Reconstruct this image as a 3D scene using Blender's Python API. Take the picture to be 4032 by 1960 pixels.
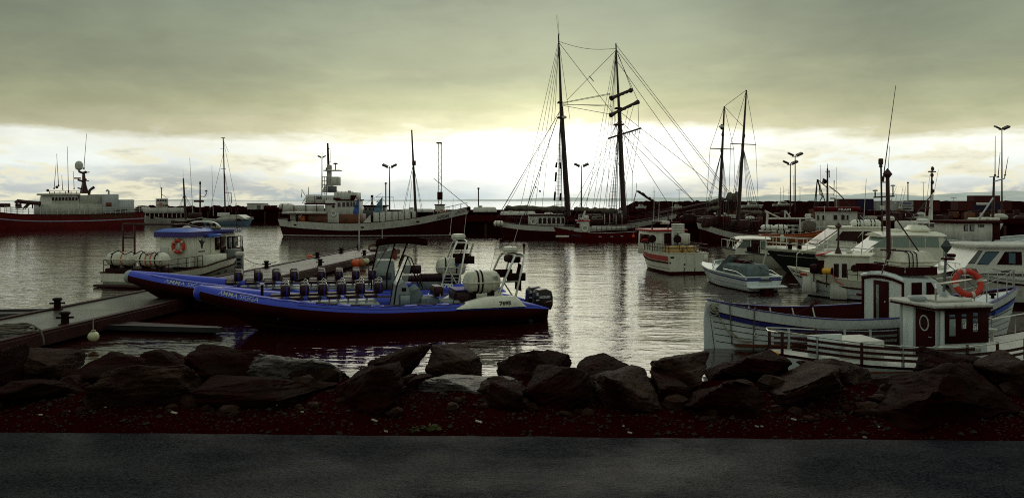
import bpy, bmesh, math, random
from mathutils import Vector, Matrix, Euler, noise

scene = bpy.context.scene
for o in list(bpy.data.objects):
    bpy.data.objects.remove(o)
COL = scene.collection
PI = math.pi

# ------------------------------------------------------------------ camera
EYE, FPX, CXP, HORP = 4.6, 3052.0, 2016.0, 790.0     # eye above water, focal length / centre / horizon in photo pixels
cam_data = bpy.data.cameras.new('camera')
cam_data.sensor_width = 36.0
cam_data.lens = 36.0 * FPX / 4032.0
cam_data.shift_y = (HORP - 980.0) / 4032.0
cam_data.clip_start = 0.1
cam_data.clip_end = 60000
cam = bpy.data.objects.new('camera', cam_data)
cam.location = (0, 0, EYE)
cam.rotation_euler = (PI / 2, 0, 0)
COL.objects.link(cam)
scene.camera = cam

# ------------------------------------------------------------------ sky
SUN_EL, SUN_AZ = math.radians(26.0), math.radians(2.0)      # behind the bright gap in the cloud, azimuth right of straight ahead
world = bpy.data.worlds.new('World')
scene.world = world
world.use_nodes = True
wt = world.node_tree
wt.nodes.clear()
def WN(t, **k):
    n = wt.nodes.new(t)
    for a, b in k.items():
        setattr(n, a, b)
    return n
def wlink(a, b):
    wt.links.new(a, b)
def wmath(op, a, b=None, c=None, clamp=False):
    n = WN('ShaderNodeMath', operation=op, use_clamp=clamp)
    for i, x in enumerate((a, b, c)):
        if x is None:
            continue
        if isinstance(x, (int, float)):
            n.inputs[i].default_value = x
        else:
            wlink(x, n.inputs[i])
    return n.outputs[0]
def wmix(f, a, b, blend='MIX'):
    n = WN('ShaderNodeMix', data_type='RGBA', blend_type=blend)
    for s, x in ((n.inputs[0], f), (n.inputs[6], a), (n.inputs[7], b)):
        if isinstance(x, (int, float)):
            s.default_value = x
        elif isinstance(x, tuple):
            s.default_value = (*x, 1)
        else:
            wlink(x, s)
    return n.outputs[2]
def wramp(x, stops, interp='EASE'):
    n = WN('ShaderNodeValToRGB')
    n.color_ramp.interpolation = interp
    els = n.color_ramp.elements
    while len(els) < len(stops):
        els.new(0.5)
    for e, (p, c) in zip(els, stops):
        e.position = p
        e.color = (*c, 1) if isinstance(c, tuple) else (c, c, c, 1)
    wlink(x, n.inputs[0])
    return n.outputs[0]
def wnoise(vec, scale, detail, rough=0.5, dist=0.0):
    n = WN('ShaderNodeTexNoise')
    n.inputs['Scale'].default_value = scale
    n.inputs['Detail'].default_value = detail
    n.inputs['Roughness'].default_value = rough
    n.inputs['Distortion'].default_value = dist
    wlink(vec, n.inputs['Vector'])
    return n.outputs['Fac']
def wmapping(vec, sc, loc=(0, 0, 0)):
    n = WN('ShaderNodeMapping')
    n.inputs['Scale'].default_value = sc
    n.inputs['Location'].default_value = loc
    wlink(vec, n.inputs['Vector'])
    return n.outputs[0]
tc = WN('ShaderNodeTexCoord').outputs['Generated']
sep = WN('ShaderNodeSeparateXYZ')
wlink(tc, sep.inputs[0])
zz = sep.outputs[2]
streak = wnoise(wmapping(tc, (1.6, 1.6, 9.0), (1.3, 0.2, 0.6)), 1.6, 5.0, 0.55, 0.3)       # long flat cloud banks
puffs = wnoise(wmapping(tc, (7.0, 7.0, 26.0), (0.4, 0.0, 0.0)), 2.1, 8.0, 0.6, 0.2)        # small broken clouds low down
broad = wnoise(wmapping(tc, (1.0, 1.0, 2.2), (3.1, 0.7, 0.0)), 2.0, 3.0, 0.5)
zw = wmath('ADD', zz, wmath('MULTIPLY', wmath('SUBTRACT', streak, 0.5), 0.085))
zw = wmath('ADD', zw, wmath('MULTIPLY', wmath('SUBTRACT', puffs, 0.5), 0.030))
deck = wramp(wmath('DIVIDE', zw, 0.5), [
    (0.0, (0.50, 0.60, 0.62)), (0.035, (0.74, 0.80, 0.78)), (0.07, (1.20, 1.30, 1.24)), (0.145, (1.32, 1.36, 1.22)),
    (0.175, (0.78, 0.76, 0.50)), (0.235, (0.52, 0.54, 0.32)), (0.34, (0.335, 0.37, 0.24)), (0.55, (0.215, 0.27, 0.20)), (1.0, (0.27, 0.31, 0.265))], 'LINEAR')
dsun = WN('ShaderNodeVectorMath', operation='DOT_PRODUCT')
dsun.inputs[1].default_value = (0.035, 0.995, 0.08)      # the glowing gap under the cloud deck
wlink(tc, dsun.inputs[0])
near = wramp(dsun.outputs['Value'], [(0.0, 0.84), (0.75, 0.69), (0.9, 0.84), (0.985, 1.08), (1.0, 1.3)], 'EASE')
high = wramp(zz, [(0.0, 1.0), (0.27, 1.0), (0.55, 1.5), (1.0, 1.95)], 'EASE')             # overcast brightens towards the zenith
mott = wnoise(wmapping(tc, (5.0, 5.0, 14.0), (0.9, 0.3, 0.2)), 2.0, 9.0, 0.62, 0.4)
shade = wramp(wmath('ADD', wmath('MULTIPLY', broad, 0.7), wmath('MULTIPLY', mott, 0.3)), [(0.33, 0.76), (0.67, 1.14)], 'EASE')
col = wmix(1.0, deck, near, 'MULTIPLY')
col = wmix(1.0, col, high, 'MULTIPLY')
col = wmix(1.0, col, shade, 'MULTIPLY')
# low cumulus in front of the bright band
low = wramp(zz, [(0.0, 1.0), (0.055, 0.8), (0.075, 0.0)], 'LINEAR')
pf = wramp(puffs, [(0.44, 0.0), (0.57, 1.0)], 'EASE')
pf = wmath('MULTIPLY', pf, low)
side = wramp(wmath('ABSOLUTE', sep.outputs[0]), [(0.10, 0.15), (0.38, 1.0)], 'EASE')
pf = wmath('MULTIPLY', pf, side)
col = wmix(pf, col, wmix(wramp(puffs, [(0.56, 0.0), (0.70, 1.0)]), (0.86, 0.83, 0.62), (0.50, 0.51, 0.42)))
nish = WN('ShaderNodeTexSky', sky_type='NISHITA', sun_disc=False, sun_elevation=SUN_EL, sun_rotation=SUN_AZ)
nish.altitude = 0
nish.dust_density = 2.0
cloudsc = wmix(1.0, col, (10.0, 10.0, 10.0), 'MULTIPLY')
skycol = wmix(0.04, cloudsc, nish.outputs[0])      # thin cloud: a little of the clear sky comes through everywhere
bg = WN('ShaderNodeBackground')
bg.inputs['Strength'].default_value = 0.1
wlink(skycol, bg.inputs['Color'])
wo = WN('ShaderNodeOutputWorld')
wlink(bg.outputs[0], wo.inputs[0])

sun_data = bpy.data.lights.new('sun', 'SUN')
sun_data.energy = 0.5
sun_data.angle = math.radians(40)
sun_data.color = (1.0, 0.93, 0.78)
sun = bpy.data.objects.new('sun', sun_data)
COL.objects.link(sun)
sd = Vector((math.sin(SUN_AZ) * math.cos(SUN_EL + 0.05), math.cos(SUN_AZ) * math.cos(SUN_EL + 0.05), math.sin(SUN_EL + 0.05)))
sun.rotation_euler = sd.to_track_quat('Z', 'Y').to_euler()
sun.location = (0, 100, 60)

vs = scene.view_settings
vs.view_transform = 'Standard'
vs.look = 'None'
vs.exposure = 0.0
vs.gamma = 1.0
vs.use_curve_mapping = False
scene.render.engine = 'CYCLES'
scene.cycles.use_denoising = False
scene.cycles.filter_width = 1.05
scene.cycles.max_bounces = 6
scene.cycles.transparent_max_bounces = 12
scene.cycles.caustics_reflective = False
scene.cycles.caustics_refractive = False

# ------------------------------------------------------------------ materials
MATS = {}
def material(key, col, rough=0.5, metal=0.0, var=0.25, vscale=1.5, streak=0.0, bump=0.0, bscale=12.0, spec=0.5, dark=None, coat=0.0, stretch=(1, 1, 1), emit=None):
    """procedural paint / metal / stone: a base colour broken by blotches, run-down streaks and fine relief"""
    if key in MATS:
        return MATS[key]
    m = bpy.data.materials.new(key)
    m.use_nodes = True
    t = m.node_tree
    b = t.nodes['Principled BSDF']
    b.inputs['Roughness'].default_value = rough
    b.inputs['Metallic'].default_value = metal
    b.inputs['Specular IOR Level'].default_value = spec
    b.inputs['Coat Weight'].default_value = coat
    tcn = t.nodes.new('ShaderNodeTexCoord')
    mp = t.nodes.new('ShaderNodeMapping')
    mp.inputs['Scale'].default_value = stretch
    t.links.new(tcn.outputs['Object'], mp.inputs[0])
    n1 = t.nodes.new('ShaderNodeTexNoise')
    n1.inputs['Scale'].default_value = vscale
    n1.inputs['Detail'].default_value = 6
    n1.inputs['Roughness'].default_value = 0.62
    t.links.new(mp.outputs[0], n1.inputs['Vector'])
    r1 = t.nodes.new('ShaderNodeValToRGB')
    dk = dark or tuple(c * (1 - var) for c in col)
    r1.color_ramp.elements[0].position = 0.34
    r1.color_ramp.elements[0].color = (*dk, 1)
    r1.color_ramp.elements[1].position = 0.62
    r1.color_ramp.elements[1].color = (*col, 1)
    t.links.new(n1.outputs['Fac'], r1.inputs[0])
    out = r1.outputs[0]
    if streak > 0:
        mp2 = t.nodes.new('ShaderNodeMapping')
        mp2.inputs['Scale'].default_value = (6, 6, 0.5)
        t.links.new(tcn.outputs['Object'], mp2.inputs[0])
        n2 = t.nodes.new('ShaderNodeTexNoise')
        n2.inputs['Scale'].default_value = 1.3
        n2.inputs['Detail'].default_value = 5
        t.links.new(mp2.outputs[0], n2.inputs['Vector'])
        r2 = t.nodes.new('ShaderNodeValToRGB')
        r2.color_ramp.elements[0].position = 0.52
        r2.color_ramp.elements[0].color = (0, 0, 0, 1)
        r2.color_ramp.elements[1].position = 0.75
        r2.color_ramp.elements[1].color = (streak, streak, streak, 1)
        t.links.new(n2.outputs['Fac'], r2.inputs[0])
        mx = t.nodes.new('ShaderNodeMix')
        mx.data_type = 'RGBA'
        t.links.new(r2.outputs[0], mx.inputs[0])
        t.links.new(out, mx.inputs[6])
        mx.inputs[7].default_value = (0.10, 0.055, 0.03, 1)
        out = mx.outputs[2]
    t.links.new(out, b.inputs['Base Color'])
    mr = t.nodes.new('ShaderNodeMapRange')
    mr.inputs['To Min'].default_value = max(0.02, rough - 0.1)
    mr.inputs['To Max'].default_value = min(1.0, rough + 0.12)
    t.links.new(n1.outputs['Fac'], mr.inputs['Value'])
    t.links.new(mr.outputs[0], b.inputs['Roughness'])
    if bump > 0:
        n3 = t.nodes.new('ShaderNodeTexNoise')
        n3.inputs['Scale'].default_value = bscale
        n3.inputs['Detail'].default_value = 5
        t.links.new(mp.outputs[0], n3.inputs['Vector'])
        bp = t.nodes.new('ShaderNodeBump')
        bp.inputs['Strength'].default_value = bump
        bp.inputs['Distance'].default_value = 0.05
        t.links.new(n3.outputs['Fac'], bp.inputs['Height'])
        t.links.new(bp.outputs[0], b.inputs['Normal'])
    MATS[key] = m
    return m

def glass_material(key, tint, alpha, rough=0.05):
    if key in MATS:
        return MATS[key]
    m = bpy.data.materials.new(key)
    m.use_nodes = True
    b = m.node_tree.nodes['Principled BSDF']
    b.inputs['Base Color'].default_value = (*tint, 1)
    b.inputs['Roughness'].default_value = rough
    b.inputs['Alpha'].default_value = alpha
    b.inputs['Specular IOR Level'].default_value = 0.22
    MATS[key] = m
    return m

WHITE = material('white_paint', (0.80, 0.79, 0.72), 0.35, var=0.14, vscale=0.9, streak=0.35)
GREYWHITE = material('weathered_white_paint', (0.62, 0.61, 0.55), 0.45, var=0.25, vscale=0.8, streak=0.5)
COOLWHITE = material('cool_white_gelcoat', (0.74, 0.80, 0.80), 0.30, var=0.12, vscale=1.0, streak=0.22)
CREAM = material('cream_gelcoat', (0.78, 0.76, 0.63), 0.32, var=0.16, vscale=1.2, streak=0.3)
RAFT = material('raft_fibreglass', (0.76, 0.73, 0.60), 0.42, var=0.25, vscale=2.0, streak=0.4)
MAROON = material('dark_maroon_paint', (0.040, 0.0030, 0.0030), 0.6, var=0.4, vscale=1.1, spec=0.06)
BLACKRED = material('black_rubber', (0.020, 0.0030, 0.0030), 0.6, var=0.4, spec=0.08)
DARKWOOD = material('tarred_wood', (0.045, 0.008, 0.006), 0.55, var=0.5, vscale=2.5, bump=0.3, bscale=20, spec=0.25)
REDPAINT = material('signal_red_paint', (0.45, 0.012, 0.010), 0.45, var=0.3, vscale=1.5)
REDHULL = material('deep_red_hull_paint', (0.135, 0.006, 0.005), 0.5, var=0.35, vscale=0.6, spec=0.25)
ORANGE = material('orange_paint', (0.70, 0.13, 0.02), 0.45, var=0.3, vscale=2.0)
RINGRED = material('lifebuoy_orange', (0.62, 0.035, 0.012), 0.55, var=0.25, vscale=3.0)
YELLOW = material('yellow_plastic', (0.85, 0.42, 0.03), 0.4, var=0.15, vscale=2.0)
TUBYELLOW = material('faded_yellow_tub', (0.62, 0.38, 0.12), 0.55, var=0.3, vscale=2.0, streak=0.3)
RUSTBROWN = material('rust_brown_paint', (0.16, 0.040, 0.008), 0.55, var=0.6, vscale=1.2, streak=0.3)
RIBBLUE = material('blue_tube_fabric', (0.018, 0.050, 0.58), 0.42, var=0.22, vscale=1.5, spec=0.5)
ROOFBLUE = material('blue_roof_paint', (0.045, 0.13, 0.60), 0.4, var=0.25, vscale=1.4)
NAVY = material('navy_paint', (0.02, 0.025, 0.20), 0.4, var=0.3)
GALV = material('galvanised_steel', (0.50, 0.50, 0.47), 0.38, metal=0.7, var=0.3, vscale=3.0)
STEEL = material('stainless_tube', (0.70, 0.69, 0.62), 0.25, metal=0.85, var=0.15, vscale=5.0)
DARKSTEEL = material('dark_steel', (0.050, 0.012, 0.012), 0.5, metal=0.0, var=0.4, spec=0.3)
MASTWOOD = material('dark_varnished_spar', (0.035, 0.010, 0.008), 0.45, var=0.4, vscale=3.0, spec=0.35)
WIRE = material('rigging_wire', (0.03, 0.022, 0.02), 0.5, var=0.2)
GREY = material('grey_gelcoat', (0.34, 0.38, 0.38), 0.35, var=0.2, vscale=1.5)
DKGREY = material('dark_grey_panel', (0.10, 0.11, 0.11), 0.4, var=0.3)
CANVAS = material('grey_canvas', (0.16, 0.20, 0.21), 0.8, var=0.4, vscale=3.0, bump=0.3, bscale=5)
SAILCLOTH = material('furled_sailcloth', (0.17, 0.14, 0.10), 0.85, var=0.5, vscale=3.0, bump=0.5, bscale=6)
SEATVINYL = material('seat_vinyl', (0.028, 0.003, 0.006), 0.45, var=0.3, vscale=3.0, spec=0.3)
SEATBLUE = material('seat_blue_piping', (0.03, 0.02, 0.22), 0.45, var=0.25)
ROPE = material('mooring_rope', (0.42, 0.38, 0.28), 0.9, var=0.4, vscale=8.0, bump=0.5, bscale=60)
DARKROPE = material('dark_rope', (0.16, 0.13, 0.10), 0.9, var=0.4, vscale=8.0)
BUOYWHITE = material('buoy_vinyl', (0.72, 0.70, 0.42), 0.45, var=0.3, vscale=4.0)
BUOYORANGE = material('orange_buoy_vinyl', (0.80, 0.10, 0.02), 0.4, var=0.2, vscale=3.0)
CONCRETE = material('wet_concrete', (0.075, 0.062, 0.055), 0.28, var=0.5, vscale=0.7, bump=0.12, bscale=25, spec=0.6)
PLANKMAT = material('wet_plank', (0.065, 0.052, 0.056), 0.34, var=0.5, vscale=2.0, bump=0.25, bscale=16, stretch=(1, 6, 1), spec=0.55)
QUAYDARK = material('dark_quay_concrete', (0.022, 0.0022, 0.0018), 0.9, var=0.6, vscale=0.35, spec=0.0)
TANKMAT = material('tank_paint', (0.58, 0.57, 0.50), 0.5, var=0.3, vscale=0.5, streak=0.5)
CONTRED = material('container_red_oxide', (0.075, 0.008, 0.007), 0.6, var=0.4, vscale=0.4, spec=0.2)
CONTNAVY = material('container_navy', (0.020, 0.010, 0.045), 0.6, var=0.4, vscale=0.4, spec=0.2)
CONTWHITE = material('container_grey_white', (0.42, 0.42, 0.39), 0.55, var=0.3, vscale=0.5, streak=0.5)
LETTERDARK = material('dark_lettering', (0.020, 0.004, 0.004), 0.6, var=0.1)
LETTERWHITE = material('white_lettering', (0.78, 0.80, 0.80), 0.5, var=0.1)
LETTERGREEN = material('green_lettering', (0.020, 0.030, 0.004), 0.6, var=0.1)
LAMPDARK = material('floodlight_housing', (0.018, 0.006, 0.006), 0.5, var=0.3)
GLASSDARK = glass_material('dark_cabin_glass', (0.028, 0.006, 0.006), 1.0, 0.08)
GLASSGREY = glass_material('grey_cabin_glass', (0.17, 0.20, 0.19), 1.0, 0.08)
GLASSBLUE = glass_material('blue_grey_glass', (0.10, 0.16, 0.21), 1.0, 0.06)
PERSPEX = glass_material('scratched_perspex', (0.55, 0.62, 0.56), 0.42, 0.12)
FLAGBLUE = material('blue_flag_cloth', (0.04, 0.16, 0.50), 0.8, var=0.45, vscale=2.2, dark=(0.05, 0.03, 0.10))
FLAGPALE = material('pale_blue_flag_cloth', (0.16, 0.30, 0.45), 0.8, var=0.6, vscale=2.2)

# ------------------------------------------------------------------ mesh helpers
def V(*a):
    return Vector(a)
class MB:
    """collects shapes for one mesh object"""
    def __init__(s):
        s.v = []
        s.f = []
    def add(s, vs_, fs_):
        n = len(s.v)
        s.v.extend(tuple(v) for v in vs_)
        s.f.extend(tuple(i + n for i in f) for f in fs_)
        return s
    def box(s, x0, x1, y0, y1, z0, z1, c=0.0, tx=0.0, ty=0.0, sx=0.0):
        """box with chamfer c; top shrunk by tx / ty on each side, top shifted by sx in x"""
        if x0 > x1: x0, x1 = x1, x0
        if y0 > y1: y0, y1 = y1, y0
        if z0 > z1: z0, z1 = z1, z0
        if c <= 0:
            vs_ = [(x0, y0, z0), (x1, y0, z0), (x1, y1, z0), (x0, y1, z0),
                   (x0 + tx + sx, y0 + ty, z1), (x1 - tx + sx, y0 + ty, z1), (x1 - tx + sx, y1 - ty, z1), (x0 + tx + sx, y1 - ty, z1)]
            return s.add(vs_, [(3, 2, 1, 0), (4, 5, 6, 7), (0, 1, 5, 4), (1, 2, 6, 5), (2, 3, 7, 6), (3, 0, 4, 7)])
        c = min(c, (x1 - x0) * .45, (y1 - y0) * .45, (z1 - z0) * .45)
        def ring(z, ins, top):
            t_ = (tx, ty, sx) if top else (0, 0, 0)
            a0, a1, b0, b1 = x0 + t_[0] + t_[2], x1 - t_[0] + t_[2], y0 + t_[1], y1 - t_[1]
            i, k = ins, ins + c
            return [(a0 + k, b0 + i, z), (a1 - k, b0 + i, z), (a1 - i, b0 + k, z), (a1 - i, b1 - k, z), (a1 - k, b1 - i, z), (a0 + k, b1 - i, z), (a0 + i, b1 - k, z), (a0 + i, b0 + k, z)]
        rs = [ring(z0, c * .6, False), ring(z0 + c, 0, False), ring(z1 - c, 0, True), ring(z1, c * .6, True)]
        return s.loft(rs, caps=True)
    def obox(s, center, size, mat3):
        sx, sy, sz = (k / 2 for k in size)
        c = Vector(center)
        vs_ = [c + mat3 @ V(a * sx, b * sy, d * sz) for d in (-1, 1) for a, b in ((-1, -1), (1, -1), (1, 1), (-1, 1))]
        return s.add(vs_, [(3, 2, 1, 0), (4, 5, 6, 7), (0, 1, 5, 4), (1, 2, 6, 5), (2, 3, 7, 6), (3, 0, 4, 7)])
    def loft(s, rings, caps=True, closed=True):
        n = len(rings[0])
        vs_ = [p for r in rings for p in r]
        fs_ = []
        m = n if closed else n - 1
        for i in range(len(rings) - 1):
            for j in range(m):
                k = (j + 1) % n
                fs_.append((i * n + j, i * n + k, (i + 1) * n + k, (i + 1) * n + j))
        if caps and closed:
            fs_.append(tuple(range(n - 1, -1, -1)))
            fs_.append(tuple((len(rings) - 1) * n + j for j in range(n)))
        return s.add(vs_, fs_)
    def tube(s, pts, r, n=6, closed=False):
        pts = [Vector(p) for p in pts]
        rs_ = r if isinstance(r, (list, tuple)) else [r] * len(pts)
        up = None
        rings = []
        for i, p in enumerate(pts):
            if closed:
                d = pts[(i + 1) % len(pts)] - pts[i - 1]
            else:
                d = pts[min(i + 1, len(pts) - 1)] - pts[max(i - 1, 0)]
            if d.length < 1e-9:
                d = V(0, 0, 1)
            d.normalize()
            if up is None:
                up = V(0, 0, 1) if abs(d.z) < 0.9 else V(1, 0, 0)
            a = up - d * up.dot(d)
            if a.length < 1e-6:
                a = d.orthogonal()
            a.normalize()
            up = a
            b = d.cross(a)
            rings.append([p + (a * math.cos(2 * PI * k / n) + b * math.sin(2 * PI * k / n)) * rs_[i] for k in range(n)])
        if closed:
            rings.append(rings[0])
            return s.loft(rings, caps=False)
        return s.loft(rings, caps=True)
    def lathe(s, prof, n=16, at=(0, 0, 0), axis='z'):
        rings = []
        for r, h in prof:
            ring = []
            for k in range(n):
                a = 2 * PI * k / n
                c_, s_ = max(r, 1e-4) * math.cos(a), max(r, 1e-4) * math.sin(a)
                q = (c_, s_, h) if axis == 'z' else ((h, c_, s_) if axis == 'x' else (s_, h, c_))
                ring.append((q[0] + at[0], q[1] + at[1], q[2] + at[2]))
            rings.append(ring)
        return s.loft(rings, caps=True)
    def prism(s, poly, a0, a1, plane='xz'):
        def p3(p, a):
            return (p[0], a, p[1]) if plane == 'xz' else ((a, p[0], p[1]) if plane == 'yz' else (p[0], p[1], a))
        return s.loft([[p3(p, a0) for p in poly], [p3(p, a1) for p in poly]], caps=True)
    def grid(s, fn, nu, nv):
        vs_ = [fn(i / nu, j / nv) for i in range(nu + 1) for j in range(nv + 1)]
        fs_ = [(i * (nv + 1) + j, (i + 1) * (nv + 1) + j, (i + 1) * (nv + 1) + j + 1, i * (nv + 1) + j + 1) for i in range(nu) for j in range(nv)]
        return s.add(vs_, fs_)
    def sphere(s, c, r, nu=12, nv=8, sc=(1, 1, 1)):
        rings = []
        for i in range(nv + 1):
            a = PI * i / nv
            rr = max(math.sin(a), 1e-3)
            rings.append([(c[0] + r * sc[0] * rr * math.cos(2 * PI * k / nu), c[1] + r * sc[1] * rr * math.sin(2 * PI * k / nu), c[2] - r * sc[2] * math.cos(a)) for k in range(nu)])
        return s.loft(rings, caps=True)
    def torus(s, c, R, r, mat3=None, n=28, m=10, a0=0.0, a1=2 * PI):
        mat3 = mat3 or Matrix.Identity(3)
        c = Vector(c)
        full = abs(a1 - a0 - 2 * PI) < 1e-6
        rings = []
        for i in range(n + 1):
            a = a0 + (a1 - a0) * i / n
            rings.append([c + mat3 @ V((R + r * math.cos(b)) * math.cos(a), (R + r * math.cos(b)) * math.sin(a), r * math.sin(b)) for b in (2 * PI * k / m for k in range(m))])
        return s.loft(rings, caps=not full)
    def mesh(s, name, mat, angle=38):
        me = bpy.data.meshes.new(name)
        me.from_pydata(s.v, [], s.f)
        me.materials.append(mat)
        bm = bmesh.new()
        bm.from_mesh(me)
        bmesh.ops.recalc_face_normals(bm, faces=bm.faces)
        bm.to_mesh(me)
        bm.free()
        me.polygons.foreach_set('use_smooth', [True] * len(me.polygons))
        me.set_sharp_from_angle(angle=math.radians(angle))
        me.update()
        return me
    def build(s, name, mat, parent=None, loc=None, rot=None, angle=38):
        o = bpy.data.objects.new(name, s.mesh(name, mat, angle))
        COL.objects.link(o)
        if parent is not None:
            o.parent = parent
        if loc is not None:
            o.location = loc
        if rot is not None:
            o.rotation_euler = rot
        return o

def tag(o, label=None, cat=None, group=None, kind=None):
    if label: o['label'] = label
    if cat: o['category'] = cat
    if group: o['group'] = group
    if kind: o['kind'] = kind
    return o
def empty(name, loc, rz=0.0):
    o = bpy.data.objects.new(name, None)
    o.empty_display_size = 0.3
    COL.objects.link(o)
    o.location = loc
    o.rotation_euler = (0, 0, rz)
    return o
def link_mesh(name, me, parent=None, loc=None, rot=None, scale=None):
    o = bpy.data.objects.new(name, me)
    COL.objects.link(o)
    if parent is not None: o.parent = parent
    if loc is not None: o.location = loc
    if rot is not None: o.rotation_euler = rot
    if scale is not None: o.scale = scale
    return o
def copy_tree(o, parent=None):
    c = o.copy()
    COL.objects.link(c)
    c.parent = parent
    for ch in list(o.children):
        copy_tree(ch, c)
    return c
def lerp(a, b, t):
    return a + (b - a) * t
def interp(tab, t):
    if t <= tab[0][0]:
        return tab[0][1]
    for (a, b), (c, d) in zip(tab, tab[1:]):
        if t <= c:
            u = (t - a) / (c - a)
            return b + (d - b) * u
    return tab[-1][1]
def smooth_interp(tab, t):
    """Catmull-Rom through the table"""
    if t <= tab[0][0]: return tab[0][1]
    if t >= tab[-1][0]: return tab[-1][1]
    for i in range(len(tab) - 1):
        if t <= tab[i + 1][0]:
            p1, p2 = tab[i], tab[i + 1]
            p0 = tab[i - 1] if i > 0 else (2 * p1[0] - p2[0], 2 * p1[1] - p2[1])
            p3 = tab[i + 2] if i + 2 < len(tab) else (2 * p2[0] - p1[0], 2 * p2[1] - p1[1])
            u = (t - p1[0]) / (p2[0] - p1[0])
            m1 = (p2[1] - p0[1]) / (p2[0] - p0[0]) * (p2[0] - p1[0])
            m2 = (p3[1] - p1[1]) / (p3[0] - p1[0]) * (p2[0] - p1[0])
            return (2 * u**3 - 3 * u**2 + 1) * p1[1] + (u**3 - 2 * u**2 + u) * m1 + (-2 * u**3 + 3 * u**2) * p2[1] + (u**3 - u**2) * m2
def at(px, py, Y):
    """the point at distance Y that the photograph shows at (px, py)"""
    return V((px - CXP) * Y / FPX, Y, EYE - (py - HORP) * Y / FPX)

def text_mesh(body, size, bold=0.0, extrude=0.004, shear=0.0, spacing=1.0, align='LEFT'):
    cu = bpy.data.curves.new('lettering', 'FONT')
    cu.body = body
    cu.size = size
    cu.offset = bold
    cu.extrude = extrude
    cu.shear = shear
    cu.space_character = spacing
    cu.align_x = align
    cu.resolution_u = 3
    ob = bpy.data.objects.new('lettering', cu)
    COL.objects.link(ob)
    dg = bpy.context.evaluated_depsgraph_get()
    me = bpy.data.meshes.new_from_object(ob.evaluated_get(dg))
    bpy.data.objects.remove(ob)
    bpy.data.curves.remove(cu)
    return me
def letter(body, size, mat, parent, origin, right, up, bold=0.0, wide=None, name='lettering', shear=0.0, extrude=0.004, align='LEFT'):
    """lettering that lies on a flat face: origin, reading direction and up direction in the parent's space"""
    me = text_mesh(body, size, bold, extrude, shear, 1.0, align)
    xs = [v.co.x for v in me.vertices]
    k = (wide / (max(xs) - min(xs))) if wide else 1.0
    r_, u_ = Vector(right).normalized(), Vector(up).normalized()
    n_ = r_.cross(u_)
    o_ = Vector(origin)
    for v in me.vertices:
        v.co = o_ + r_ * (v.co.x * k) + u_ * v.co.y + n_ * v.co.z
    me.materials.clear()
    me.materials.append(mat)
    o = bpy.data.objects.new(name, me)
    COL.objects.link(o)
    o.parent = parent
    return o

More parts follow.
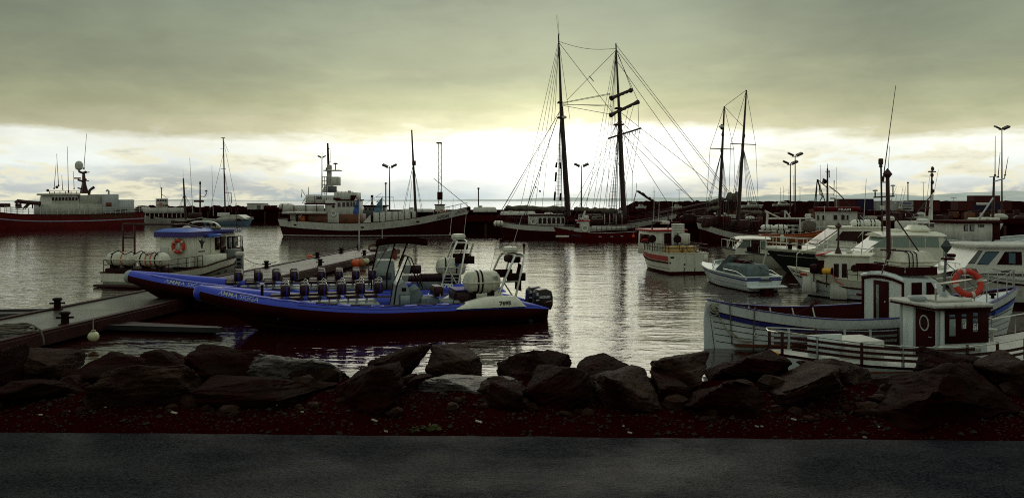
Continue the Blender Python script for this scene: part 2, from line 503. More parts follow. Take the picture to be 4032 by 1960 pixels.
# ------------------------------------------------------------------ hulls
class Hull:
    """a boat hull: local x runs from stern (0) to bow (L), y to port, z=0 is the waterline"""
    def __init__(s, L, B, sheer, keel=-0.5, tw=0.8, tm=0.45, pw=2.2, ps=2.0, rake=0.8, q0=0.3, q1=0.85, srake=0.0, keelbow=None, flare=0.0, rk=3.0):
        s.L, s.B, s.sheer, s.keel, s.tw, s.tm, s.pw, s.ps, s.rake, s.q0, s.q1, s.srake, s.flare, s.rk = L, B, sheer, keel, tw, tm, pw, ps, rake, q0, q1, srake, flare, rk
    def width(s, t):
        if t < s.tm:
            return s.tw + (1 - s.tw) * (1 - ((s.tm - t) / s.tm) ** s.ps)
        return max(0.0, 1 - ((t - s.tm) / (1 - s.tm)) ** s.pw)
    def zs(s, t):
        return smooth_interp(s.sheer, t)
    def v_of(s, t, spec):
        if isinstance(spec, tuple):
            z = spec[1] if spec[0] == 'z' else s.zs(t) - spec[1]
            return min(1.0, max(0.0, (z - s.keel) / (s.zs(t) - s.keel)))
        return spec
    def P(s, t, v, side=1, off=0.0):
        v = max(v, 0.0)
        z = s.keel + (s.zs(t) - s.keel) * v
        q = lerp(s.q0, s.q1, max(0.0, (t - 0.4) / 0.6) ** 1.3)
        w = s.B / 2 * s.width(t) * (max(v, 1e-5) ** q)
        if s.flare:
            w *= 1 - s.flare * (1 - v) * max(0.0, (t - 0.5) / 0.5)
        x = s.L * t - s.rake * (1 - v) * t ** s.rk + s.srake * (1 - v) * (1 - t) ** 6
        return V(x, side * max(w + off * min(1.0, s.width(t) * 4), 0.0), z)
    def Pz(s, t, spec, side=1, off=0.0):
        return s.P(t, s.v_of(t, spec), side, off)
    def band(s, a, b, name, mat, parent, t0=0.0, t1=1.0, nt=36, nv=6, off=0.0, transom=True, angle=40, lap=0):
        """a strip of hull skin between two height limits, both sides and the transom"""
        mb = MB()
        for side in (1, -1):
            def fn(i, j):
                t = lerp(t0, t1, i)
                va, vb = s.v_of(t, a), s.v_of(t, b)
                return s.P(t, lerp(va, vb, j), side, off)
            mb.grid(fn, nt, nv)
        if transom and t0 == 0.0 and s.tw > 0.02:
            def ft(i, j):
                va, vb = s.v_of(0, a), s.v_of(0, b)
                p = s.P(0, lerp(va, vb, j), 1, off)
                return V(p.x, p.y * (2 * i - 1), p.z)
            mb.grid(ft, 4, nv)
        return mb.build(name, mat, parent, angle=angle)
    def solid_strip(s, a, b, name, mat, parent, t0=0.0, t1=1.0, nt=36, d=0.03, sides=(1, -1)):
        """a rubbing strake or painted strip standing proud of the skin by d"""
        mb = MB()
        for side in sides:
            rings = []
            for i in range(nt + 1):
                t = lerp(t0, t1, i / nt)
                va, vb = s.v_of(t, a), s.v_of(t, b)
                rings.append([s.P(t, va, side, -0.01), s.P(t, va, side, d), s.P(t, vb, side, d), s.P(t, vb, side, -0.01)])
            mb.loft(rings)
        return mb.build(name, mat, parent)
    def inner(s, depth, th, name, mat, parent, t0=0.0, t1=0.99, nt=36):
        """inside face of the bulwark, from the rail down to the deck"""
        mb = MB()
        for side in (1, -1):
            def fn(i, j):
                t = lerp(t0, t1, i)
                p = s.Pz(t, ('s', depth * (1 - j)), side)
                return V(p.x + (th if i == 0 else 0), side * max(abs(p.y) - th, 0.0), p.z)
            mb.grid(fn, nt, 2)
        if s.tw > 0.02:
            p = s.P(0, 1)
            mb.grid(lambda i, j: V(p.x + th, (p.y - th) * (2 * i - 1), p.z - depth * (1 - j)), 2, 1)
        return mb.build(name, mat, parent)
    def cap(s, th, h, name, mat, parent, t0=0.0, t1=1.0, nt=40, out=0.02):
        mb = MB()
        for side in (1, -1):
            rings = []
            for i in range(nt + 1):
                t = lerp(t0, t1, i / nt)
                p = s.P(t, 1, side)
                y = abs(p.y)
                a, b = max(y - th, 0.0), y + out
                rings.append([V(p.x, side * a, p.z), V(p.x, side * b, p.z), V(p.x, side * b, p.z + h), V(p.x, side * a, p.z + h)])
            mb.loft(rings)
        if s.tw > 0.05:
            p = s.P(0, 1)
            mb.box(p.x - out, p.x + th, -p.y, p.y, p.z + 0.002, p.z + h + 0.002)
        return mb.build(name, mat, parent)
    def deck(s, depth, name, mat, parent, th=0.04, t0=0.0, t1=0.985, nt=30, camber=0.04):
        mb = MB()
        def fn(i, j):
            t = lerp(t0, t1, i)
            p = s.Pz(t, ('s', depth))
            y = max(abs(p.y) - th, 0.0)
            u = 2 * j - 1
            return V(p.x, y * u, p.z + camber * (1 - u * u))
        mb.grid(fn, nt, 6)
        return mb.build(name, mat, parent)
    def rail(s, t0, t1, n, heights, name, mat, parent, r=0.018, inset=0.06, base=0.0, sides=(1, -1), lean=0.0):
        for side in sides:
            mb = MB()
            for h in heights:
                pts = []
                for i in range(n * 2 + 1):
                    t = lerp(t0, t1, i / (n * 2))
                    p = s.P(t, 1, side)
                    pts.append(V(p.x, side * max(abs(p.y) - inset - lean * h, 0.0), p.z + base + h))
                mb.tube(pts, r, 5)
            for i in range(n + 1):
                t = lerp(t0, t1, i / n)
                p = s.P(t, 1, side)
                y = side * max(abs(p.y) - inset, 0.0)
                mb.tube([V(p.x, y, p.z + base - 0.02), V(p.x, side * max(abs(p.y) - inset - lean * heights[0], 0.0), p.z + base + heights[0])], r, 5)
            o = mb.build(name, mat, parent)
        return o
    def letters(s, body, size, mat, parent, t_start, spec, side, bold=0.0, wide=None, off=0.012, name='lettering', shear=0.0):
        """lettering wrapped on the hull side; reading direction is +x on the starboard side (-1), -x on the port side"""
        me = text_mesh(body, size, bold, 0.003, shear)
        xs = [v.co.x for v in me.vertices]
        k = (wide / (max(xs) - min(xs))) if wide else 1.0
        d = 1 if side < 0 else -1
        for v in me.vertices:
            t = t_start + d * v.co.x * k / s.L
            base = s.Pz(t, spec, side)
            va = s.v_of(t, ('z', base.z + v.co.y))
            p = s.P(t, va, side, off + v.co.z)
            v.co = p
        me.materials.clear()
        me.materials.append(mat)
        o = bpy.data.objects.new(name, me)
        COL.objects.link(o)
        o.parent = parent
        return o

class Frame:
    """a vessel's own axes: origin where its stern stands on the water, x towards its bow; turns photograph measurements into local metres"""
    def __init__(s, px_stern, Y_stern, px_bow, Y_bow, name, label, cat='boat', group=None):
        s.o = V((px_stern - CXP) * Y_stern / FPX, Y_stern, 0)
        b = V((px_bow - CXP) * Y_bow / FPX, Y_bow, 0)
        d = b - s.o
        s.L = d.length
        s.h = math.atan2(d.y, d.x)
        s.c, s.s = math.cos(s.h), math.sin(s.h)
        s.root = empty(name, s.o, s.h)
        tag(s.root, label, cat, group)
    def u(s, px, y=0.0):
        """local x of the point in the vertical plane local-y = y that shows at column px"""
        k = (px - CXP) / FPX
        ox, oy = s.o.x - y * s.s, s.o.y + y * s.c
        return (k * oy - ox) / (s.c - k * s.s)
    def z(s, py, u=0.0, y=0.0):
        Y = s.o.y + u * s.s + y * s.c
        return EYE - (py - HORP) * Y / FPX
    def p(s, px, py, y=0.0):
        u = s.u(px, y)
        return V(u, y, s.z(py, u, y))
    def box(s, mb, px0, px1, py0, py1, y0, y1, c=0.0, face=None, **k):
        """box whose camera-side face shows over px0..px1, py0..py1"""
        f = face if face is not None else y0
        a, b = s.u(px0, f), s.u(px1, f)
        m = (a + b) / 2
        return mb.box(a, b, y0, y1, s.z(py1, m, f), s.z(py0, m, f), c, **k)

# ------------------------------------------------------------------ water, ground, road
def water_material():
    m = bpy.data.materials.new('harbour_water')
    m.use_nodes = True
    t = m.node_tree
    b = t.nodes['Principled BSDF']
    b.inputs['Base Color'].default_value = (0.022, 0.0026, 0.0018, 1)
    b.inputs['Roughness'].default_value = 0.045
    b.inputs['IOR'].default_value = 1.9
    b.inputs['Specular IOR Level'].default_value = 0.6
    g = t.nodes.new('ShaderNodeNewGeometry')
    hs = []
    for sc, scale, det, amp, dist in (((0.42, 1.0, 1), 2.3, 3.0, 0.034, 0.6), ((0.35, 1.0, 1), 0.62, 3.0, 0.060, 0.3), ((0.6, 1.0, 1), 7.0, 2.0, 0.0060, 0.5)):
        mp = t.nodes.new('ShaderNodeMapping')
        mp.inputs['Scale'].default_value = sc
        mp.inputs['Rotation'].default_value = (0, 0, 0.12 * scale)
        t.links.new(g.outputs['Position'], mp.inputs[0])
        n = t.nodes.new('ShaderNodeTexNoise')
        n.inputs['Scale'].default_value = scale
        n.inputs['Detail'].default_value = det
        n.inputs['Roughness'].default_value = 0.5
        n.inputs['Distortion'].default_value = dist
        t.links.new(mp.outputs[0], n.inputs['Vector'])
        mu = t.nodes.new('ShaderNodeMath')
        mu.operation = 'MULTIPLY'
        mu.inputs[1].default_value = amp
        t.links.new(n.outputs['Fac'], mu.inputs[0])
        hs.append(mu.outputs[0])
    # calm and ruffled patches
    n = t.nodes.new('ShaderNodeTexNoise')
    n.inputs['Scale'].default_value = 0.055
    n.inputs['Detail'].default_value = 3
    t.links.new(g.outputs['Position'], n.inputs['Vector'])
    r = t.nodes.new('ShaderNodeMapRange')
    r.inputs['From Min'].default_value = 0.35
    r.inputs['From Max'].default_value = 0.65
    r.inputs['To Min'].default_value = 0.55
    r.inputs['To Max'].default_value = 1.15
    t.links.new(n.outputs['Fac'], r.inputs['Value'])
    a1 = t.nodes.new('ShaderNodeMath'); a1.operation = 'ADD'
    a2 = t.nodes.new('ShaderNodeMath'); a2.operation = 'ADD'
    a3 = t.nodes.new('ShaderNodeMath'); a3.operation = 'MULTIPLY'
    t.links.new(hs[0], a1.inputs[0]); t.links.new(hs[1], a1.inputs[1])
    t.links.new(a1.outputs[0], a2.inputs[0]); t.links.new(hs[2], a2.inputs[1])
    t.links.new(a2.outputs[0], a3.inputs[0]); t.links.new(r.outputs[0], a3.inputs[1])
    bp = t.nodes.new('ShaderNodeBump')
    bp.inputs['Strength'].default_value = 1.0
    bp.inputs['Distance'].default_value = 1.0
    t.links.new(a3.outputs[0], bp.inputs['Height'])
    t.links.new(bp.outputs[0], b.inputs['Normal'])
    return m
mb = MB()
mb.add([(-30000, 9, 0), (30000, 9, 0), (30000, 42000, 0), (-30000, 42000, 0)], [(0, 1, 2, 3)])
tag(mb.build('water', water_material()), 'dark rippled harbour water', None, None, 'structure')

def road_edge(X):
    return 5.455 - 0.0285 * X
def asphalt_material():
    m = bpy.data.materials.new('wet_asphalt')
    m.use_nodes = True
    t = m.node_tree
    b = t.nodes['Principled BSDF']
    g = t.nodes.new('ShaderNodeNewGeometry')
    def nz(scale, det, rough=0.6, sc=(1, 1, 1)):
        mp = t.nodes.new('ShaderNodeMapping')
        mp.inputs['Scale'].default_value = sc
        t.links.new(g.outputs['Position'], mp.inputs[0])
        n = t.nodes.new('ShaderNodeTexNoise')
        n.inputs['Scale'].default_value = scale
        n.inputs['Detail'].default_value = det
        n.inputs['Roughness'].default_value = rough
        t.links.new(mp.outputs[0], n.inputs['Vector'])
        return n.outputs['Fac']
    def ramp(x, a, ca, c, cc):
        r = t.nodes.new('ShaderNodeValToRGB')
        r.color_ramp.elements[0].position = a
        r.color_ramp.elements[0].color = (*ca, 1)
        r.color_ramp.elements[1].position = c
        r.color_ramp.elements[1].color = (*cc, 1)
        t.links.new(x, r.inputs[0])
        return r.outputs[0]
    grain = nz(70, 4)
    base = ramp(grain, 0.38, (0.003, 0.002, 0.003), 0.62, (0.026, 0.027, 0.036))
    v = t.nodes.new('ShaderNodeTexVoronoi')
    v.inputs['Scale'].default_value = 5.0
    t.links.new(g.outputs['Position'], v.inputs['Vector'])
    spot = ramp(v.outputs['Distance'], 0.035, (1, 1, 1), 0.055, (0, 0, 0))
    mx = t.nodes.new('ShaderNodeMix'); mx.data_type = 'RGBA'
    t.links.new(spot, mx.inputs[0]); t.links.new(base, mx.inputs[6]); mx.inputs[7].default_value = (0.020, 0.003, 0.003, 1)
    t.links.new(mx.outputs[2], b.inputs['Base Color'])
    wet = nz(0.62, 4, 0.55)
    mr = t.nodes.new('ShaderNodeMapRange')
    mr.inputs['From Min'].default_value = 0.36; mr.inputs['From Max'].default_value = 0.62
    mr.inputs['To Min'].default_value = 0.28; mr.inputs['To Max'].default_value = 0.62
    t.links.new(wet, mr.inputs['Value'])
    t.links.new(mr.outputs[0], b.inputs['Roughness'])
    ms = t.nodes.new('ShaderNodeMapRange')
    ms.inputs['From Min'].default_value = 0.40; ms.inputs['From Max'].default_value = 0.64
    ms.inputs['To Min'].default_value = 0.006; ms.inputs['To Max'].default_value = 0.040
    t.links.new(nz(0.8, 9, 0.7, (1, 1.6, 1)), ms.inputs['Value'])
    t.links.new(ms.outputs[0], b.inputs['Specular IOR Level'])
    bp = t.nodes.new('ShaderNodeBump')
    bp.inputs['Strength'].default_value = 0.75
    bp.inputs['Distance'].default_value = 0.012
    t.links.new(nz(48, 5, 0.6, (0.6, 1, 1)), bp.inputs['Height'])
    t.links.new(bp.outputs[0], b.inputs['Normal'])
    return m
ROAD_Z = 2.95
mb = MB()
def froad(i, j):
    X = lerp(-60, 60, i)
    e = road_edge(X) + 0.025 * noise.noise(V(X * 2.3, 0, 3)) + 0.012 * noise.noise(V(X * 9, 0, 7))
    return V(X, lerp(-14, e, j), ROAD_Z - (0.008 if j == 1 else 0.0))
mb.grid(lambda i, j: froad(i, [0, .6, .9, .985, .998, 1][round(j * 5)]), 900, 5)
tag(mb.build('road', asphalt_material()), 'wet dark asphalt road along the shore', None, None, 'structure')

GROUNDMAT = material('dark_gravel_ground', (0.023, 0.0018, 0.0016), 0.95, var=0.5, vscale=14, bump=0.8, bscale=40, spec=0.0, dark=(0.016, 0.0012, 0.001))
def ground_z(X, Y):
    d = Y - road_edge(X)
    z = interp([(-1, -0.12), (0.0, -0.055), (0.25, 0.0), (1.0, 0.06), (1.7, 0.0), (3.0, -0.55), (6.0, -2.6), (9.0, -4.2), (30, -6)], d)
    return ROAD_Z + z + 0.03 * noise.noise(V(X * 3, Y * 3, 0)) * (1 if d > 0.1 else 0.3)
mb = MB()
mb.grid(lambda i, j: (lambda X, d: V(X, road_edge(X) + d, ground_z(X, road_edge(X) + d)))(lerp(-40, 40, i), lerp(-0.6, 1, j) if j < 0.0 else [-0.6, 0, .12, .25, .4, .6, .8, 1.0, 1.3, 1.7, 2.2, 3, 4, 5, 7, 10, 16][round(j * 16)]), 320, 16)
tag(mb.build('ground', GROUNDMAT), 'dark gravel bank between road and water', None, None, 'structure')

random.seed(11)
mb = MB()
for k in range(9000):
    X = random.uniform(-5.6, 5.4)
    d = random.uniform(0.0, 1.0) ** 0.8 * 1.25 + 0.01
    Y = road_edge(X) + d
    z = ground_z(X, Y)
    r = random.uniform(0.004, 0.014) if random.random() < .93 else random.uniform(0.015, 0.03)
    a = random.uniform(0, PI)
    c_, s_ = math.cos(a), math.sin(a)
    e = random.uniform(.5, .9)
    ring = [(X + r * (c_ * x - s_ * y * e), Y + r * (s_ * x + c_ * y * e), z + w * r * .6) for x, y, w in ((1, 0, .2), (0, 1, .0), (-1, .1, .3), (0, -1, .1))]
    mb.add(ring + [(X + r * .2, Y, z + r * .75)], [(0, 1, 4), (1, 2, 4), (2, 3, 4), (3, 0, 4)])
GRAVEL = material('gravel_stones', (0.022, 0.022, 0.015), 0.8, var=0.8, vscale=30, spec=0.2, dark=(0.014, 0.003, 0.002))
tag(mb.build('gravel', GRAVEL, angle=20), 'loose dark gravel stones along the road edge', None, None, 'stuff')
mb = MB()
for px, py, w, a in ((416, 1605, 7, .3), (686, 1627, 26, -.1), (1475, 1638, 28, -.25), (1520, 1675, 14, 0), (1885, 1653, 28, -.2), (2455, 1659, 8, 0), (2480, 1674, 18, -.2), (3000, 1662, 10, .1), (2980, 1662, 14, .05),
                     (3125, 1650, 20, -.2), (3405, 1692, 14, .05), (3460, 1671, 6, 0), (3770, 1720, 10, 0), (3655, 1722, 12, -.1), (1410, 1692, 6, 0), (160, 1622, 14, .3), (1090, 1600, 5, 0), (1060, 1588, 5, 0), (2730, 1697, 7, .2), (1190, 1622, 12, .2), (270, 1612, 10, .3)):
    Y = 1.62 * FPX / (py - HORP)
    p = at(px, py, Y)
    Y = p.y
    z = ground_z(p.x, Y) + 0.012
    hw = w * Y / FPX / 2
    R = Matrix.Rotation(a * 2.2, 3, 'Z') @ Matrix.Rotation(0.15, 3, 'Y')
    mb.obox((p.x, Y, z), (2 * hw, min(0.016, hw * 0.9), 0.008), R)
tag(mb.build('litter', material('bleached_shell', (0.34, 0.33, 0.26), 0.7, var=0.4, vscale=20)), 'bleached shell and twig bits on gravel', None, None, 'stuff')

LEAF = material('yellow_green_leaf', (0.060, 0.072, 0.006), 0.7, var=0.5, vscale=20)
def weed(px, py, n, spread, label):
    Y = 1.66 * FPX / (py - HORP)
    p = at(px, py, Y)
    root = empty('weed_plant', (p.x, p.y, ground_z(p.x, p.y)))
    tag(root, label, 'plant', 'weeds at the road edge')
    st = MB()
    lf = MB()
    for k in range(n):
        a = random.uniform(0, 2 * PI)
        r = random.uniform(.2, 1) * spread
        tip = V(math.cos(a) * r, math.sin(a) * r * .4, random.uniform(0.015, 0.05))
        st.tube([(0, 0, 0), tip * .6 + V(0, 0, .01), tip], 0.0016, 4)
        side = V(-math.sin(a), math.cos(a), 0.3).normalized() * 0.008
        lf.add([tip - side, tip + V(math.cos(a) * .008, math.sin(a) * .008, .006), tip + side, tip + V(math.cos(a) * .026, math.sin(a) * .02, random.uniform(-.006, .012))], [(0, 1, 2), (0, 2, 3), (0, 3, 1)])
    st.build('stem', LEAF, root)
    lf.build('leaves', LEAF, root)
weed(1693, 1694, 34, 0.075, 'low yellow-green leafy weed at the asphalt edge')
weed(1625, 1697, 12, 0.06, 'sparse little weed sprig beside the yellow-green leafy weed')

# ------------------------------------------------------------------ boulders of the shore bank
def rock_material(key, light, dark, rough, spec):
    m = bpy.data.materials.new(key)
    m.use_nodes = True
    t = m.node_tree
    b = t.nodes['Principled BSDF']
    tcn = t.nodes.new('ShaderNodeTexCoord')
    mp = t.nodes.new('ShaderNodeMapping')
    mp.inputs['Scale'].default_value = (1.2, 1.2, 5.5)
    mp.inputs['Rotation'].default_value = (0.15, 0.2, 0)
    t.links.new(tcn.outputs['Object'], mp.inputs[0])
    def nz(vec, scale, det, rough_=0.6):
        n = t.nodes.new('ShaderNodeTexNoise')
        n.inputs['Scale'].default_value = scale
        n.inputs['Detail'].default_value = det
        n.inputs['Roughness'].default_value = rough_
        t.links.new(vec, n.inputs['Vector'])
        return n.outputs['Fac']
    lay = nz(mp.outputs[0], 3.0, 8, 0.65)
    blotch = nz(tcn.outputs['Object'], 2.4, 6, 0.6)
    fine = nz(tcn.outputs['Object'], 26, 6, 0.7)
    r = t.nodes.new('ShaderNodeValToRGB')
    e = r.color_ramp.elements
    e[0].position = 0.40; e[0].color = (*dark, 1)  # dark end paints crevice shade into the layers
    e[1].position = 0.60; e[1].color = (*light, 1)
    e.new(0.5).color = (*[lerp(a, c, .45) for a, c in zip(dark, light)], 1)
    mx = t.nodes.new('ShaderNodeMath'); mx.operation = 'ADD'
    m2 = t.nodes.new('ShaderNodeMath'); m2.operation = 'MULTIPLY'; m2.inputs[1].default_value = 0.5
    t.links.new(lay, mx.inputs[0]); t.links.new(blotch, mx.inputs[1]); t.links.new(mx.outputs[0], m2.inputs[0])
    t.links.new(m2.outputs[0], r.inputs[0])
    t.links.new(r.outputs[0], b.inputs['Base Color'])
    mr = t.nodes.new('ShaderNodeMapRange')
    mr.inputs['To Min'].default_value = rough - .14; mr.inputs['To Max'].default_value = rough + .2
    t.links.new(blotch, mr.inputs['Value'])
    t.links.new(mr.outputs[0], b.inputs['Roughness'])
    b.inputs['Specular IOR Level'].default_value = spec
    b1 = t.nodes.new('ShaderNodeBump'); b1.inputs['Strength'].default_value = 1.0; b1.inputs['Distance'].default_value = 0.09
    b2 = t.nodes.new('ShaderNodeBump'); b2.inputs['Strength'].default_value = 0.9; b2.inputs['Distance'].default_value = 0.02
    t.links.new(lay, b1.inputs['Height']); t.links.new(fine, b2.inputs['Height'])
    t.links.new(b1.outputs[0], b2.inputs['Normal']); t.links.new(b2.outputs[0], b.inputs['Normal'])
    return m
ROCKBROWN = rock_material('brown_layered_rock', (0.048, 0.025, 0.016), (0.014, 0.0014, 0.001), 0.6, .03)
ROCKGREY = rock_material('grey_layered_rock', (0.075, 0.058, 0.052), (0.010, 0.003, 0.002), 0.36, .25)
ROCKDARK = rock_material('shade_toned_rock', (0.014, 0.0058, 0.0034), (0.018, 0.0010, 0.0008), 0.7, .02)  # red-black of shaded rock put into the colour, no moss

def rock_mesh(seed, hx, hy, hz, tilt=0.0, roll=0.0, flat=0.0, mat=None, pts=13, dens=6):
    rnd = random.Random(seed)
    bm = bmesh.new()
    for k in range(pts):
        while True:
            p = V(rnd.uniform(-1, 1), rnd.uniform(-1, 1), rnd.uniform(-1, 1))
            if 0.2 < p.length:
                break
        m_ = max(abs(p.x), abs(p.y), abs(p.z))
        p = lerp(p / m_, p.normalized() * 1.15, rnd.uniform(.25, .8))
        bm.verts.new(p)
    ret = bmesh.ops.convex_hull(bm, input=list(bm.verts))
    bmesh.ops.delete(bm, geom=[v for v in bm.verts if not v.link_faces], context='VERTS')
    bmesh.ops.dissolve_limit(bm, angle_limit=math.radians(14), verts=bm.verts, edges=bm.edges)
    bmesh.ops.bevel(bm, geom=list(bm.edges), offset=0.035, segments=1, affect='EDGES')
    bmesh.ops.triangulate(bm, faces=bm.faces)
    # refine long edges so the relief has something to move
    for _ in range(dens):
        long = [e for e in bm.edges if e.calc_length() > 0.10]
        if not long or len(bm.faces) > 5200:
            break
        bmesh.ops.subdivide_edges(bm, edges=long, cuts=1, use_grid_fill=False)
        bmesh.ops.triangulate(bm, faces=bm.faces)
    bmesh.ops.smooth_vert(bm, verts=bm.verts, factor=0.14, use_axis_x=True, use_axis_y=True, use_axis_z=True)
    bm.normal_update()
    off = V(rnd.uniform(0, 50), rnd.uniform(0, 50), rnd.uniform(0, 50))
    ld = V(rnd.uniform(-.3, .3), rnd.uniform(-.3, .3), 1).normalized()
    mv = []
    for v in bm.verts:
        q = v.co + off
        h = v.co.dot(ld)
        hh_ = h * 5.0 + noise.noise(q * 1.3) * 1.1
        st_ = (math.floor(hh_) * .37 + off.x) % 1.0 - .5 + (.35 if hh_ % 1.0 < .16 else 0.0) * -1
        mv.append(0.10 * noise.noise(q * 1.6) + 0.060 * st_ + 0.04 * abs(noise.noise(q * 4.5)) + 0.022 * noise.noise(q * 11) + 0.010 * noise.noise(q * 23))
    for v, d in zip(bm.verts, mv):
        v.co += v.normal * d
    lo = V(*(min(v.co[i] for v in bm.verts) for i in range(3)))
    hi = V(*(max(v.co[i] for v in bm.verts) for i in range(3)))
    R = Matrix.Rotation(tilt, 3, 'Y') @ Matrix.Rotation(roll, 3, 'X')
    for v in bm.verts:
        c = V(*((v.co[i] - lo[i]) / (hi[i] - lo[i]) * 2 - 1 for i in range(3)))
        v.co = R @ V(c.x * hx, c.y * hy, c.z * hz)
    me = bpy.data.meshes.new('boulder')
    bm.to_mesh(me)
    bm.free()
    me.materials.append(mat)
    me.polygons.foreach_set('use_smooth', [True] * len(me.polygons))
    me.set_sharp_from_angle(angle=math.radians(32))
    return me
BOULDERS = [
    # photo px0, px1, top, bottom, distance, depth half, tilt, roll, material, label
    (-60, 70, 1365, 1560, 7.3, .35, 0, 0, ROCKDARK, 'dark boulder cut by the left picture edge'),
    (60, 300, 1362, 1480, 8.1, .40, .05, .25, ROCKBROWN, 'small flat-faced brown boulder next to the picture edge below the pontoon'),
    (-20, 420, 1470, 1610, 7.0, .35, -.05, .1, ROCKDARK, 'long low dark boulder in the left front row'),
    (280, 560, 1400, 1500, 7.7, .35, .1, 0, ROCKDARK, 'dark boulder wedged behind the long low one'),
    (400, 775, 1405, 1580, 6.9, .30, -.16, .55, ROCKBROWN, 'big brown slab boulder with a broad lit face'),
    (520, 750, 1375, 1450, 8.6, .35, .12, .1, ROCKDARK, 'dark flat boulder behind the big brown slab'),
    (735, 1010, 1355, 1510, 7.9, .42, .22, .1, ROCKDARK, 'peaked dark boulder with a ridge beside the pale slab'),
    (930, 1390, 1372, 1490, 8.3, .55, .07, .22, ROCKGREY, 'pale grey wet slab with a pointed right end'),
    (760, 1315, 1478, 1610, 6.9, .30, -.07, .05, ROCKDARK, 'long dark boulder with a pale top edge under the grey slab'),
    (1310, 1620, 1410, 1600, 7.0, .42, -.30, .1, ROCKDARK, 'dark craggy boulder sloping up in the middle left front row'),
    (1440, 1695, 1370, 1500, 8.5, .45, .10, .1, ROCKDARK, 'rounded dark boulder left of the trapezoid boulder'),
    (1680, 1905, 1368, 1490, 8.6, .38, .06, .05, ROCKBROWN, 'trapezoid brown boulder standing alone by the water'),
    (1600, 1700, 1475, 1560, 7.2, .22, .1, .1, ROCKDARK, 'smallest dark stone beside the shiny flat slab'),
    (1640, 2060, 1470, 1580, 7.3, .42, .03, .26, ROCKGREY, 'shiny flat grey slab reflecting the sky in the middle'),
    (1950, 2260, 1368, 1510, 8.5, .50, .06, .05, ROCKDARK, 'large domed dark boulder behind the shiny flat slab'),
    (2010, 2330, 1415, 1610, 7.1, .40, -.42, .05, ROCKDARK, 'diagonal dark boulder with a lit upper edge'),
    (2230, 2490, 1410, 1540, 8.0, .45, .05, .1, ROCKDARK, 'square-topped dark boulder behind the diagonal one'),
    (2330, 2580, 1435, 1640, 6.9, .38, .20, .25, ROCKBROWN, 'brown boulder sloping down to the gap in the rocks'),
    (2555, 2830, 1392, 1580, 7.6, .45, -.10, .15, ROCKBROWN, 'domed brown boulder right of the gap in the rocks'),
    (2640, 3010, 1450, 1660, 6.8, .38, .16, .1, ROCKDARK, 'wide dark boulder in front of the domed brown one'),
    (2790, 3100, 1374, 1520, 8.3, .50, .08, .05, ROCKDARK, 'black boulder just below the bow of the slatted boat'),
    (2990, 3330, 1405, 1630, 7.1, .42, -.22, .35, ROCKBROWN, 'streaky brown boulder with sloping layers on the right'),
    (3130, 3500, 1400, 1500, 8.2, .48, .05, .1, ROCKBROWN, 'low brown boulder behind the streaky brown one'),
    (3270, 3950, 1402, 1740, 6.75, .55, .02, .05, ROCKDARK, 'huge nearly black boulder in the right front row'),
    (3640, 3930, 1378, 1500, 8.2, .45, .12, .05, ROCKDARK, 'dark boulder crowning the row behind the huge black one'),
    (3890, 4180, 1400, 1620, 7.2, .45, -.15, .1, ROCKBROWN, 'brown boulder cut by the right picture edge'),
    (1880, 2080, 1500, 1600, 6.7, .25, .1, .2, ROCKDARK, 'dark stone at the foot of the shiny slab'),
    (2560, 2700, 1480, 1590, 7.0, .25, .2, .1, ROCKDARK, 'dark stone filling the gap in the rocks'),
    (600, 820, 1500, 1600, 7.1, .30, .1, 0, ROCKDARK, 'dark stone between the brown slab and the long boulder'),
]
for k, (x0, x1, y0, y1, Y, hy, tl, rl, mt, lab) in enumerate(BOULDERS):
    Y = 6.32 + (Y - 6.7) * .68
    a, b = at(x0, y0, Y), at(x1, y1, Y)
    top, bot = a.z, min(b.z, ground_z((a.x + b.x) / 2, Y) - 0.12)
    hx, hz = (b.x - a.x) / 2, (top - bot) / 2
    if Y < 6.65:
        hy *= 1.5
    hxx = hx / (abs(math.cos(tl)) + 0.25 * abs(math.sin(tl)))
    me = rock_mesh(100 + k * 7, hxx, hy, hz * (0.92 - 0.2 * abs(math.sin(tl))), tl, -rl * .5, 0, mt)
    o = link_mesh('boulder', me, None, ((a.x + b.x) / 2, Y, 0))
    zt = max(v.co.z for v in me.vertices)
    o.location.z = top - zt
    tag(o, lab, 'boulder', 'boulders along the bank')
# broken stones wedged between and in front of the boulders
rr = random.Random(77)
mb = MB()
for k in range(260):
    X = rr.uniform(-5.4, 5.4)
    d = rr.uniform(.35, 1.6)
    r = rr.uniform(.02, .06) if rr.random() < .7 else rr.uniform(.06, .14) * min(1, d)
    n0 = len(mb.v)
    mb.sphere((0, 0, 0), r, 7, 4, (rr.uniform(.8, 1.7), 1, rr.uniform(.5, .9)))
    R = Matrix.Rotation(rr.uniform(0, 6), 3, 'Z') @ Matrix.Rotation(rr.uniform(-.5, .5), 3, 'X')
    c = V(X, road_edge(X) + d, ground_z(X, road_edge(X) + d) + r * .2)
    for i in range(n0, len(mb.v)):
        q = Vector(mb.v[i])
        mb.v[i] = tuple(c + R @ (q * (1 + .45 * noise.noise(q * (2.2 / r) + c * 3))))
tag(mb.build('stones', ROCKBROWN, angle=8), 'broken stones scattered in front of the boulders', None, None, 'stuff')
# wet rubble further down the bank, seen only in the gaps
rr = random.Random(5)
mb = MB()
for k in range(70):
    X = rr.uniform(-8, 8); Y = rr.uniform(8.6, 11.5)
    r = rr.uniform(.15, .4)
    mb.sphere((X, Y, ground_z(X, Y) - .05), r, 7, 5, (rr.uniform(.8, 1.4), 1, rr.uniform(.5, .9)))
tag(mb.build('rubble', ROCKDARK, angle=10), 'dark wet rubble at the foot of the bank', None, None, 'stuff')

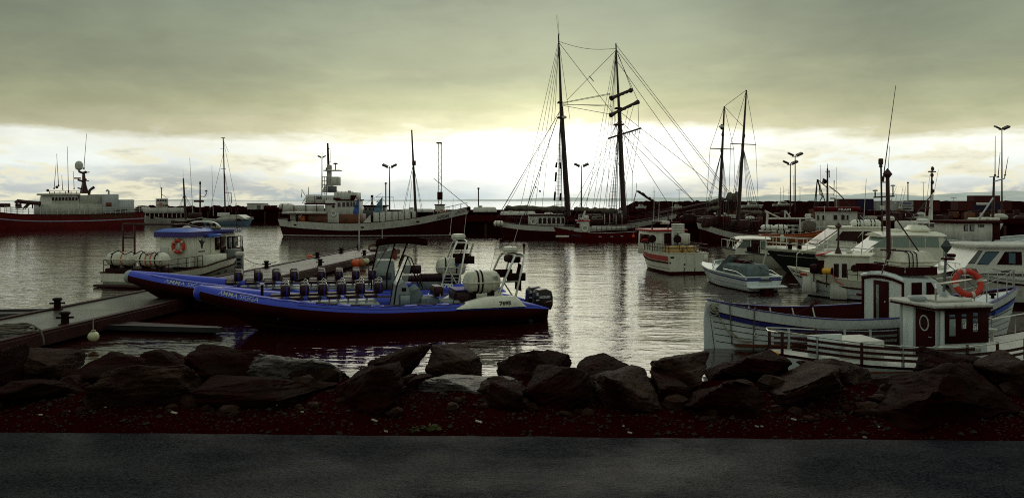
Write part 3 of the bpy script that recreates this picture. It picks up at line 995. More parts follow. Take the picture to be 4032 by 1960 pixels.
# ------------------------------------------------------------------ pontoon with bollards
PE0, PS = (-12.2, 43.9), 0.121                 # right-hand edge of the pontoon: x at a distance, drift per metre
def pedge(Y, w):                               # w metres in from the right-hand edge
    return PE0[0] + PS * (Y - PE0[1]) - w
PZ, PW = 0.5, 3.5
pont = empty('pontoon', (0, 0, 0))
tag(pont, 'long wet floating pontoon with bollards leading out between the boats', 'pontoon')
def quad_slab(mb, Ya, Yb, wa, wb, z0, z1):
    pts = [(pedge(Ya, wb), Ya), (pedge(Ya, wa), Ya), (pedge(Yb, wa), Yb), (pedge(Yb, wb), Yb)]
    return mb.loft([[V(x, y, z) for x, y in pts] for z in (z0, z1)])
for a in range(19, 35, 5):
    quad_slab(MB(), a + .02, a + 4.98, .24, PW - .24, PZ - .12, PZ).build('concrete_slab', CONCRETE, pont)
pl = MB()
pl.loft([[V(pedge(0, .26) - pedge(0, 0), 0, -.08), V(pedge(0, PW - .26) - pedge(0, 0), 0, -.08), V(pedge(0, PW - .26) - pedge(0, 0), .265, -.08), V(pedge(0, .26) - pedge(0, 0), .265, -.08)],
         [V(-.26, 0, 0), V(-PW + .26, 0, 0), V(-PW + .26, .265, 0), V(-.26, .265, 0)]])
plme = pl.mesh('plank', PLANKMAT)
Y = 39.05
rr = random.Random(3)
while Y < 65.2:
    link_mesh('plank', plme, pont, (pedge(Y, 0), Y, PZ + rr.uniform(-.006, .006)), (rr.uniform(-.012, .012), 0, 0))
    Y += .285
for nm, wa, wb, z0, z1, mt in (('edge_beam', -.02, .22, PZ - .3, PZ + .05, DARKWOOD), ('edge_beam', PW - .22, PW + .02, PZ - .3, PZ + .05, DARKWOOD), ('fender_board', -.10, -.03, .12, PZ - .02, DARKWOOD), ('float', .3, PW - .3, -.5, PZ - .13, BLACKRED)):
    quad_slab(MB(), 18.6, 65.6, wa, wb, z0, z1).build(nm, mt, pont)
def bollard_mesh():
    b = MB()
    b.lathe([(.20, 0), (.20, .03), (.13, .04), (.115, .30), (.12, .33), (.17, .36), (.17, .41), (.13, .44)], 12)
    b.tube([(-.26, 0, .24), (.26, 0, .24)], .035, 6)
    return b.mesh('bollard', BLACKRED)
bme = bollard_mesh()
for w, Y in ((.35, 25.6), (PW - .35, 29.2), (PW - .35, 22.6), (PW - .35, 47.2), (.4, 48.6), (PW - .35, 55.5), (PW - .35, 60.5), (.4, 57.5), (.4, 62.5), (PW - .35, 64.8)):
    link_mesh('bollard', bme, pont, (pedge(Y, w), Y, PZ + .004), (0, 0, .3))
# electricity pillar on the pontoon
pt = at(855, 1110, 44.0)
root = empty('power_pillar', (pedge(42.6, 2.6), 42.6, PZ + .004))
tag(root, 'grey electricity pillar with sockets on the pontoon beside the blue-roofed boat', 'power pillar')
MB().box(-.17, .17, -.15, .15, 0, 1.05, .02).build('post', DKGREY, root)
MB().box(-.2, .2, -.18, .18, 1.06, 1.28, .04).build('cap', GREYWHITE, root)
for z in (.35, .58, .81):
    MB().box(-.10, .10, -.172, -.153, z, z + .13, .008).build('socket', BLACKRED, root)
# finger pontoon
fp = empty('finger_pontoon', at(560, 1262, 26.9))
fp.location.z = 0
tag(fp, 'narrow grey finger pontoon beside the front inflatable boat bow', 'pontoon')
a, b = fp.location, V(pedge(28.3, 0), 28.3, 0)
MB().prism([(-1.6, .35), (2.6, -.25), (2.6, .25), (-1.7, 1.5)], .14, .20, 'xy').build('deck', DARKWOOD, fp)
MB().prism([(-1.6, .20), (2.9, -.48), (2.9, -.30), (-1.6, .34)], .10, .27, 'xy').build('side_beam', material('dark_beam_paint', (.020, .021, .022), .45, var=.4), fp)
MB().prism([(-1.3, .5), (2.5, -.1), (2.5, .15), (-1.3, 1.2)], -.4, .13, 'xy').build('float', BLACKRED, fp)
# rope coil on the pontoon
rr = random.Random(8)
rc = MB()
c0 = V(pedge(24.0, .9), 24.0, PZ)
pts = []
for k in range(150):
    a = k * 0.32
    r = .62 + .10 * math.sin(k * .37) - .0016 * k
    pts.append(c0 + V(r * 1.25 * math.cos(a), r * .9 * math.sin(a), .03 + .0014 * k + .015 * math.sin(k * 1.7)))
pts += [c0 + V(.75, -.1, .26), c0 + V(1.0, -.15, .12), c0 + V(1.12, -.2, -.1), c0 + V(1.15, -.22, -.3)]
rc.tube(pts, .026, 5)
tag(rc.build('rope_coil', DARKROPE), 'coiled mooring rope lying on the wet pontoon', 'rope')
# round fender buoys
def buoy(px, py, Y, r, mat, label, cord=.8, cat='buoy', group=None):
    p = at(px, py, Y)
    root = empty('round_buoy', (p.x, p.y, p.z - r))
    tag(root, label, cat, group)
    MB().sphere((0, 0, r), r, 18, 12, (1, 1, .95)).build('float', mat, root)
    nk = MB().lathe([(.09 * r / .3, 1.85 * r), (.07, 2.02 * r), (.07, 2.15 * r)], 10)
    nk.tube([(0, 0, 2.1 * r), (-.02, .02, 2.1 * r + cord * .5), (-.03, .05, 2.1 * r + cord)], .014, 5)
    nk.build('neck_and_cord', ROPE, root)
buoy(368, 1324, 24.4, .17, BUOYWHITE, 'pale round buoy hanging off the pontoon edge near the rope coil', .35)
for px, py, r, m_, l_ in ((1402, 1037, .33, BUOYORANGE, 'bright orange round buoy against the pontoon side'), (1425, 1034, .30, material('tan_buoy_vinyl', (.50, .16, .05), .5, var=.3), 'tan round buoy beside the bright orange one'), (1442, 1028, .22, BUOYWHITE, 'white round buoy at the end of the buoy row'),
                          ):
    p = at(px, py, 52.5)
    buoy(px, py, 52.5, r, m_, l_, .4, 'buoy', 'buoys along the pontoon')
buoy(1220, 1011, 57.5, .2, BUOYORANGE, 'small orange buoy on the far edge of the pontoon', .2)
hb = MB()
for k, (cx, cy) in enumerate(((0, 0), (.35, .15), (-.3, .2))):
    hb.torus((cx, cy, .12 + .08 * k), .42, .09, Matrix.Rotation(.3 * k, 3, 'X'), 18, 6)
p = at(1450, 975, 62.0)
o = hb.build('hose_coil', material('dark_red_hose', (.08, .012, .008), .6), loc=(pedge(62.8, 1.0), 62.8, PZ)); tag(o, 'dark coiled hose at the pontoon end by the flagpole', 'hose')
# far gangway at the picture edge
gw = empty('gangway', at(60, 1235, 29.2)); gw.location.z = 0
tag(gw, 'dark ribbed walkway corner at the left picture edge', 'gangway')
MB().prism([(-4, -1.2), (1.8, -.2), (2.6, .55), (-4, .9)], .2, .42, 'xy').build('deck', PLANKMAT, gw)
MB().tube([(-4, -.2, .46), (1.5, .3, .46)], .05, 6).build('kerb_rail', CONCRETE, gw)

# ------------------------------------------------------------------ quays, breakwater, hills
def quay(name, label, px0, px1, Y, top, depth, mat):
    root = empty(name, ((px0 - CXP) * Y / FPX, Y, 0))
    tag(root, label, 'quay')
    L = (px1 - px0) * Y / FPX
    MB().box(0, L, 0, depth, -2, top - .3).build('wall', mat, root)
    MB().box(-.1, L + .1, -.25, depth, top - .296, top, .05).build('capping', mat, root)
    f = MB().box(0, .35, -.2, -.004, -.4, top - .35).mesh('fender_pile', DARKWOOD)
    for k in range(int(L / 3)):
        link_mesh('fender_pile', f, root, (k * 3 + 1, 0, 0))
    return root
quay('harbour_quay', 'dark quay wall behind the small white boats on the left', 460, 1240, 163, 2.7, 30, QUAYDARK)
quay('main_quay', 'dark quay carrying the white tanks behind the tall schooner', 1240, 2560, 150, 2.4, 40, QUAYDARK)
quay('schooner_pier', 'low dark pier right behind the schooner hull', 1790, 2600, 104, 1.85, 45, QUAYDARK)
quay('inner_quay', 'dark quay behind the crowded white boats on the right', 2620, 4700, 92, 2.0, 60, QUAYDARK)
# rock mound breakwater
bw = MB()
def fbw(i, j):
    X = lerp(26, 150, i)
    prof = [(0, 0.3), (6, 1.2), (14, 3.6), (20, 4.45), (24, 4.5), (34, 3), (50, 0)]
    d, z = prof[round(j * 6)]
    z *= min(1, max(0.0, (X - 26) / 7)) ** .6
    n_ = noise.noise(V(X * .55, d * .4, 2)) * .35 + noise.noise(V(X * 1.4, d, 5)) * .25
    return V(X, 184 + d, max(z + n_ - .1, -1))
bw.grid(fbw, 420, 6)
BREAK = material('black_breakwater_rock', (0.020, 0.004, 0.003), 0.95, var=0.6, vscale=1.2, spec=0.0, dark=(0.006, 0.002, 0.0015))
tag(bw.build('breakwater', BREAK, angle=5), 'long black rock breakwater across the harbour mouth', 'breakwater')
# rubble heaped on the left quay and gear lying about on the inner quay
rb = MB()
def frub(i, j):
    X = lerp(at(500, 0, 166).x, at(1235, 0, 166).x, i)
    z = 2.6 + (0, .5, .75, .6, 0)[round(j * 4)] * (1 + .9 * noise.noise(V(X * .6, j, 1)) + .6 * noise.noise(V(X * 1.7, j * 2, 8)))
    return V(X, 168 + 8 * j, z)
rb.grid(frub, 260, 4)
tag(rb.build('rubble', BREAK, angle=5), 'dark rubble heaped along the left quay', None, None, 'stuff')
rr = random.Random(31)
for nm, mt, cnt in (('dark_gear', DARKWOOD, 90), ('pale_gear', TANKMAT, 26), ('rusty_gear', RUSTBROWN, 22)):
    g_ = MB()
    for k in range(cnt):
        Yq = rr.uniform(94, 140); X = rr.uniform((2680 - CXP) * Yq / FPX, (4150 - CXP) * Yq / FPX)
        a = rr.uniform(0, PI); R = Matrix.Rotation(a, 3, 'Z')
        kind = rr.random()
        if kind < .55:
            s3 = (rr.uniform(.5, 2.2), rr.uniform(.5, 1.2), rr.uniform(.3, 1.1) * (.6 if nm == 'pale_gear' else 1))
            g_.obox((X, Yq, 2.002 + s3[2] / 2), s3, R)
        elif kind < .8:
            g_.tube([(X, Yq, 2.1), (X + rr.uniform(-1.5, 1.5), Yq, 2.1 + rr.uniform(.1, 1.2))], rr.uniform(.03, .09), 5)
        else:
            r_ = rr.uniform(.3, .8)
            g_.sphere((X, Yq, 2.0 + r_ * .4), r_, 9, 6, (1.5, 1, .7))
    tag(g_.build(nm, mt, angle=20), {'dark_gear': 'dark crates, nets and poles lying about on the inner quay', 'pale_gear': 'pale tubs and boards lying about on the inner quay', 'rusty_gear': 'rusty brown gear lying about on the inner quay'}[nm], None, None, 'stuff')
rr = random.Random(9)
far = MB()
HILL = material('hazy_snow_hill', (0.97, 0.98, 0.97), 1.0, var=0.1, vscale=0.0022, dark=(0.74, 0.80, 0.82), spec=0.0)  # snow streaks, with distance haze painted in as a near-white base
def fhill(i, j):
    px = lerp(-400, 5200, i)
    X = (px - CXP) * 9000 / FPX
    ridge = interp([(-400, 0), (500, 0), (1100, 2), (1700, 12), (2300, 30), (2700, 38), (3000, 60), (3250, 78), (3400, 72), (3560, 118), (3650, 92), (3760, 62), (3870, 105), (4050, 118), (4400, 140), (5200, 90)], px)
    h = .36 * ridge * 9000 / FPX
    h *= (.9 + .22 * noise.noise(V(px * .012, 0, 1)) + .08 * noise.noise(V(px * .05, 0, 4)))
    jj = j if j < .6 else (1 - j) * 1.5
    z = h * (jj / .6) ** .8
    z += 60 * noise.noise(V(X * .0016, j * 4, 3)) * jj
    return V(X, 8200 + 2600 * j, max(z, -5))
far.grid(fhill, 300, 16)
tag(far.build('hills', HILL, angle=180), 'haze-pale snow-streaked mountains beyond the harbour', None, None, 'structure')

# ------------------------------------------------------------------ quay furniture
def floodlight(px, py_top, py_base, Y, label, size=1.0, spread=1.0, group='floodlight poles on the quays'):
    a, b = at(px, py_top, Y), at(px, py_base, Y)
    H = a.z - b.z
    root = empty('floodlight_pole', b)
    tag(root, label, 'light pole', group)
    k = Y / 150 * size
    MB().tube([(0, 0, 0), (0, 0, H * .55), (0, 0, H)], [.16 * k, .12 * k, .08 * k], 8).build('pole', DARKSTEEL, root)
    MB().tube([(-.7 * spread * k, 0, H + .12), (-.55 * spread * k, 0, H - .35 * k), (.55 * spread * k, 0, H - .35 * k), (.7 * spread * k, 0, H + .12)], .06 * k, 6).build('bracket', DARKSTEEL, root)
    for s_ in (-1, 1):
        R = Matrix.Rotation(s_ * -.42, 3, 'Y') @ Matrix.Rotation(.3, 3, 'X')
        MB().obox((s_ * .85 * spread * k, 0, H + .12 * k), (1.15 * k, .8 * k, .34 * k), R).build('floodlight', LAMPDARK, root)
floodlight(1534, 655, 838, 160, 'twin floodlight pole behind the white whale-watching ship')
floodlight(2289, 652, 822, 165, 'twin floodlight pole between the two tall schooner masts')
floodlight(3112, 642, 835, 160, 'shorter floodlight pole of the close pair')
floodlight(3131, 610, 835, 150, 'taller floodlight pole of the close pair')
floodlight(1267, 618, 800, 175, 'thin floodlight pole beside the ship tower', .55)
floodlight(3945, 505, 850, 118, 'tallest floodlight pole on the right by the stacked containers')
def lamp_post(px, py_top, py_base, Y, label):
    a, b = at(px, py_top, Y), at(px, py_base, Y)
    H = a.z - b.z
    root = empty('lamp_post', b)
    tag(root, label, 'lamp post', 'slim lamp posts on the far shore')
    MB().tube([(0, 0, 0), (0, 0, H)], [.1, .06], 6).build('pole', GALV, root)
    MB().box(-.75, .75, -.1, .1, H, H + .14, .03).build('lamp_head', GALV, root)
lamp_post(3150, 739, 805, 210, 'slim T-shaped lamp post just right of the floodlight pair')
lamp_post(3636, 719, 805, 210, 'slim T-shaped lamp post above the white containers')
lamp_post(2674, 750, 805, 210, 'short slim lamp post on the breakwater by the bowsprit')
lamp_post(3755, 780, 806, 205, 'low lamp post left of the big red container')
lamp_post(3948, 778, 806, 205, 'low lamp post right of the big red container')
def plain_pole(px, py_top, py_base, Y, label, r=.12, cap=.25):
    a, b = at(px, py_top, Y), at(px, py_base, Y)
    root = empty('mooring_pole', b)
    tag(root, label, 'pole')
    H = a.z - b.z
    MB().tube([(0, 0, 0), (0, 0, H)], r, 8).build('pole', DARKSTEEL, root)
    MB().lathe([(r * .6, H), (cap, H + .05), (cap * .9, H + cap), (r * .4, H + cap * 1.4)], 8).build('cap', DARKSTEEL, root)
plain_pole(1519, 725, 838, 155, 'thin dark pole standing just left of the twin floodlight pole')
plain_pole(1884, 745, 825, 160, 'short dark pole above the left end of the tanks')
plain_pole(3575, 722, 820, 180, 'dark pole above the containers behind the cruisers')
# lattice mast with hut
Y = 158
a, b = at(1732, 566, Y), at(1732, 806, Y)
root = empty('lattice_mast', b); H = a.z - b.z
tag(root, 'slim white lattice mast with a dark box and hut at its foot', 'mast')
lat = MB()
for x_ in (-.32, .32):
    for y_ in (-.32, .32):
        lat.tube([(x_, y_, 0), (x_, y_, H)], .05, 4)
n = 18
for k in range(n):
    z0, z1 = H * k / n, H * (k + 1) / n
    s_ = 1 if k % 2 else -1
    lat.tube([(-.32 * s_, -.32, z0), (.32 * s_, -.32, z1)], .035, 4)
    lat.tube([(-.32, .32 * s_, z0), (-.32, -.32 * s_, z1)], .035, 4)
lat.build('lattice', GREYWHITE, root)
MB().box(-.7, .4, -.4, .4, H, H + .28, .04).build('lamp_head', LAMPDARK, root)
MB().box(-.5, .6, -.5, -.34, 1.0, 2.6, .03).build('signal_box', MAROON, root)
MB().box(-.9, .9, -.9, .9, -2.0, -.1, .03).build('hut', TANKMAT, root)
MB().box(-1.05, 1.05, -1.05, 1.05, -.096, .1, .03).build('hut_roof', MAROON, root)
# storage tanks lying on the quay
def tank(px0, px1, py0, py1, Y, label, lad=True):
    a, b = at(px0, py0, Y), at(px1, py1, Y)
    r = (a.z - b.z) / 2
    L = b.x - a.x
    root = empty('storage_tank', (a.x, Y, b.z))
    tag(root, label, 'tank', 'white storage tanks on the quay')
    prof = [(.02, 0), (r * .6, .05), (r * .9, .22), (r, .5)] + [(r, lerp(.5, L - .5, i / 6)) for i in range(1, 6)] + [(r, L - .5), (r * .9, L - .22), (r * .6, L - .05), (.02, L)]
    MB().lathe(prof, 24, (0, 0, r), 'x').build('shell', TANKMAT, root)
    for f in (.2, .8):
        MB().box(L * f - .25, L * f + .25, -r * .8, r * .8, -.9, r * .5).build('saddle', TANKMAT, root)
    MB().lathe([(.45, 2 * r - .06), (.45, 2 * r + .25), (.2, 2 * r + .3)], 12, (L * .3, 0, 0)).build('manhole', TANKMAT, root)
    if lad:
        l_ = MB()
        for x_ in (L * .55, L * .55 + .4):
            l_.tube([(x_, -r - .05, 0), (x_, -r - .05, 1.3 * r), (x_, -.2 * r, 2 * r + .1)], .03, 4)
        for k in range(6):
            l_.tube([(L * .55, -r - .05, .2 + k * r * .2), (L * .55 + .4, -r - .05, .2 + k * r * .2)], .025, 4)
        l_.build('ladder', GALV, root)
tank(1582, 1708, 822, 850, 152, 'white storage tank behind the bow rail of the whale-watching ship', False)
tank(1862, 1956, 815, 856, 152, 'short fat white tank with a ladder behind the furled sail')
tank(1968, 2110, 832, 862, 150, 'long white tank lying behind the schooner deckhouse', False)
# shed and tubs on the left quay
p = at(1002, 836, 168)
root = empty('quay_shed', (p.x - 1.6, 168, 2.75)); tag(root, 'small pale grey shed on the dark quay left of the ship', 'shed')
MB().box(0, 3.6, 0, 3, -.1, 1.15).build('wall', TANKMAT, root)
MB().box(-.1, 3.7, -.1, 3.1, 1.154, 1.3).build('roof', GREY, root)
MB().box(2.1, 2.9, -.05, -.004, 0, .9).build('door', DKGREY, root)
rr = random.Random(21)
for k, (px, lab) in enumerate(((1050, 'dark tub left of the jumbled crates on the far quay'), (1063, 'dark crate with a leaning lid on the far quay'), (1080, 'tall dark crate nearest to the ship stern on the quay'), (560, 'dark crate on the quay just right of the red trawler'), (745, 'dark tub behind the wooden mast'), (815, 'dark tub under the bent lamp pole on the quay'))):
    p = at(px, 830, 166)
    w, h = rr.uniform(.5, .9), rr.uniform(.5, .85)
    root = empty('quay_crate', (p.x, 166, 2.704)); tag(root, lab, 'crate', 'dark crates on the far quay')
    MB().box(-w, w, -.5, .5, 0, h, .06, .05, .05).build('body', MAROON, root)
    MB().box(-w - .03, w + .03, -.52, .52, h + .002, h + .12, .04).build('lid', DARKWOOD, root)
# shipping containers
def container(px0, px1, py0, py1, Y, mat, label, words=None, wc=None):
    a, b = at(px0, py0, Y), at(px1, py1, Y)
    L, h = b.x - a.x, a.z - b.z
    root = empty('shipping_container', (a.x, Y, b.z))
    tag(root, label, 'container', 'shipping containers on the far quay')
    w = MB()
    n = max(6, int(L / .28))
    poly = []
    for k in range(n):
        x0, x1 = .12 + (L - .24) * k / n, .12 + (L - .24) * (k + 1) / n
        d = (x1 - x0) / 4
        poly += [(x0, 0.0), (x0 + d, 0.0), (x0 + 2 * d, .04), (x0 + 3 * d, .04)]
    poly += [(L - .12, 0.0), (L - .12, 2.4), (.12, 2.4)]
    w.prism(poly, .12, h - .12, 'xy').build('corrugated_wall', mat, root)
    fr = MB()
    for x_ in (0, L - .118):
        fr.box(x_, x_ + .118, -.03, 2.43, 0, h)
    fr.box(.12, L - .12, -.028, 2.428, 0.002, .118)
    fr.box(.12, L - .12, -.028, 2.428, h - .118, h - .002)
    fr.build('frame', mat, root)
    if words:
        letter(words, h * .34, wc, root, (L * .12, -.04, h * .33), (1, 0, 0), (0, 0, 1), bold=.02, wide=L * .76)
container(3305, 3372, 783, 827, 150, CONTRED, 'dark red container at the left end of the container row')
container(3374, 3440, 783, 827, 150, CONTNAVY, 'dark navy container behind the white boat wheelhouse')
container(3440, 3548, 791, 829, 151, CONTWHITE, 'long grey-white container with no lettering')
container(3550, 3596, 791, 809, 150, CONTWHITE, 'upper small white container with blue lettering', 'EIMSKIP', NAVY)
container(3550, 3596, 811, 831, 150, CONTWHITE, 'lower small white container with dark lettering', 'EIMSKIP', LETTERDARK)
container(3600, 3700, 788, 830, 150, CONTRED, 'dark red container right of the lettered white ones')
container(3771, 3835, 791, 828, 150, CONTRED, 'low dark red container beside the tall stack')
container(3836, 3938, 770, 799, 150, CONTRED, 'topmost dark red container of the tall stack')
container(3836, 3938, 800, 830, 150, CONTNAVY, 'lower container under the topmost red one')
container(3940, 3985, 794, 828, 152, CONTRED, 'dark red container right of the tall stack')

# ------------------------------------------------------------------ shared fittings
def raft_canister(parent, c, L, r, axis, name='life_raft', ribs=True, straps=None, mat=None, n=20):
    """a split fibreglass canister with ribs, a rim where the halves meet, and straps"""
    mat = mat or RAFT
    prof = [(.03, 0), (r * .55, .03), (r * .82, .12), (r * .95, .24)]
    k = 12
    for i in range(k + 1):
        x = lerp(.26, L - .26, i / k)
        prof.append((r * (1.0 if not ribs or i % 2 else .955), x))
    prof += [(r * .95, L - .24), (r * .82, L - .12), (r * .55, L - .03), (.03, L)]
    o = {'x': (c[0] - L / 2, c[1], c[2]), 'y': (c[0], c[1] - L / 2, c[2])}[axis]
    body = MB().lathe(prof, n, o, axis).build(name, mat, parent)
    rim = MB()
    for s_ in (-1, 1):
        if axis == 'x':
            rim.box(c[0] - L / 2 + .05, c[0] + L / 2 - .05, c[1] + s_ * r * .93, c[1] + s_ * r * 1.06, c[2] - .025, c[2] + .025, .01)
            rim.box(c[0] + s_ * (L / 2 - .06), c[0] + s_ * (L / 2 + .012), c[1] - r * .62, c[1] + r * .62, c[2] - .0255, c[2] + .0255, .01)
        else:
            rim.box(c[0] + s_ * r * .93, c[0] + s_ * r * 1.06, c[1] - L / 2 + .05, c[1] + L / 2 - .05, c[2] - .025, c[2] + .025, .01)
            rim.box(c[0] - r * .62, c[0] + r * .62, c[1] + s_ * (L / 2 - .06), c[1] + s_ * (L / 2 + .012), c[2] - .0255, c[2] + .0255, .01)
    rim.build('rim', mat, body)
    for f, m_ in (straps or ((.32, BLACKRED), (.68, BLACKRED))):
        st = MB()
        rings = []
        for i in range(25):
            a = 2 * PI * i / 24
            ring = []
            for dx, rr_ in ((-.03, r * 1.0), (.03, r * 1.0), (.03, r * 1.035), (-.03, r * 1.035)):
                p = (c[0] - L / 2 + L * f + dx, c[1] + rr_ * math.cos(a), c[2] + rr_ * math.sin(a)) if axis == 'x' else (c[0] + rr_ * math.cos(a), c[1] - L / 2 + L * f + dx, c[2] + rr_ * math.sin(a))
                ring.append(p)
            rings.append(ring)
        st.loft(rings, caps=False).build('strap', m_, body)
    for f in (.25, .75):
        cr = MB()
        if axis == 'x':
            x_ = c[0] - L / 2 + L * f
            cr.box(x_ - .05, x_ + .05, c[1] - r * .8, c[1] + r * .8, c[2] - r - .16, c[2] - r * .72)
        else:
            y_ = c[1] - L / 2 + L * f
            cr.box(c[0] - r * .8, c[0] + r * .8, y_ - .05, y_ + .05, c[2] - r - .16, c[2] - r * .72)
        cr.build('cradle', BLACKRED, body)
    return body
def whip(parent, a, b, r=.012, mat=None, name='whip_antenna'):
    a, b = Vector(a), Vector(b)
    m_ = MB()
    m_.tube([a, a + (b - a) * .06], r * 2.2, 5)
    m_.tube([a + (b - a) * .06, b], [r, r * .5], 5)
    return m_.build(name, mat or GALV, parent)
def radome(parent, c, r=.29, h=.24, mat=None):
    o = MB().lathe([(r * .6, 0), (r * .95, .02), (r, h * .3), (r, h * .62), (r * .88, h * .9), (r * .5, h), (.01, h * 1.02)], 20, c).build('radome', mat or RAFT, parent)
    MB().lathe([(r * 1.004, h * .33), (r * 1.012, h * .36), (r * 1.012, h * .42), (r * 1.004, h * .45)], 20, c).build('radome_band', GREY, o)
    return o
def lifebuoy(loc, mat3, R, r, label, parent_cat='lifebuoy', mat=None, n=30):
    root = empty('lifebuoy', loc)
    tag(root, label, parent_cat, 'lifebuoys')
    MB().torus((0, 0, 0), R, r, mat3, n, 12).build('ring', mat or RINGRED, root)
    for k in range(4):
        a = PI / 4 + k * PI / 2
        MB().torus((0, 0, 0), R, r * 1.05, mat3, 4, 12, a - .12, a + .12).build('reflective_band', GREYWHITE, root)
    rp = MB()
    pts = []
    for i in range(33):
        a = 2 * PI * i / 32
        rad = R + r * (1.15 + .35 * abs(math.sin(2 * (a - PI / 4))))
        pts.append(mat3 @ V(rad * math.cos(a), rad * math.sin(a), 0))
    rp.tube(pts, r * .12, 5)
    rp.build('grab_line', ROPE, root)
    return root

# ------------------------------------------------------------------ rigid inflatable tour boats
def rib_boat(fr, B, spec):
    root, L = fr.root, fr.L
    r0 = .36
    hb = B / 2 - r0 * .55
    def centre(t, side):
        """tube centre line, t = 0 stern end .. 1 stem"""
        x = lerp(-.02, L - .30, t)
        tb = max(0.0, (t - .58) / .42)
        y = side * hb * (1 - tb ** 2.3)
        z = .50 + .06 * t + .84 * max(0.0, (t - .45) / .55) ** 1.9
        return V(x, y, z)
    def rad(t):
        return r0 * (interp([(0, .12), (.045, .62), (.09, 1.0), (.7, 1.0), (.92, .9), (1.0, .74)], t))
    N = 56
    # the tube skin: blue upper half, dark lower half
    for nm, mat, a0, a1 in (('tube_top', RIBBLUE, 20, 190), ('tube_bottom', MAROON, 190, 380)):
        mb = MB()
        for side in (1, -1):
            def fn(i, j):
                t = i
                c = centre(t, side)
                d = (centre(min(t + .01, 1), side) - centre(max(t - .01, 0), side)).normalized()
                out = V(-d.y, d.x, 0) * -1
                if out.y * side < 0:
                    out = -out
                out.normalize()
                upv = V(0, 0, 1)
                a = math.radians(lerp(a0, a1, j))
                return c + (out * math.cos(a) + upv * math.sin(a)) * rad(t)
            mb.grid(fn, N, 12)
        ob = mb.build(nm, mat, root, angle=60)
        if nm == 'tube_top':
            tubeo = ob
    def on_tube(t, ang, side, lift=.0):
        c = centre(t, side)
        d = (centre(min(t + .01, 1), side) - centre(max(t - .01, 0), side)).normalized()
        out = V(d.y, -d.x, 0)
        if out.y * side < 0:
            out = -out
        out.normalize()
        a = math.radians(ang)
        return c + (out * math.cos(a) + V(0, 0, 1) * math.sin(a)) * (rad(t) + lift)
    # nose cap
    MB().sphere(centre(1.0, 1) + V(.06, 0, .0), r0 * .78, 14, 10, (.85, 1.0, 1)).build('nose_cap', RIBBLUE if not spec.get('grey_nose') else GREY, root)
    # non-slip patches on the tube tops and the rubbing strake
    for side in (1, -1):
        for k in range(6):
            t0 = .16 + k * .095
            MB().grid(lambda i, j: on_tube(lerp(t0, t0 + .058, i), lerp(72, 118, j), side, .008), 4, 4).build('step_patch', BLACKRED, root)
        st = MB()
        rings = []
        for i in range(41):
            t = lerp(.03, .74, i / 40)
            rings.append([on_tube(t, 40, side, -.005), on_tube(t, 40, side, .012), on_tube(t, 44, side, .012), on_tube(t, 44, side, -.005)])
        st.loft(rings).build('rubbing_strip', NAVY, root)
        gl = MB()
        for k in range(14):
            ta, tb_ = .12 + k * .058, .12 + (k + 1) * .058
            gl.tube([on_tube(lerp(ta, tb_, f), 64 - 8 * math.sin(PI * f), side, .02) for f in (0, .33, .66, 1)], .010, 4)
        gl.build('lifeline', BLACKRED, root)
    # V hull under the tube
    hull = Hull(L - .35, B - .5, [(0, .34), (.5, .38), (.75, .62), (1, 1.15)], keel=-.55, tw=.96, tm=.35, pw=2.3, rake=2.7, q0=.62, q1=.9, rk=2.6)
    hull.band(0.0, 1.0, 'hull', MAROON, root, nt=40, nv=8)
    for k, v_ in enumerate((.30, .48, .66)):
        hull.solid_strip(v_, v_ + .045, 'spray_rail', material('spray_rail_grey', (.040, .048, .042), .4, var=.3), root, .02, .93, 36, .035)
    # cockpit sole and liner
    mb = MB()
    mb.grid(lambda i, j: (lambda c: V(c.x, (abs(c.y) - .02) * (2 * j - 1), .50 + .55 * max(0, (i - .62) / .38) ** 1.7))(centre(lerp(.05, .965, i), 1)), 28, 2)
    mb.build('deck', DKGREY, root)
    for yy in (.5, -.5):
        x0, x1 = spec['plinth']
        pl_ = MB().box(fr.u(x0, 1), fr.u(x1, 1), yy - .26, yy + .26, .46, .90, .04).build('seat_plinth', GREY, root)
        n = 5
        for k in range(n):
            xa = lerp(fr.u(x0, 1), fr.u(x1, 1), (k + .2) / n)
            xb = lerp(fr.u(x0, 1), fr.u(x1, 1), (k + .8) / n)
            MB().box(xa, xb, yy + .262, yy + .275, .60, .80, .01).build('locker_panel', BLACKRED, pl_)
    # passenger seats
    for px in spec['seats']:
        for yy in spec.get('seat_y', (.52, -.50)):
            u = fr.u(px, yy)
            sx = -1
            seat = MB().box(u - .16, u + .34, yy - .20, yy + .20, 1.10, 1.20, .04).build('seat', SEATVINYL, root)
            bk = MB()
            bk.box(u - .34, u - .02, yy - .21, yy + .21, 1.24, 1.63, .06)
            bk.build('backrest', SEATVINYL, seat)
            for s_ in (-1, 1):
                pp = MB()
                pp.box(u - .26, u - .20, yy + s_ * .20, yy + s_ * .222, 1.27, 1.60, .008)
                pp.build('piping', SEATBLUE, seat)
            fm = MB()
            for s_ in (-1, 1):
                fm.tube([(u - .02, yy + s_ * .15, .90), (u - .12, yy + s_ * .15, 1.12), (u - .20, yy + s_ * .15, 1.5)], .018, 5)
                fm.tube([(u + .26, yy + s_ * .15, .90), (u + .22, yy + s_ * .15, 1.11)], .018, 5)
            if spec.get('hoops'):
                fm.torus((u - .30, yy, 1.52), .15, .014, Matrix.Rotation(PI / 2, 3, 'Y') @ Matrix.Rotation(0, 3, 'X'), 16, 5)
                fm.tube([(u - .30, yy - .1, 1.66), (u - .22, yy - .12, 1.72), (u - .16, yy - .12, 1.62)], .02, 5)
            fm.build('seat_frame', STEEL, seat)
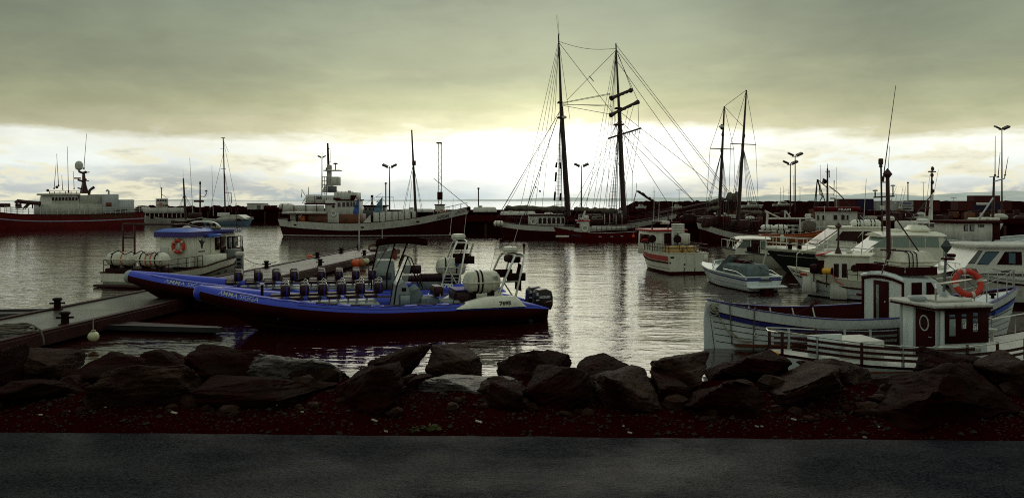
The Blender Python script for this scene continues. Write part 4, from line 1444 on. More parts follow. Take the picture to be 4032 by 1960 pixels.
    # bow fittings
    if 'bow_rail' in spec:
        a, b = fr.u(spec['bow_rail'][0], hb * .5), fr.u(spec['bow_rail'][1], hb * .5)
        zt = spec['bow_rail'][2]
        mb = MB()
        for s_ in (1, -1):
            ya = hb * .15 * s_
            yb = hb * .40 * s_
            mb.tube([(a, ya, zt - .22), (a - .06, ya, zt), (lerp(a, b, .5), (ya + yb) / 2, zt - .03), (b + .1, yb, zt - .09), (b, yb, zt - .32)], .022, 6)
        mb.build('bow_rail', STEEL, root)
    for px, z0, z1, w in spec.get('posts', ()):
        u = fr.u(px, .2)
        MB().box(u - w, u + w, .2 - w, .2 + w, z0, z1, .02).build('mooring_post', BLACKRED, root)
        MB().box(u - w * 1.6, u + w * 1.6, .2 - w * 1.6, .2 + w * 1.6, z1 + .003, z1 + .07, .02).build('post_cap', GREYWHITE, root)
    spec['extra'](fr, root, hull, on_tube, centre)
    return root

def outboard(root, x, y):
    n0 = set(root.children)
    cow = MB()
    prof = [(-.42, .62), (-.50, .80), (-.50, 1.15), (-.44, 1.36), (-.20, 1.46), (.12, 1.42), (.24, 1.30), (.26, .86), (.20, .64)]
    rings = []
    for w, k in ((-.24, .80), (-.21, .95), (-.13, 1.0), (.13, 1.0), (.21, .95), (.24, .80)):
        cx, cz = -.1, 1.03
        rings.append([V(x + cx + (px - cx) * k, y + w, cz + (pz - cz) * k) for px, pz in prof])
    cow.loft(rings)
    c = cow.build('engine_cowl', material('black_engine_cowl', (.014, .004, .005), .28, var=.3, spec=.5), root, angle=30)
    MB().prism([(x - .34, .63), (x + .12, .63), (x + .08, .1), (x - .02, -.45), (x - .26, -.45), (x - .28, .1)], y - .11, y + .11, 'xz').build('engine_leg', BLACKRED, root)
    MB().box(x + .14, x + .46, y - .14, y + .14, .28, .72, .03).build('engine_bracket', BLACKRED, root)
    letter('SUZUKI', .105, LETTERWHITE, c, (x + .08, y + .243, 1.10), (-1, 0, 0), (0, 0, 1), bold=.006, wide=.44)
    letter('S', .15, LETTERWHITE, c, (x + .20, y + .243, 1.20), (-1, 0, 0), (0, 0, 1), bold=.008, wide=.09, name='emblem')
    letter('300', .07, LETTERWHITE, c, (x + .22, y + .243, 1.0), (-1, 0, 0), (0, 0, 1), bold=.003, wide=.13)
    for o_ in set(root.children) - n0:
        o_.location.z = -.26
    for k, m_ in enumerate((REDPAINT, LETTERWHITE)):
        MB().prism([(x - .10 - .06 * k, .90 + .03 * k), (x - .44, .95 + .03 * k), (x - .44, .965 + .03 * k), (x - .18 - .06 * k, .93 + .03 * k)], y + .232, y + .244, 'xz').build('decal', m_, c)

def arch(root, x0, y, z0, top, lean, w, mat=STEEL, r=.032, depth=.75):
    """a stainless A-frame: two raked hoops tied by cross bars"""
    mb = MB()
    for dx, ln in ((0, lean), (-depth, lean * .55)):
        mb.tube([(x0 + dx, -w, z0), (x0 + dx - ln * .85, -w * .93, top - .18), (x0 + dx - ln, -w * .80, top), (x0 + dx - ln, w * .80, top), (x0 + dx - ln * .85, w * .93, top - .18), (x0 + dx, w, z0)], r, 7)
    for s_ in (-1, 1):
        for f in (.45, .98):
            z = lerp(z0, top, f)
            mb.tube([(x0 - lean * f * .9, s_ * w * lerp(1, .82, f), z), (x0 - depth - lean * .55 * f * .9, s_ * w * lerp(1, .82, f), z)], r * .8, 6)
        mb.tube([(x0 - lean * .4, s_ * w * .95, lerp(z0, top, .45)), (x0 - depth - .1, s_ * w, z0)], r * .7, 6)
    o = mb.build('arch_frame', mat, root)
    xt = x0 - lean
    MB().box(xt - depth * .55, xt + .02, -w * .5, w * .5, top - .02, top + .035, .01).build('arch_shelf', BLACKRED, o)
    return o, xt

# front boat
fr1 = Frame(2112, 30.6, 760, 26.9, 'inflatable_boat', 'front blue and black inflatable tour boat with twin outboards', 'boat', 'inflatable tour boats')
def extra1(fr, root, hull, on_tube, centre):
    # console with raked windscreen
    y0 = .35
    ua, ub = fr.u(1548, y0), fr.u(1632, y0)          # front (bow side) and back of the console
    con = MB()
    con.loft([[V(x, y, z) for x, z in ((ua + .02, .5), (ua - .14, 1.45), (ub + .38, 1.62), (ub + .25, 1.45), (ub + .0, .5))] for y in (-.5, y0)])
    co = con.build('console', GREY, root)
    xm = lerp(ua, ub, .55)
    MB().box(xm - .24, xm + .22, y0 + .002, y0 + .03, .72, 1.14, .05).build('hatch', DKGREY, co)
    MB().box(xm - .19, xm + .17, y0 + .033, y0 + .042, .77, 1.09, .04).build('hatch_panel', GREY, co)
    MB().box(xm - .04, xm + .12, y0 + .002, y0 + .02, 1.25, 1.38, .02).build('switch_panel', BLACKRED, co)
    wsb, wst = (ua - .12, 1.42), (ua - .55, 2.52)
    fm = MB()
    for yy in (-.5, y0):
        fm.tube([(wsb[0] + .12, yy, .55), (wsb[0], yy, wsb[1]), (wst[0], yy, wst[1])], .028, 6)
    fm.tube([(wst[0], -.5, wst[1]), (wst[0], y0, wst[1])], .028, 6)
    for yy in (-.5, y0):
        fm.tube([(wst[0], yy, wst[1]), (wst[0] - .12, yy, wst[1] - .05), (wst[0] - .55, yy, 1.35)], .022, 6)
    fm.build('windscreen_frame', BLACKRED, co)
    MB().add([V(wsb[0] - .004, -.48, wsb[1] + .06), V(wsb[0] - .004, y0 - .03, wsb[1] + .06), V(wst[0], y0 - .03, wst[1] - .03), V(wst[0], -.48, wst[1] - .03)], [(0, 1, 2, 3)]).build('windscreen', PERSPEX, co)
    MB().add([V(wsb[0] - .03, y0 + .002, wsb[1] + .1), V(wst[0] - .03, y0 + .002, wst[1] - .06), V(wst[0] - .16, y0 + .002, wst[1] - .1), V(wsb[0] - .40, y0 + .002, wsb[1] + .1)], [(0, 1, 2, 3)]).build('side_screen', PERSPEX, co)
    # dark cover folded behind the console
    cv = MB()
    rr = random.Random(4)
    cv.sphere((ub - .02, .1, .95), .42, 12, 8, (.75, .9, 1.15))
    cv.v = [tuple(Vector(p) + V(noise.noise(Vector(p) * 4), noise.noise(Vector(p) * 4 + V(9, 0, 0)), noise.noise(Vector(p) * 4 + V(0, 9, 0))) * .1) for p in cv.v]
    cv.build('console_cover', CANVAS, root)
    # aft benches
    for px, z0, z1, w_, yy in ((1690, .55, .98, .34, .35), (1722, 1.05, 1.42, .17, .45)):
        u = fr.u(px, yy)
        MB().box(u - w_, u + w_, yy - .6, yy + .3, z0, z1, .06).build('helm_seat', SEATVINYL if z0 > 1 else CANVAS, root)
    ua, ub = fr.u(1785, .2), fr.u(1868, .2)
    MB().box(ub, ua, -.7, .45, .55, 1.18, .08).build('aft_bench', SEATVINYL, root)
    MB().box(ub + .02, ua - .02, -.72, .46, 1.184, 1.24, .03).build('bench_cushion', SEATBLUE, root)
    u = fr.u(1760, .3)
    MB().box(u - .45, u + .40, -.3, .85, .52, .86, .1).build('foot_bench', CANVAS, root)
    for s_ in (-.2, .25):
        MB().tube([(fr.u(1708, .6) + s_, .8, .6), (fr.u(1708, .6) + s_, .8, 1.14), (fr.u(1708, .6) + s_ - .05, .55, 1.16)], .018, 5).build('grab_frame', STEEL, root)
    # cream stern covers on the tubes
    for s_ in (1, -1):
        cc = MB()
        x0, x1 = fr.u(2062, 1.4), fr.u(1790, 1.4)
        rings = []
        for i in range(17):
            f = i / 16
            x = lerp(x0, x1, f)
            h = .30 * min(1, (f / .14)) ** .6 * min(1, (1 - f) / .45) ** .7 + .01
            rings.append([V(x, s_ * (1.42 - .44 * math.cos(a) * 1.0) - s_ * .10, .70 + h * 1.2 * math.sin(a)) for a in (PI * k / 10 for k in range(11))])
        cc.loft(rings, caps=True)
        o = cc.build('stern_cover', CREAM, root, angle=50)
        if s_ > 0:
            letter('7695', .19, LETTERDARK, o, (fr.u(1968, 1.75), 1.725, .78), (-1, 0, 0), (0, -.45, 1), bold=.010, wide=.44, extrude=.03)
            hd = MB().tube([V(x1 + .05, 1.30, .83), V(x1 - .02, 1.3, 1.02), V(x1 - .35, 1.3, 1.09), V(x1 - .40, 1.3, 1.04)], .02, 6)
            hd.build('grab_handle', BLACKRED, o)
    # maker's mark on the tube
    t_ = .145
    me = text_mesh('technomarine.pl', .105, .002, .002)
    for v in me.vertices:
        f = t_ - (v.co.x / (L1 + .25))
        v.co = on_tube(max(f, .0), 34 + (v.co.y - .03) / .33 * 57.3, 1, .018)
    me.materials.clear(); me.materials.append(NAVY)
    link_mesh('lettering', me, root)
    lg = MB()
    for a0, R in ((0, .055), (PI, .055)):
        lg.tube([on_tube(t_ + .012 + (.055 * math.cos(a0 + b) + (.05 if a0 else -.03)) / 13, 40 + .05 * math.sin(a0 + b) * 170, 1, .016) for b in (k * .35 for k in range(13))], .008, 4)
    lg.build('emblem', NAVY, root)
    ring = MB()
    ring.tube([on_tube(.085 + .078 * (.5 + .5 * math.cos(a)) , 40 + 13 * math.sin(a), 1, .014) for a in (2 * PI * k / 40 for k in range(40))], .006, 4, closed=True)
    ring.build('emblem_border', NAVY, root)
    # life raft
    c = fr.p(1897, 1109, .3)
    rf = raft_canister(root, (c.x, .3, c.z), 1.42, .44, 'x', straps=((.55, BLACKRED), (.66, BLACKRED)))
    sx = c.x - .42
    MB().box(sx - .10, sx + .10, .3 + .385, .3 + .43, c.z + .10, c.z + .27, .01).build('label_plate', GREYWHITE, rf)
    MB().prism([(sx - .06, c.z + .24), (sx, c.z + .17), (sx + .06, c.z + .24), (sx + .05, c.z + .20), (sx, c.z + .15), (sx - .05, c.z + .20)], .725, .735, 'xz').build('emblem', LETTERDARK, rf)
    # A-frame with radar
    zt = 2.52
    ar, xt = arch(root, fr.u(1930, .3), 0, .75, zt, .85, 1.0, r=.042)
    radome(root, (xt - .05, 0, zt + .05), .29, .25)
    mt = MB().tube([(xt - .45, .5, zt), (xt - .45, .5, zt + .33)], .03, 6)
    mt.box(xt - .50, xt - .40, .45, .55, zt + .30, zt + .42, .02)
    mt.build('stern_light', BLACKRED, root)
    MB().box(xt - .35, xt + .1, -.45, .45, zt - .32, zt - .06, .06).build('electronics_box', BLACKRED, root)
    for yy in (.86, -.86):
        MB().box(fr.u(1985, 0) - .6, fr.u(1985, 0) + .15, yy - .02, yy + .02, 1.55, 1.85, .015).build('side_panel', BLACKRED, root)
    fl = MB()
    u = fr.u(2050, .8)
    fl.grid(lambda i, j: V(u - .02 + .28 * (1 - i) * math.sin(.5 + j) - .25 * i * .0, .85 + .03 * math.sin(j * 9 + i * 4), lerp(2.25, 1.25, j) - .1 * i), 4, 8)
    fl.build('furled_ensign', MAROON, root)
    pa = fr.p(1992, 968, 0)
    whip(root, (xt - .1, .1, zt + .28), (xt - .52, .1, zt + 1.55), .012)
    c = fr.p(1917, 1030, -.6)
    whip(root, (c.x, -.6, 1.3), (c.x - .42, -.6, 2.9), .011)
    for yy in (.42, -.42):
        outboard(root, .02, yy)
    MB().box(.50, .66, -1.05, 1.05, .0, .62, .03).build('transom', DKGREY, root)
    me = text_mesh('AMMA SIGGA', .27, .001, .003, .0)
    xs = [v.co.x for v in me.vertices]
    x0n, wn = min(xs), max(xs) - min(xs)
    ta, tb = .945, .84
    for v in me.vertices:
        f = lerp(ta, tb, (v.co.x - x0n) / wn)
        v.co = on_tube(f, 27 + v.co.y / .30 * 50, 1, .018)
    me.materials.clear(); me.materials.append(LETTERWHITE)
    link_mesh('lettering', me, root)
L1 = fr1.L
rib_boat(fr1, 3.1, dict(seats=(1102, 1178, 1250, 1324, 1398, 1470), plinth=(1500, 1090), hoops=True, bow_rail=(838, 935, 1.52), posts=((862, 1.1, 1.52, .06), (1032, .75, 1.62, .05)), extra=extra1))

# rear boat with the canopy
fr2 = Frame(1905, 34.6, 487, 32.6, 'inflatable_boat', 'rear blue and black inflatable tour boat with dark canopy over its console', 'boat', 'inflatable tour boats')
def extra2(fr, root, hull, on_tube, centre):
    ua = fr.u(1468, .4)
    con = MB().box(ua - 1.0, ua, -.7, .55, .5, 2.0, .08, .1, .05)
    co = con.build('console', GREY, root)
    dk = MB()
    for z in (.75, 1.2):
        dk.box(ua - .8, ua - .25, .57, .585, z, z + .3, .03)
    dk.build('console_panels', DKGREY, co)
    zt = fr.z(953, ua)
    a, b = fr.u(1483, 0), fr.u(1681, 0)
    cn = MB()
    rings = []
    for i in range(9):
        f = i / 8
        x = lerp(a, b, f)
        z = zt + .20 * math.sin(PI * min(1, max(0, .08 + f * .84))) ** .7
        rings.append([V(x, y, z - .10 * (y / 1.05) ** 2 + dz) for y, dz in ((-1.1, -.05), (-.7, 0), (0, .03), (.7, 0), (1.1, -.05), (1.1, -.10), (.7, -.05), (0, -.02), (-.7, -.05), (-1.1, -.10))])
    cn.loft(rings).build('canopy', material('dark_canopy_cloth', (.011, .0012, .0012), .9, var=.3, spec=0.0), root)
    fm = MB()
    b0, t0_ = fr.p(1463, 1075, .75), fr.p(1490, 955, .75)
    b1, t1_ = fr.p(1522, 1075, .75), fr.p(1555, 955, .75)
    for yy in (.75, -.85):
        fm.tube([(b0.x, yy, .6), (b0.x, yy, b0.z), (t0_.x, yy, t0_.z)], .03, 6)
        fm.tube([(b1.x, yy, .6), (b1.x - .02, yy, b1.z), (t1_.x, yy, t1_.z)], .03, 6)
        fm.tube([(b1.x - .5, yy, 1.75), (t1_.x - .55, yy, t1_.z)], .025, 6)
    fm.tube([(t0_.x, .75, t0_.z), (t0_.x, -.85, t0_.z)], .03, 6)
    fm.build('canopy_frame', BLACKRED, root)
    MB().add([V(b0.x - .03, .76, b0.z - .1), V(b1.x + .04, .76, b1.z - .1), V(t1_.x + .04, .76, t1_.z - .05), V(t0_.x - .03, .76, t0_.z - .05)], [(0, 1, 2, 3)]).build('side_screen', PERSPEX, co)
    MB().add([V(b0.x, -.82, b0.z), V(b0.x, .72, b0.z), V(t0_.x, .72, t0_.z - .05), V(t0_.x, -.82, t0_.z - .05)], [(0, 1, 2, 3)]).build('windscreen', PERSPEX, co)
    MB().sphere(fr.p(1553, 1000, .4), .17, 12, 8, (.8, 1, 1.5)).build('hanging_float', material('faded_pink_float', (.45, .10, .07), .5), root)
    wp = MB().tube([fr.p(1480, 1052, .8), fr.p(1530, 965, .8)], .012, 5)
    wp.build('wiper', BLACKRED, root)
    # bench row aft with louvred box
    for px in (1605, 1640):
        u = fr.u(px, .5)
        s_ = MB().box(u - .2, u + .2, .25, .75, 1.45, 1.80, .05).build('helm_seat', SEATVINYL, root)
        MB().box(u - .22, u + .25, .2, .8, 1.10, 1.36, .05).build('seat_cushion', SEATVINYL, s_)
    a, b = fr.u(1650, .5), fr.u(1745, .5)
    MB().box(b, a, -.9, .6, .6, 1.05, .06).build('bench_base', CANVAS, root)
    for k in range(5):
        x = lerp(a, b, k / 5)
        MB().box(x - .32, x, .35, .55, 1.07, 1.42, .05).build('bench_back', SEATVINYL, root)
    a, b = fr.p(1742, 1078, .7), fr.p(1816, 1122, .7)
    bx = MB().box(b.x, a.x, .1, .7, b.z, a.z, .03).build('louvred_box', GREYWHITE, root)
    for i in range(2):
        for k in range(3):
            x0 = lerp(a.x, b.x, .08 + i * .48); x1 = lerp(a.x, b.x, .45 + i * .48)
            z0 = lerp(b.z, a.z, .12 + k * .29)
            MB().box(x0, x1, .702, .715, z0, z0 + .10, .01).build('louvre', BLACKRED, bx)
    MB().tube([(lerp(a.x, b.x, .2), .5, a.z), (lerp(a.x, b.x, .25), .5, a.z + .12), (lerp(a.x, b.x, .75), .5, a.z + .12), (lerp(a.x, b.x, .8), .5, a.z)], .02, 5).build('box_handle', STEEL, bx)
    cc = MB()
    x0, x1 = fr.u(1990, 1.2), fr.u(1700, 1.2)
    rings = []
    for i in range(13):
        f = i / 12
        h = .33 * min(1, f / .15) ** .6 * min(1, (1 - f) / .35) ** .7 + .01
        rings.append([V(lerp(x0, x1, f), 1.2 - .46 * math.cos(a), .70 + h * math.sin(a)) for a in (PI * k / 8 for k in range(9))])
    o = cc.loft(rings).build('stern_cover', RIBBLUE, root)
    letter('3790', .24, LETTERWHITE, o, (fr.u(1735, 1.6), 1.655, .93), (-1, 0, 0), (0, -.2, 1), bold=.012, wide=.52, extrude=.05)
    c = fr.p(1775, 1050, .2)
    rf = raft_canister(root, (c.x, .2, c.z), 1.32, .40, 'x')
    MB().box(c.x - .34, c.x - .16, .2 + .36, .2 + .405, c.z + .08, c.z + .22, .01).build('label_plate', ROOFBLUE, rf)
    zt = fr.z(948, fr.u(1800))
    ar, xt = arch(root, fr.u(1730, .3), 0, .8, zt, .75, 1.05, r=.042)
    radome(root, (xt - .1, .1, zt + .05), .31, .27)
    MB().box(xt - .5, xt + .15, -.5, .5, zt - .36, zt - .08, .06).build('electronics_box', BLACKRED, root)
    for yy in (.86, -.86):
        MB().box(xt - .75, xt + .1, yy - .02, yy + .02, zt - .95, zt - .62, .02).build('side_panel', BLACKRED, root)
    MB().tube([fr.p(1838, 1040, .5), fr.p(1864, 958, .5)], .04, 6).build('arch_brace', STEEL, root)
    whip(root, (xt - .35, -.3, zt), (xt - .5, -.3, zt + 1.4), .013)
    whip(root, (xt + .25, -.3, zt + .25), (xt + .1, -.3, zt + 1.9), .012)
    for yy in (.42, -.42):
        outboard(root, .02, yy)
    me = text_mesh('AMMA SIGGA', .27, .001, .003)
    xs = [v.co.x for v in me.vertices]
    x0n, wn = min(xs), max(xs) - min(xs)
    ta, tb = .885, .765
    for v in me.vertices:
        f = lerp(ta, tb, (v.co.x - x0n) / wn)
        v.co = on_tube(f, 25 + v.co.y / .30 * 50, 1, .018)
    me.materials.clear(); me.materials.append(LETTERWHITE)
    link_mesh('lettering', me, root)
rib_boat(fr2, 3.2, dict(seats=(922, 1000, 1072, 1142, 1248, 1318, 1384, 1448), plinth=(1470, 915), posts=(), grey_nose=True, seat_y=(.80, .05, -.65), extra=extra2))

# ------------------------------------------------------------------ blue-roofed tour boat moored behind the pontoon
fr3 = Frame(505, 41.0, 955, 51.5, 'tour_boat', 'white tour boat with blue roofs and two life rafts on its stern', 'boat')
def tour_boat(fr):
    root, L = fr.root, fr.L
    h = Hull(L, 4.0, [(0, .74), (.35, .82), (.5, 1.0), (.8, 1.2), (1, 1.5)], keel=-.6, tw=.88, tm=.4, pw=2.6, rake=.9, q0=.22, q1=.6)
    h.band(0, ('z', .12), 'hull_bottom', MAROON, root)
    h.band(('z', .12), ('s', .44), 'hull', material('green_grey_hull', (.26, .27, .20), .5, var=.4, vscale=.8, streak=.4), root)  # grey-green lower hull, darker than the cream topside
    h.band(('s', .44), 1.0, 'topside', CREAM, root, nv=2)
    h.solid_strip(('s', .48), ('s', .40), 'rubbing_strake', MAROON, root, d=.06)
    h.deck(.28, 'deck', DKGREY, root)
    h.inner(.28, .07, 'bulwark_lining', CREAM, root)
    h.cap(.12, .05, 'cap_rail', MAROON, root)
    for t in (.52, .60, .76, .82):
        p = h.Pz(t, ('s', .72), -1)
        MB().box(p.x - .16, p.x + .16, p.y - .02, p.y + .05, p.z - .05, p.z + .05, .02).build('scupper', BLACKRED, root)
    MB().box(-.35, .0, -1.9, 1.9, .02, .16, .03).build('swim_platform', DARKWOOD, root)
    zd = .78
    # deckhouse: aft block and lower wheelhouse forward
    xa, xe = fr.u(747, -1.0), fr.u(936, -1.1)
    k_ = (xe - xa) / 5.0
    hs = MB().box(xa, xa + 2.1 * k_, -1.0, 1.0, zd, 2.82, .05).build('deckhouse', CREAM, root)
    rf = MB().loft([[V(xa - .22, -1.2, 2.50), V(xa + 2.25 * k_, -1.2, 2.50), V(xa + 2.25 * k_, 1.2, 2.50), V(xa - .22, 1.2, 2.50)],
                    [V(xa - .22, -1.2, 2.80), V(xa + 2.3 * k_, -1.2, 2.80), V(xa + 2.3 * k_, 1.2, 2.80), V(xa - .22, 1.2, 2.80)]]).build('roof', material('purple_navy_fascia', (.035, .018, .20), .45, var=.3), root)
    MB().loft([[V(xa - .23, -1.21, 2.803), V(xa + 2.31 * k_, -1.21, 2.803), V(xa + 2.31 * k_, 1.21, 2.803), V(xa - .23, 1.21, 2.803)],
               [V(xa + .05, -.8, 2.97), V(xa + 2.2 * k_, -.8, 2.97), V(xa + 2.2 * k_, .8, 2.97), V(xa + .05, .8, 2.97)]]).build('roof_top', ROOFBLUE, rf)
    MB().lathe([(.22, 2.95), (.22, 3.06), (.15, 3.12), (.01, 3.13)], 14, (xa + .6 * k_, -.4, 0)).build('mushroom_vent', GREYWHITE, rf)
    MB().box(xa + 1.4 * k_, xa + 2.6 * k_, -1.45, -1.0, 2.45, 2.62, .03).build('side_canopy', ROOFBLUE, root)
    wh = MB().box(xa + 2.15 * k_, xa + 5.0 * k_, -1.1, 1.1, zd, 2.60, .08, .05, .08, -.05).build('wheelhouse', CREAM, root)
    MB().box(xa + 2.1 * k_, xa + 5.25 * k_, -1.25, 1.25, 2.604, 2.86, .05).build('wheelhouse_roof', NAVY, root)
    letter('2436', .26, LETTERWHITE, root, (xa + 4.25 * k_, -1.255, 2.63), (1, 0, 0), (0, 0, 1), bold=.004, wide=.9 * k_)
    for xx, w_ in ((2.5, .42), (3.85, .40), (4.4, .42)):
        f = MB().box(xa + xx * k_, xa + xx * k_ + w_, -1.135, -1.03, 1.62, 2.38, .03).build('window', BLACKRED, wh)
        MB().box(xa + xx * k_ + .05, xa + xx * k_ + w_ - .05, -1.146, -1.137, 1.70, 2.30, .02).build('pane', GLASSGREY if xx > 3 else GLASSDARK, f)
    MB().box(xa + 3.05 * k_, xa + 3.65 * k_, -1.13, -1.03, zd + .1, 2.42, .02).build('doorway', GLASSDARK, wh)
    for yy in (-.8, 0, .8):
        MB().box(xa + 4.93 * k_, xa + 4.99 * k_, yy - .34, yy + .34, 1.75, 2.35, .03).build('front_window', GLASSGREY, wh)
    for yy in (-.65, .65):
        MB().box(xa - .02, xa - .002, yy - .26, yy + .26, 1.0, 1.9, .03).build('door', GREYWHITE, hs) if yy > 0 else None
    # side lockers
    MB().box(xa + .7 * k_, xa + 2.9 * k_, -1.62, -1.05, zd, 1.42, .04).build('side_locker', CREAM, root)
    MB().box(xa + 3.0 * k_, xa + 4.4 * k_, -1.60, -1.40, zd, 1.62, .03).build('side_screen', DKGREY, root)
    # emblem and name on the deckhouse side
    letter('GIANTS', .13, LETTERDARK, hs, (xa + .85 * k_, -1.005, 1.58), (1, 0, 0), (0, 0, 1), bold=.004, wide=.62)
    em = MB()
    em.prism([(xa + 1.15 * k_, 1.8), (xa + 1.05 * k_, 2.1), (xa + .85 * k_, 2.32), (xa + 1.12 * k_, 2.25), (xa + 1.22 * k_, 2.4), (xa + 1.30 * k_, 2.2), (xa + 1.55 * k_, 2.22), (xa + 1.34 * k_, 2.05), (xa + 1.27 * k_, 1.8)], -1.012, -1.0, 'xz')
    em.build('whale_emblem', LETTERDARK, hs)
    MB().box(.15, 1.5, -1.6, 1.6, .5, .98, .05).build('raft_frame', BLACKRED, root)
    # life rafts across the stern
    raft_canister(root, (.75, 1.02, 1.44), 1.72, .39, 'y', straps=((.35, ORANGE), (.7, BLACKRED)))
    raft_canister(root, (.75, -.95, 1.44), 1.78, .40, 'y', straps=((.3, BLACKRED), (.45, ORANGE), (.62, ORANGE), (.8, BLACKRED)))
    h.rail(.02, .34, 5, (.62, .34), 'stern_rail', DARKSTEEL, root, .02, .08, .05)
    h.rail(.84, .985, 4, (.75, .4), 'bow_rail', DARKSTEEL, root, .02, .08, .05)
    ln = MB()
    for s_ in (1.3, -.1):
        ln.tube([(.25, s_, 1.72), (.45, s_ - .35, 1.92), (.35, s_ - .8, 1.72), (.5, s_ - 1.1, 1.86), (.4, s_ - 1.4, 1.74)], .03, 5)
    ln.build('lashed_hose', BLACKRED, root)
    # dark gantry
    g = MB()
    g.tube([(1.7, 1.72, .8), (1.7, 1.72, 3.3)], .055, 6)
    g.tube([(1.7, .98, .8), (1.7, .98, 3.3)], .055, 6)
    g.tube([(1.7, 1.72, 2.55), (1.7, .98, 2.55)], .04, 6)
    g.tube([(1.7, 1.72, 3.3), (1.7, -1.45, 3.3)], .06, 6)
    g.tube([(1.7, -1.45, 3.3), (2.6, -1.45, 3.3), (4.6, -1.2, 3.0)], .05, 6)
    g.build('gantry', DARKSTEEL, root)
    # radar arch
    ra = MB()
    rings = []
    for a_ in range(13):
        a = PI * a_ / 12
        y, z = -1.1 * math.cos(a), 2.80 + .60 * math.sin(a) ** .55
        rings.append([V(xa + 3.0 * k_ - .55 * (z - 2.86), y, z - .0), V(xa + 3.2 * k_ - .55 * (z - 2.86), y, z), V(xa + 3.2 * k_ - .55 * (z - 2.86), y * .93, z - .10), V(xa + 3.0 * k_ - .55 * (z - 2.86), y * .93, z - .10)])
    ra.loft(rings).build('radar_arch', CREAM, root)
    for k in range(5):
        y = -.9 + .4 * k
        l_ = MB().tube([(xa + 3.0 * k_, y, 2.86), (xa + 2.7 * k_, y, 3.15)], .03, 5)
        l_.sphere((xa + 2.65 * k_, y, 3.17), .1, 8, 6)
        l_.build('deck_lamp', BLACKRED, root)
    MB().box(xa + 2.4 * k_, xa + 3.0 * k_, -1.2, 1.2, 2.864, 3.0, .05).build('roof_gear', DARKROPE, root)
    whip(root, (xa + 4.6 * k_, -1.3, 2.86), (xa + 4.3 * k_, -1.35, 4.4), .02, DARKSTEEL)
    lifebuoy(fr.root.matrix_basis @ V(xa - .13, -.35, 1.98), Matrix.Rotation(fr.h, 3, 'Z') @ Matrix.Rotation(PI / 2, 3, 'Y'), .34, .085, 'red lifebuoy on the back wall of the blue-roofed boat')
    MB().box(xa - .12, xa - .01, -.45, -.25, 1.75, 2.2, .04).build('light_box', GREYWHITE, hs)
    # bow fender and mooring line
    p = h.Pz(.86, ('s', .9), -1, .2)
    ff = MB().lathe([(.02, -.36), (.10, -.34), (.15, -.24), (.15, .24), (.10, .34), (.03, .42)], 12, p)
    ff.tube([p + V(0, 0, .4), p + V(0, .12, 1.0)], .015, 5)
    ff.build('fender', GREYWHITE, root)
tour_boat(fr3)
ml = MB()
a, b = at(950, 1010, 51.2), V(pedge(48.6, PW - .4), 48.6, PZ + .3)
ml.tube([lerp(a, b, f) + V(0, 0, -.35 * math.sin(PI * f)) for f in (k / 10 for k in range(11))], .02, 5)
tag(ml.build('mooring_line', DARKROPE), 'thin dark mooring line from the blue-roofed boat to a bollard', 'rope')

# ------------------------------------------------------------------ rigging helpers
def spar(root, a, b, r0, r1, name='mast', mat=None, n=8):
    a, b = Vector(a), Vector(b)
    return MB().tube([a, lerp(a, b, .5), b], [r0, (r0 + r1) / 2 * 1.03, r1], n).build(name, mat or MASTWOOD, root)
def line_set(root, segs, name, r=.02, mat=None, sag=0.0):
    mb = MB()
    for a, b in segs:
        a, b = Vector(a), Vector(b)
        pts = [a, b] if not sag else [lerp(a, b, f) + V(0, 0, -sag * math.sin(PI * f)) for f in (k / 8 for k in range(9))]
        mb.tube(pts, r, 4)
    return mb.build(name, mat or WIRE, root)
def ratlines(root, foot_a, foot_b, top, n, r=.016):
    mb = MB()
    for k in range(1, n):
        f = k / n
        mb.tube([lerp(Vector(foot_a), Vector(top), f), lerp(Vector(foot_b), Vector(top), f)], r, 4)
    tag(mb.build('ratlines', WIRE, root), kind='stuff')
def windows(parent, fr, rects, y, side, frame_mat, pane_mat, d=.04):
    """windows on the face local-y = y; rects in photo pixels"""
    for x0, x1, z0, z1 in rects:
        a, b = fr.p(x0, z1, y), fr.p(x1, z0, y)
        x_0, x_1 = min(a.x, b.x), max(a.x, b.x)
        f = MB().box(x_0 - .05, x_1 + .05, y, y + side * d, a.z - .05, b.z + .05, .02).build('window', frame_mat, parent)
        MB().box(x_0, x_1, y + side * (d + .001), y + side * (d + .012), a.z, b.z).build('pane', pane_mat, f)

# ------------------------------------------------------------------ red trawler at the left edge
fr = Frame(530, 137.0, -420, 112.0, 'trawler', 'large red-hulled trawler with white superstructure cut by the picture edge', 'ship')
root, L = fr.root, fr.L
s_ = 1            # port side faces the camera
h = Hull(L, 9.0, [(0, 2.6), (.3, 2.35), (.6, 2.7), (1, 5.0)], keel=-2.5, tw=.92, tm=.4, pw=2.6, rake=3.0, q0=.12, q1=.5)
h.band(0, ('s', .0), 'hull', REDHULL, root, nt=40, nv=8)
h.solid_strip(('s', 1.12), ('s', .98), 'white_stripe', material('pale_stripe_paint', (.42, .44, .60), .5, var=.2), root, d=.05)
h.solid_strip(('s', .06), ('s', -.02), 'rubbing_strake', MAROON, root, d=.10)
h.deck(.1, 'deck', MAROON, root)
h.rail(.0, .62, 26, (.95, .62, .3), 'deck_rail', GREYWHITE, root, .035, .1)
yl = 3.6
def tb(px0, px1, py0, py1, y0, y1, nm, mt, c=.08, **k):
    mb = MB()
    fr.box(mb, px0, px1, py0, py1, y0, y1, c, face=y1, **k)
    return mb.build(nm, mt, root)
DIRTY = material('rust_streaked_white', (0.50, 0.49, 0.42), 0.55, var=0.45, vscale=0.35, streak=0.8)
tb(186, 412, 803, 850, -3.4, yl - .35, 'lower_house', DIRTY)
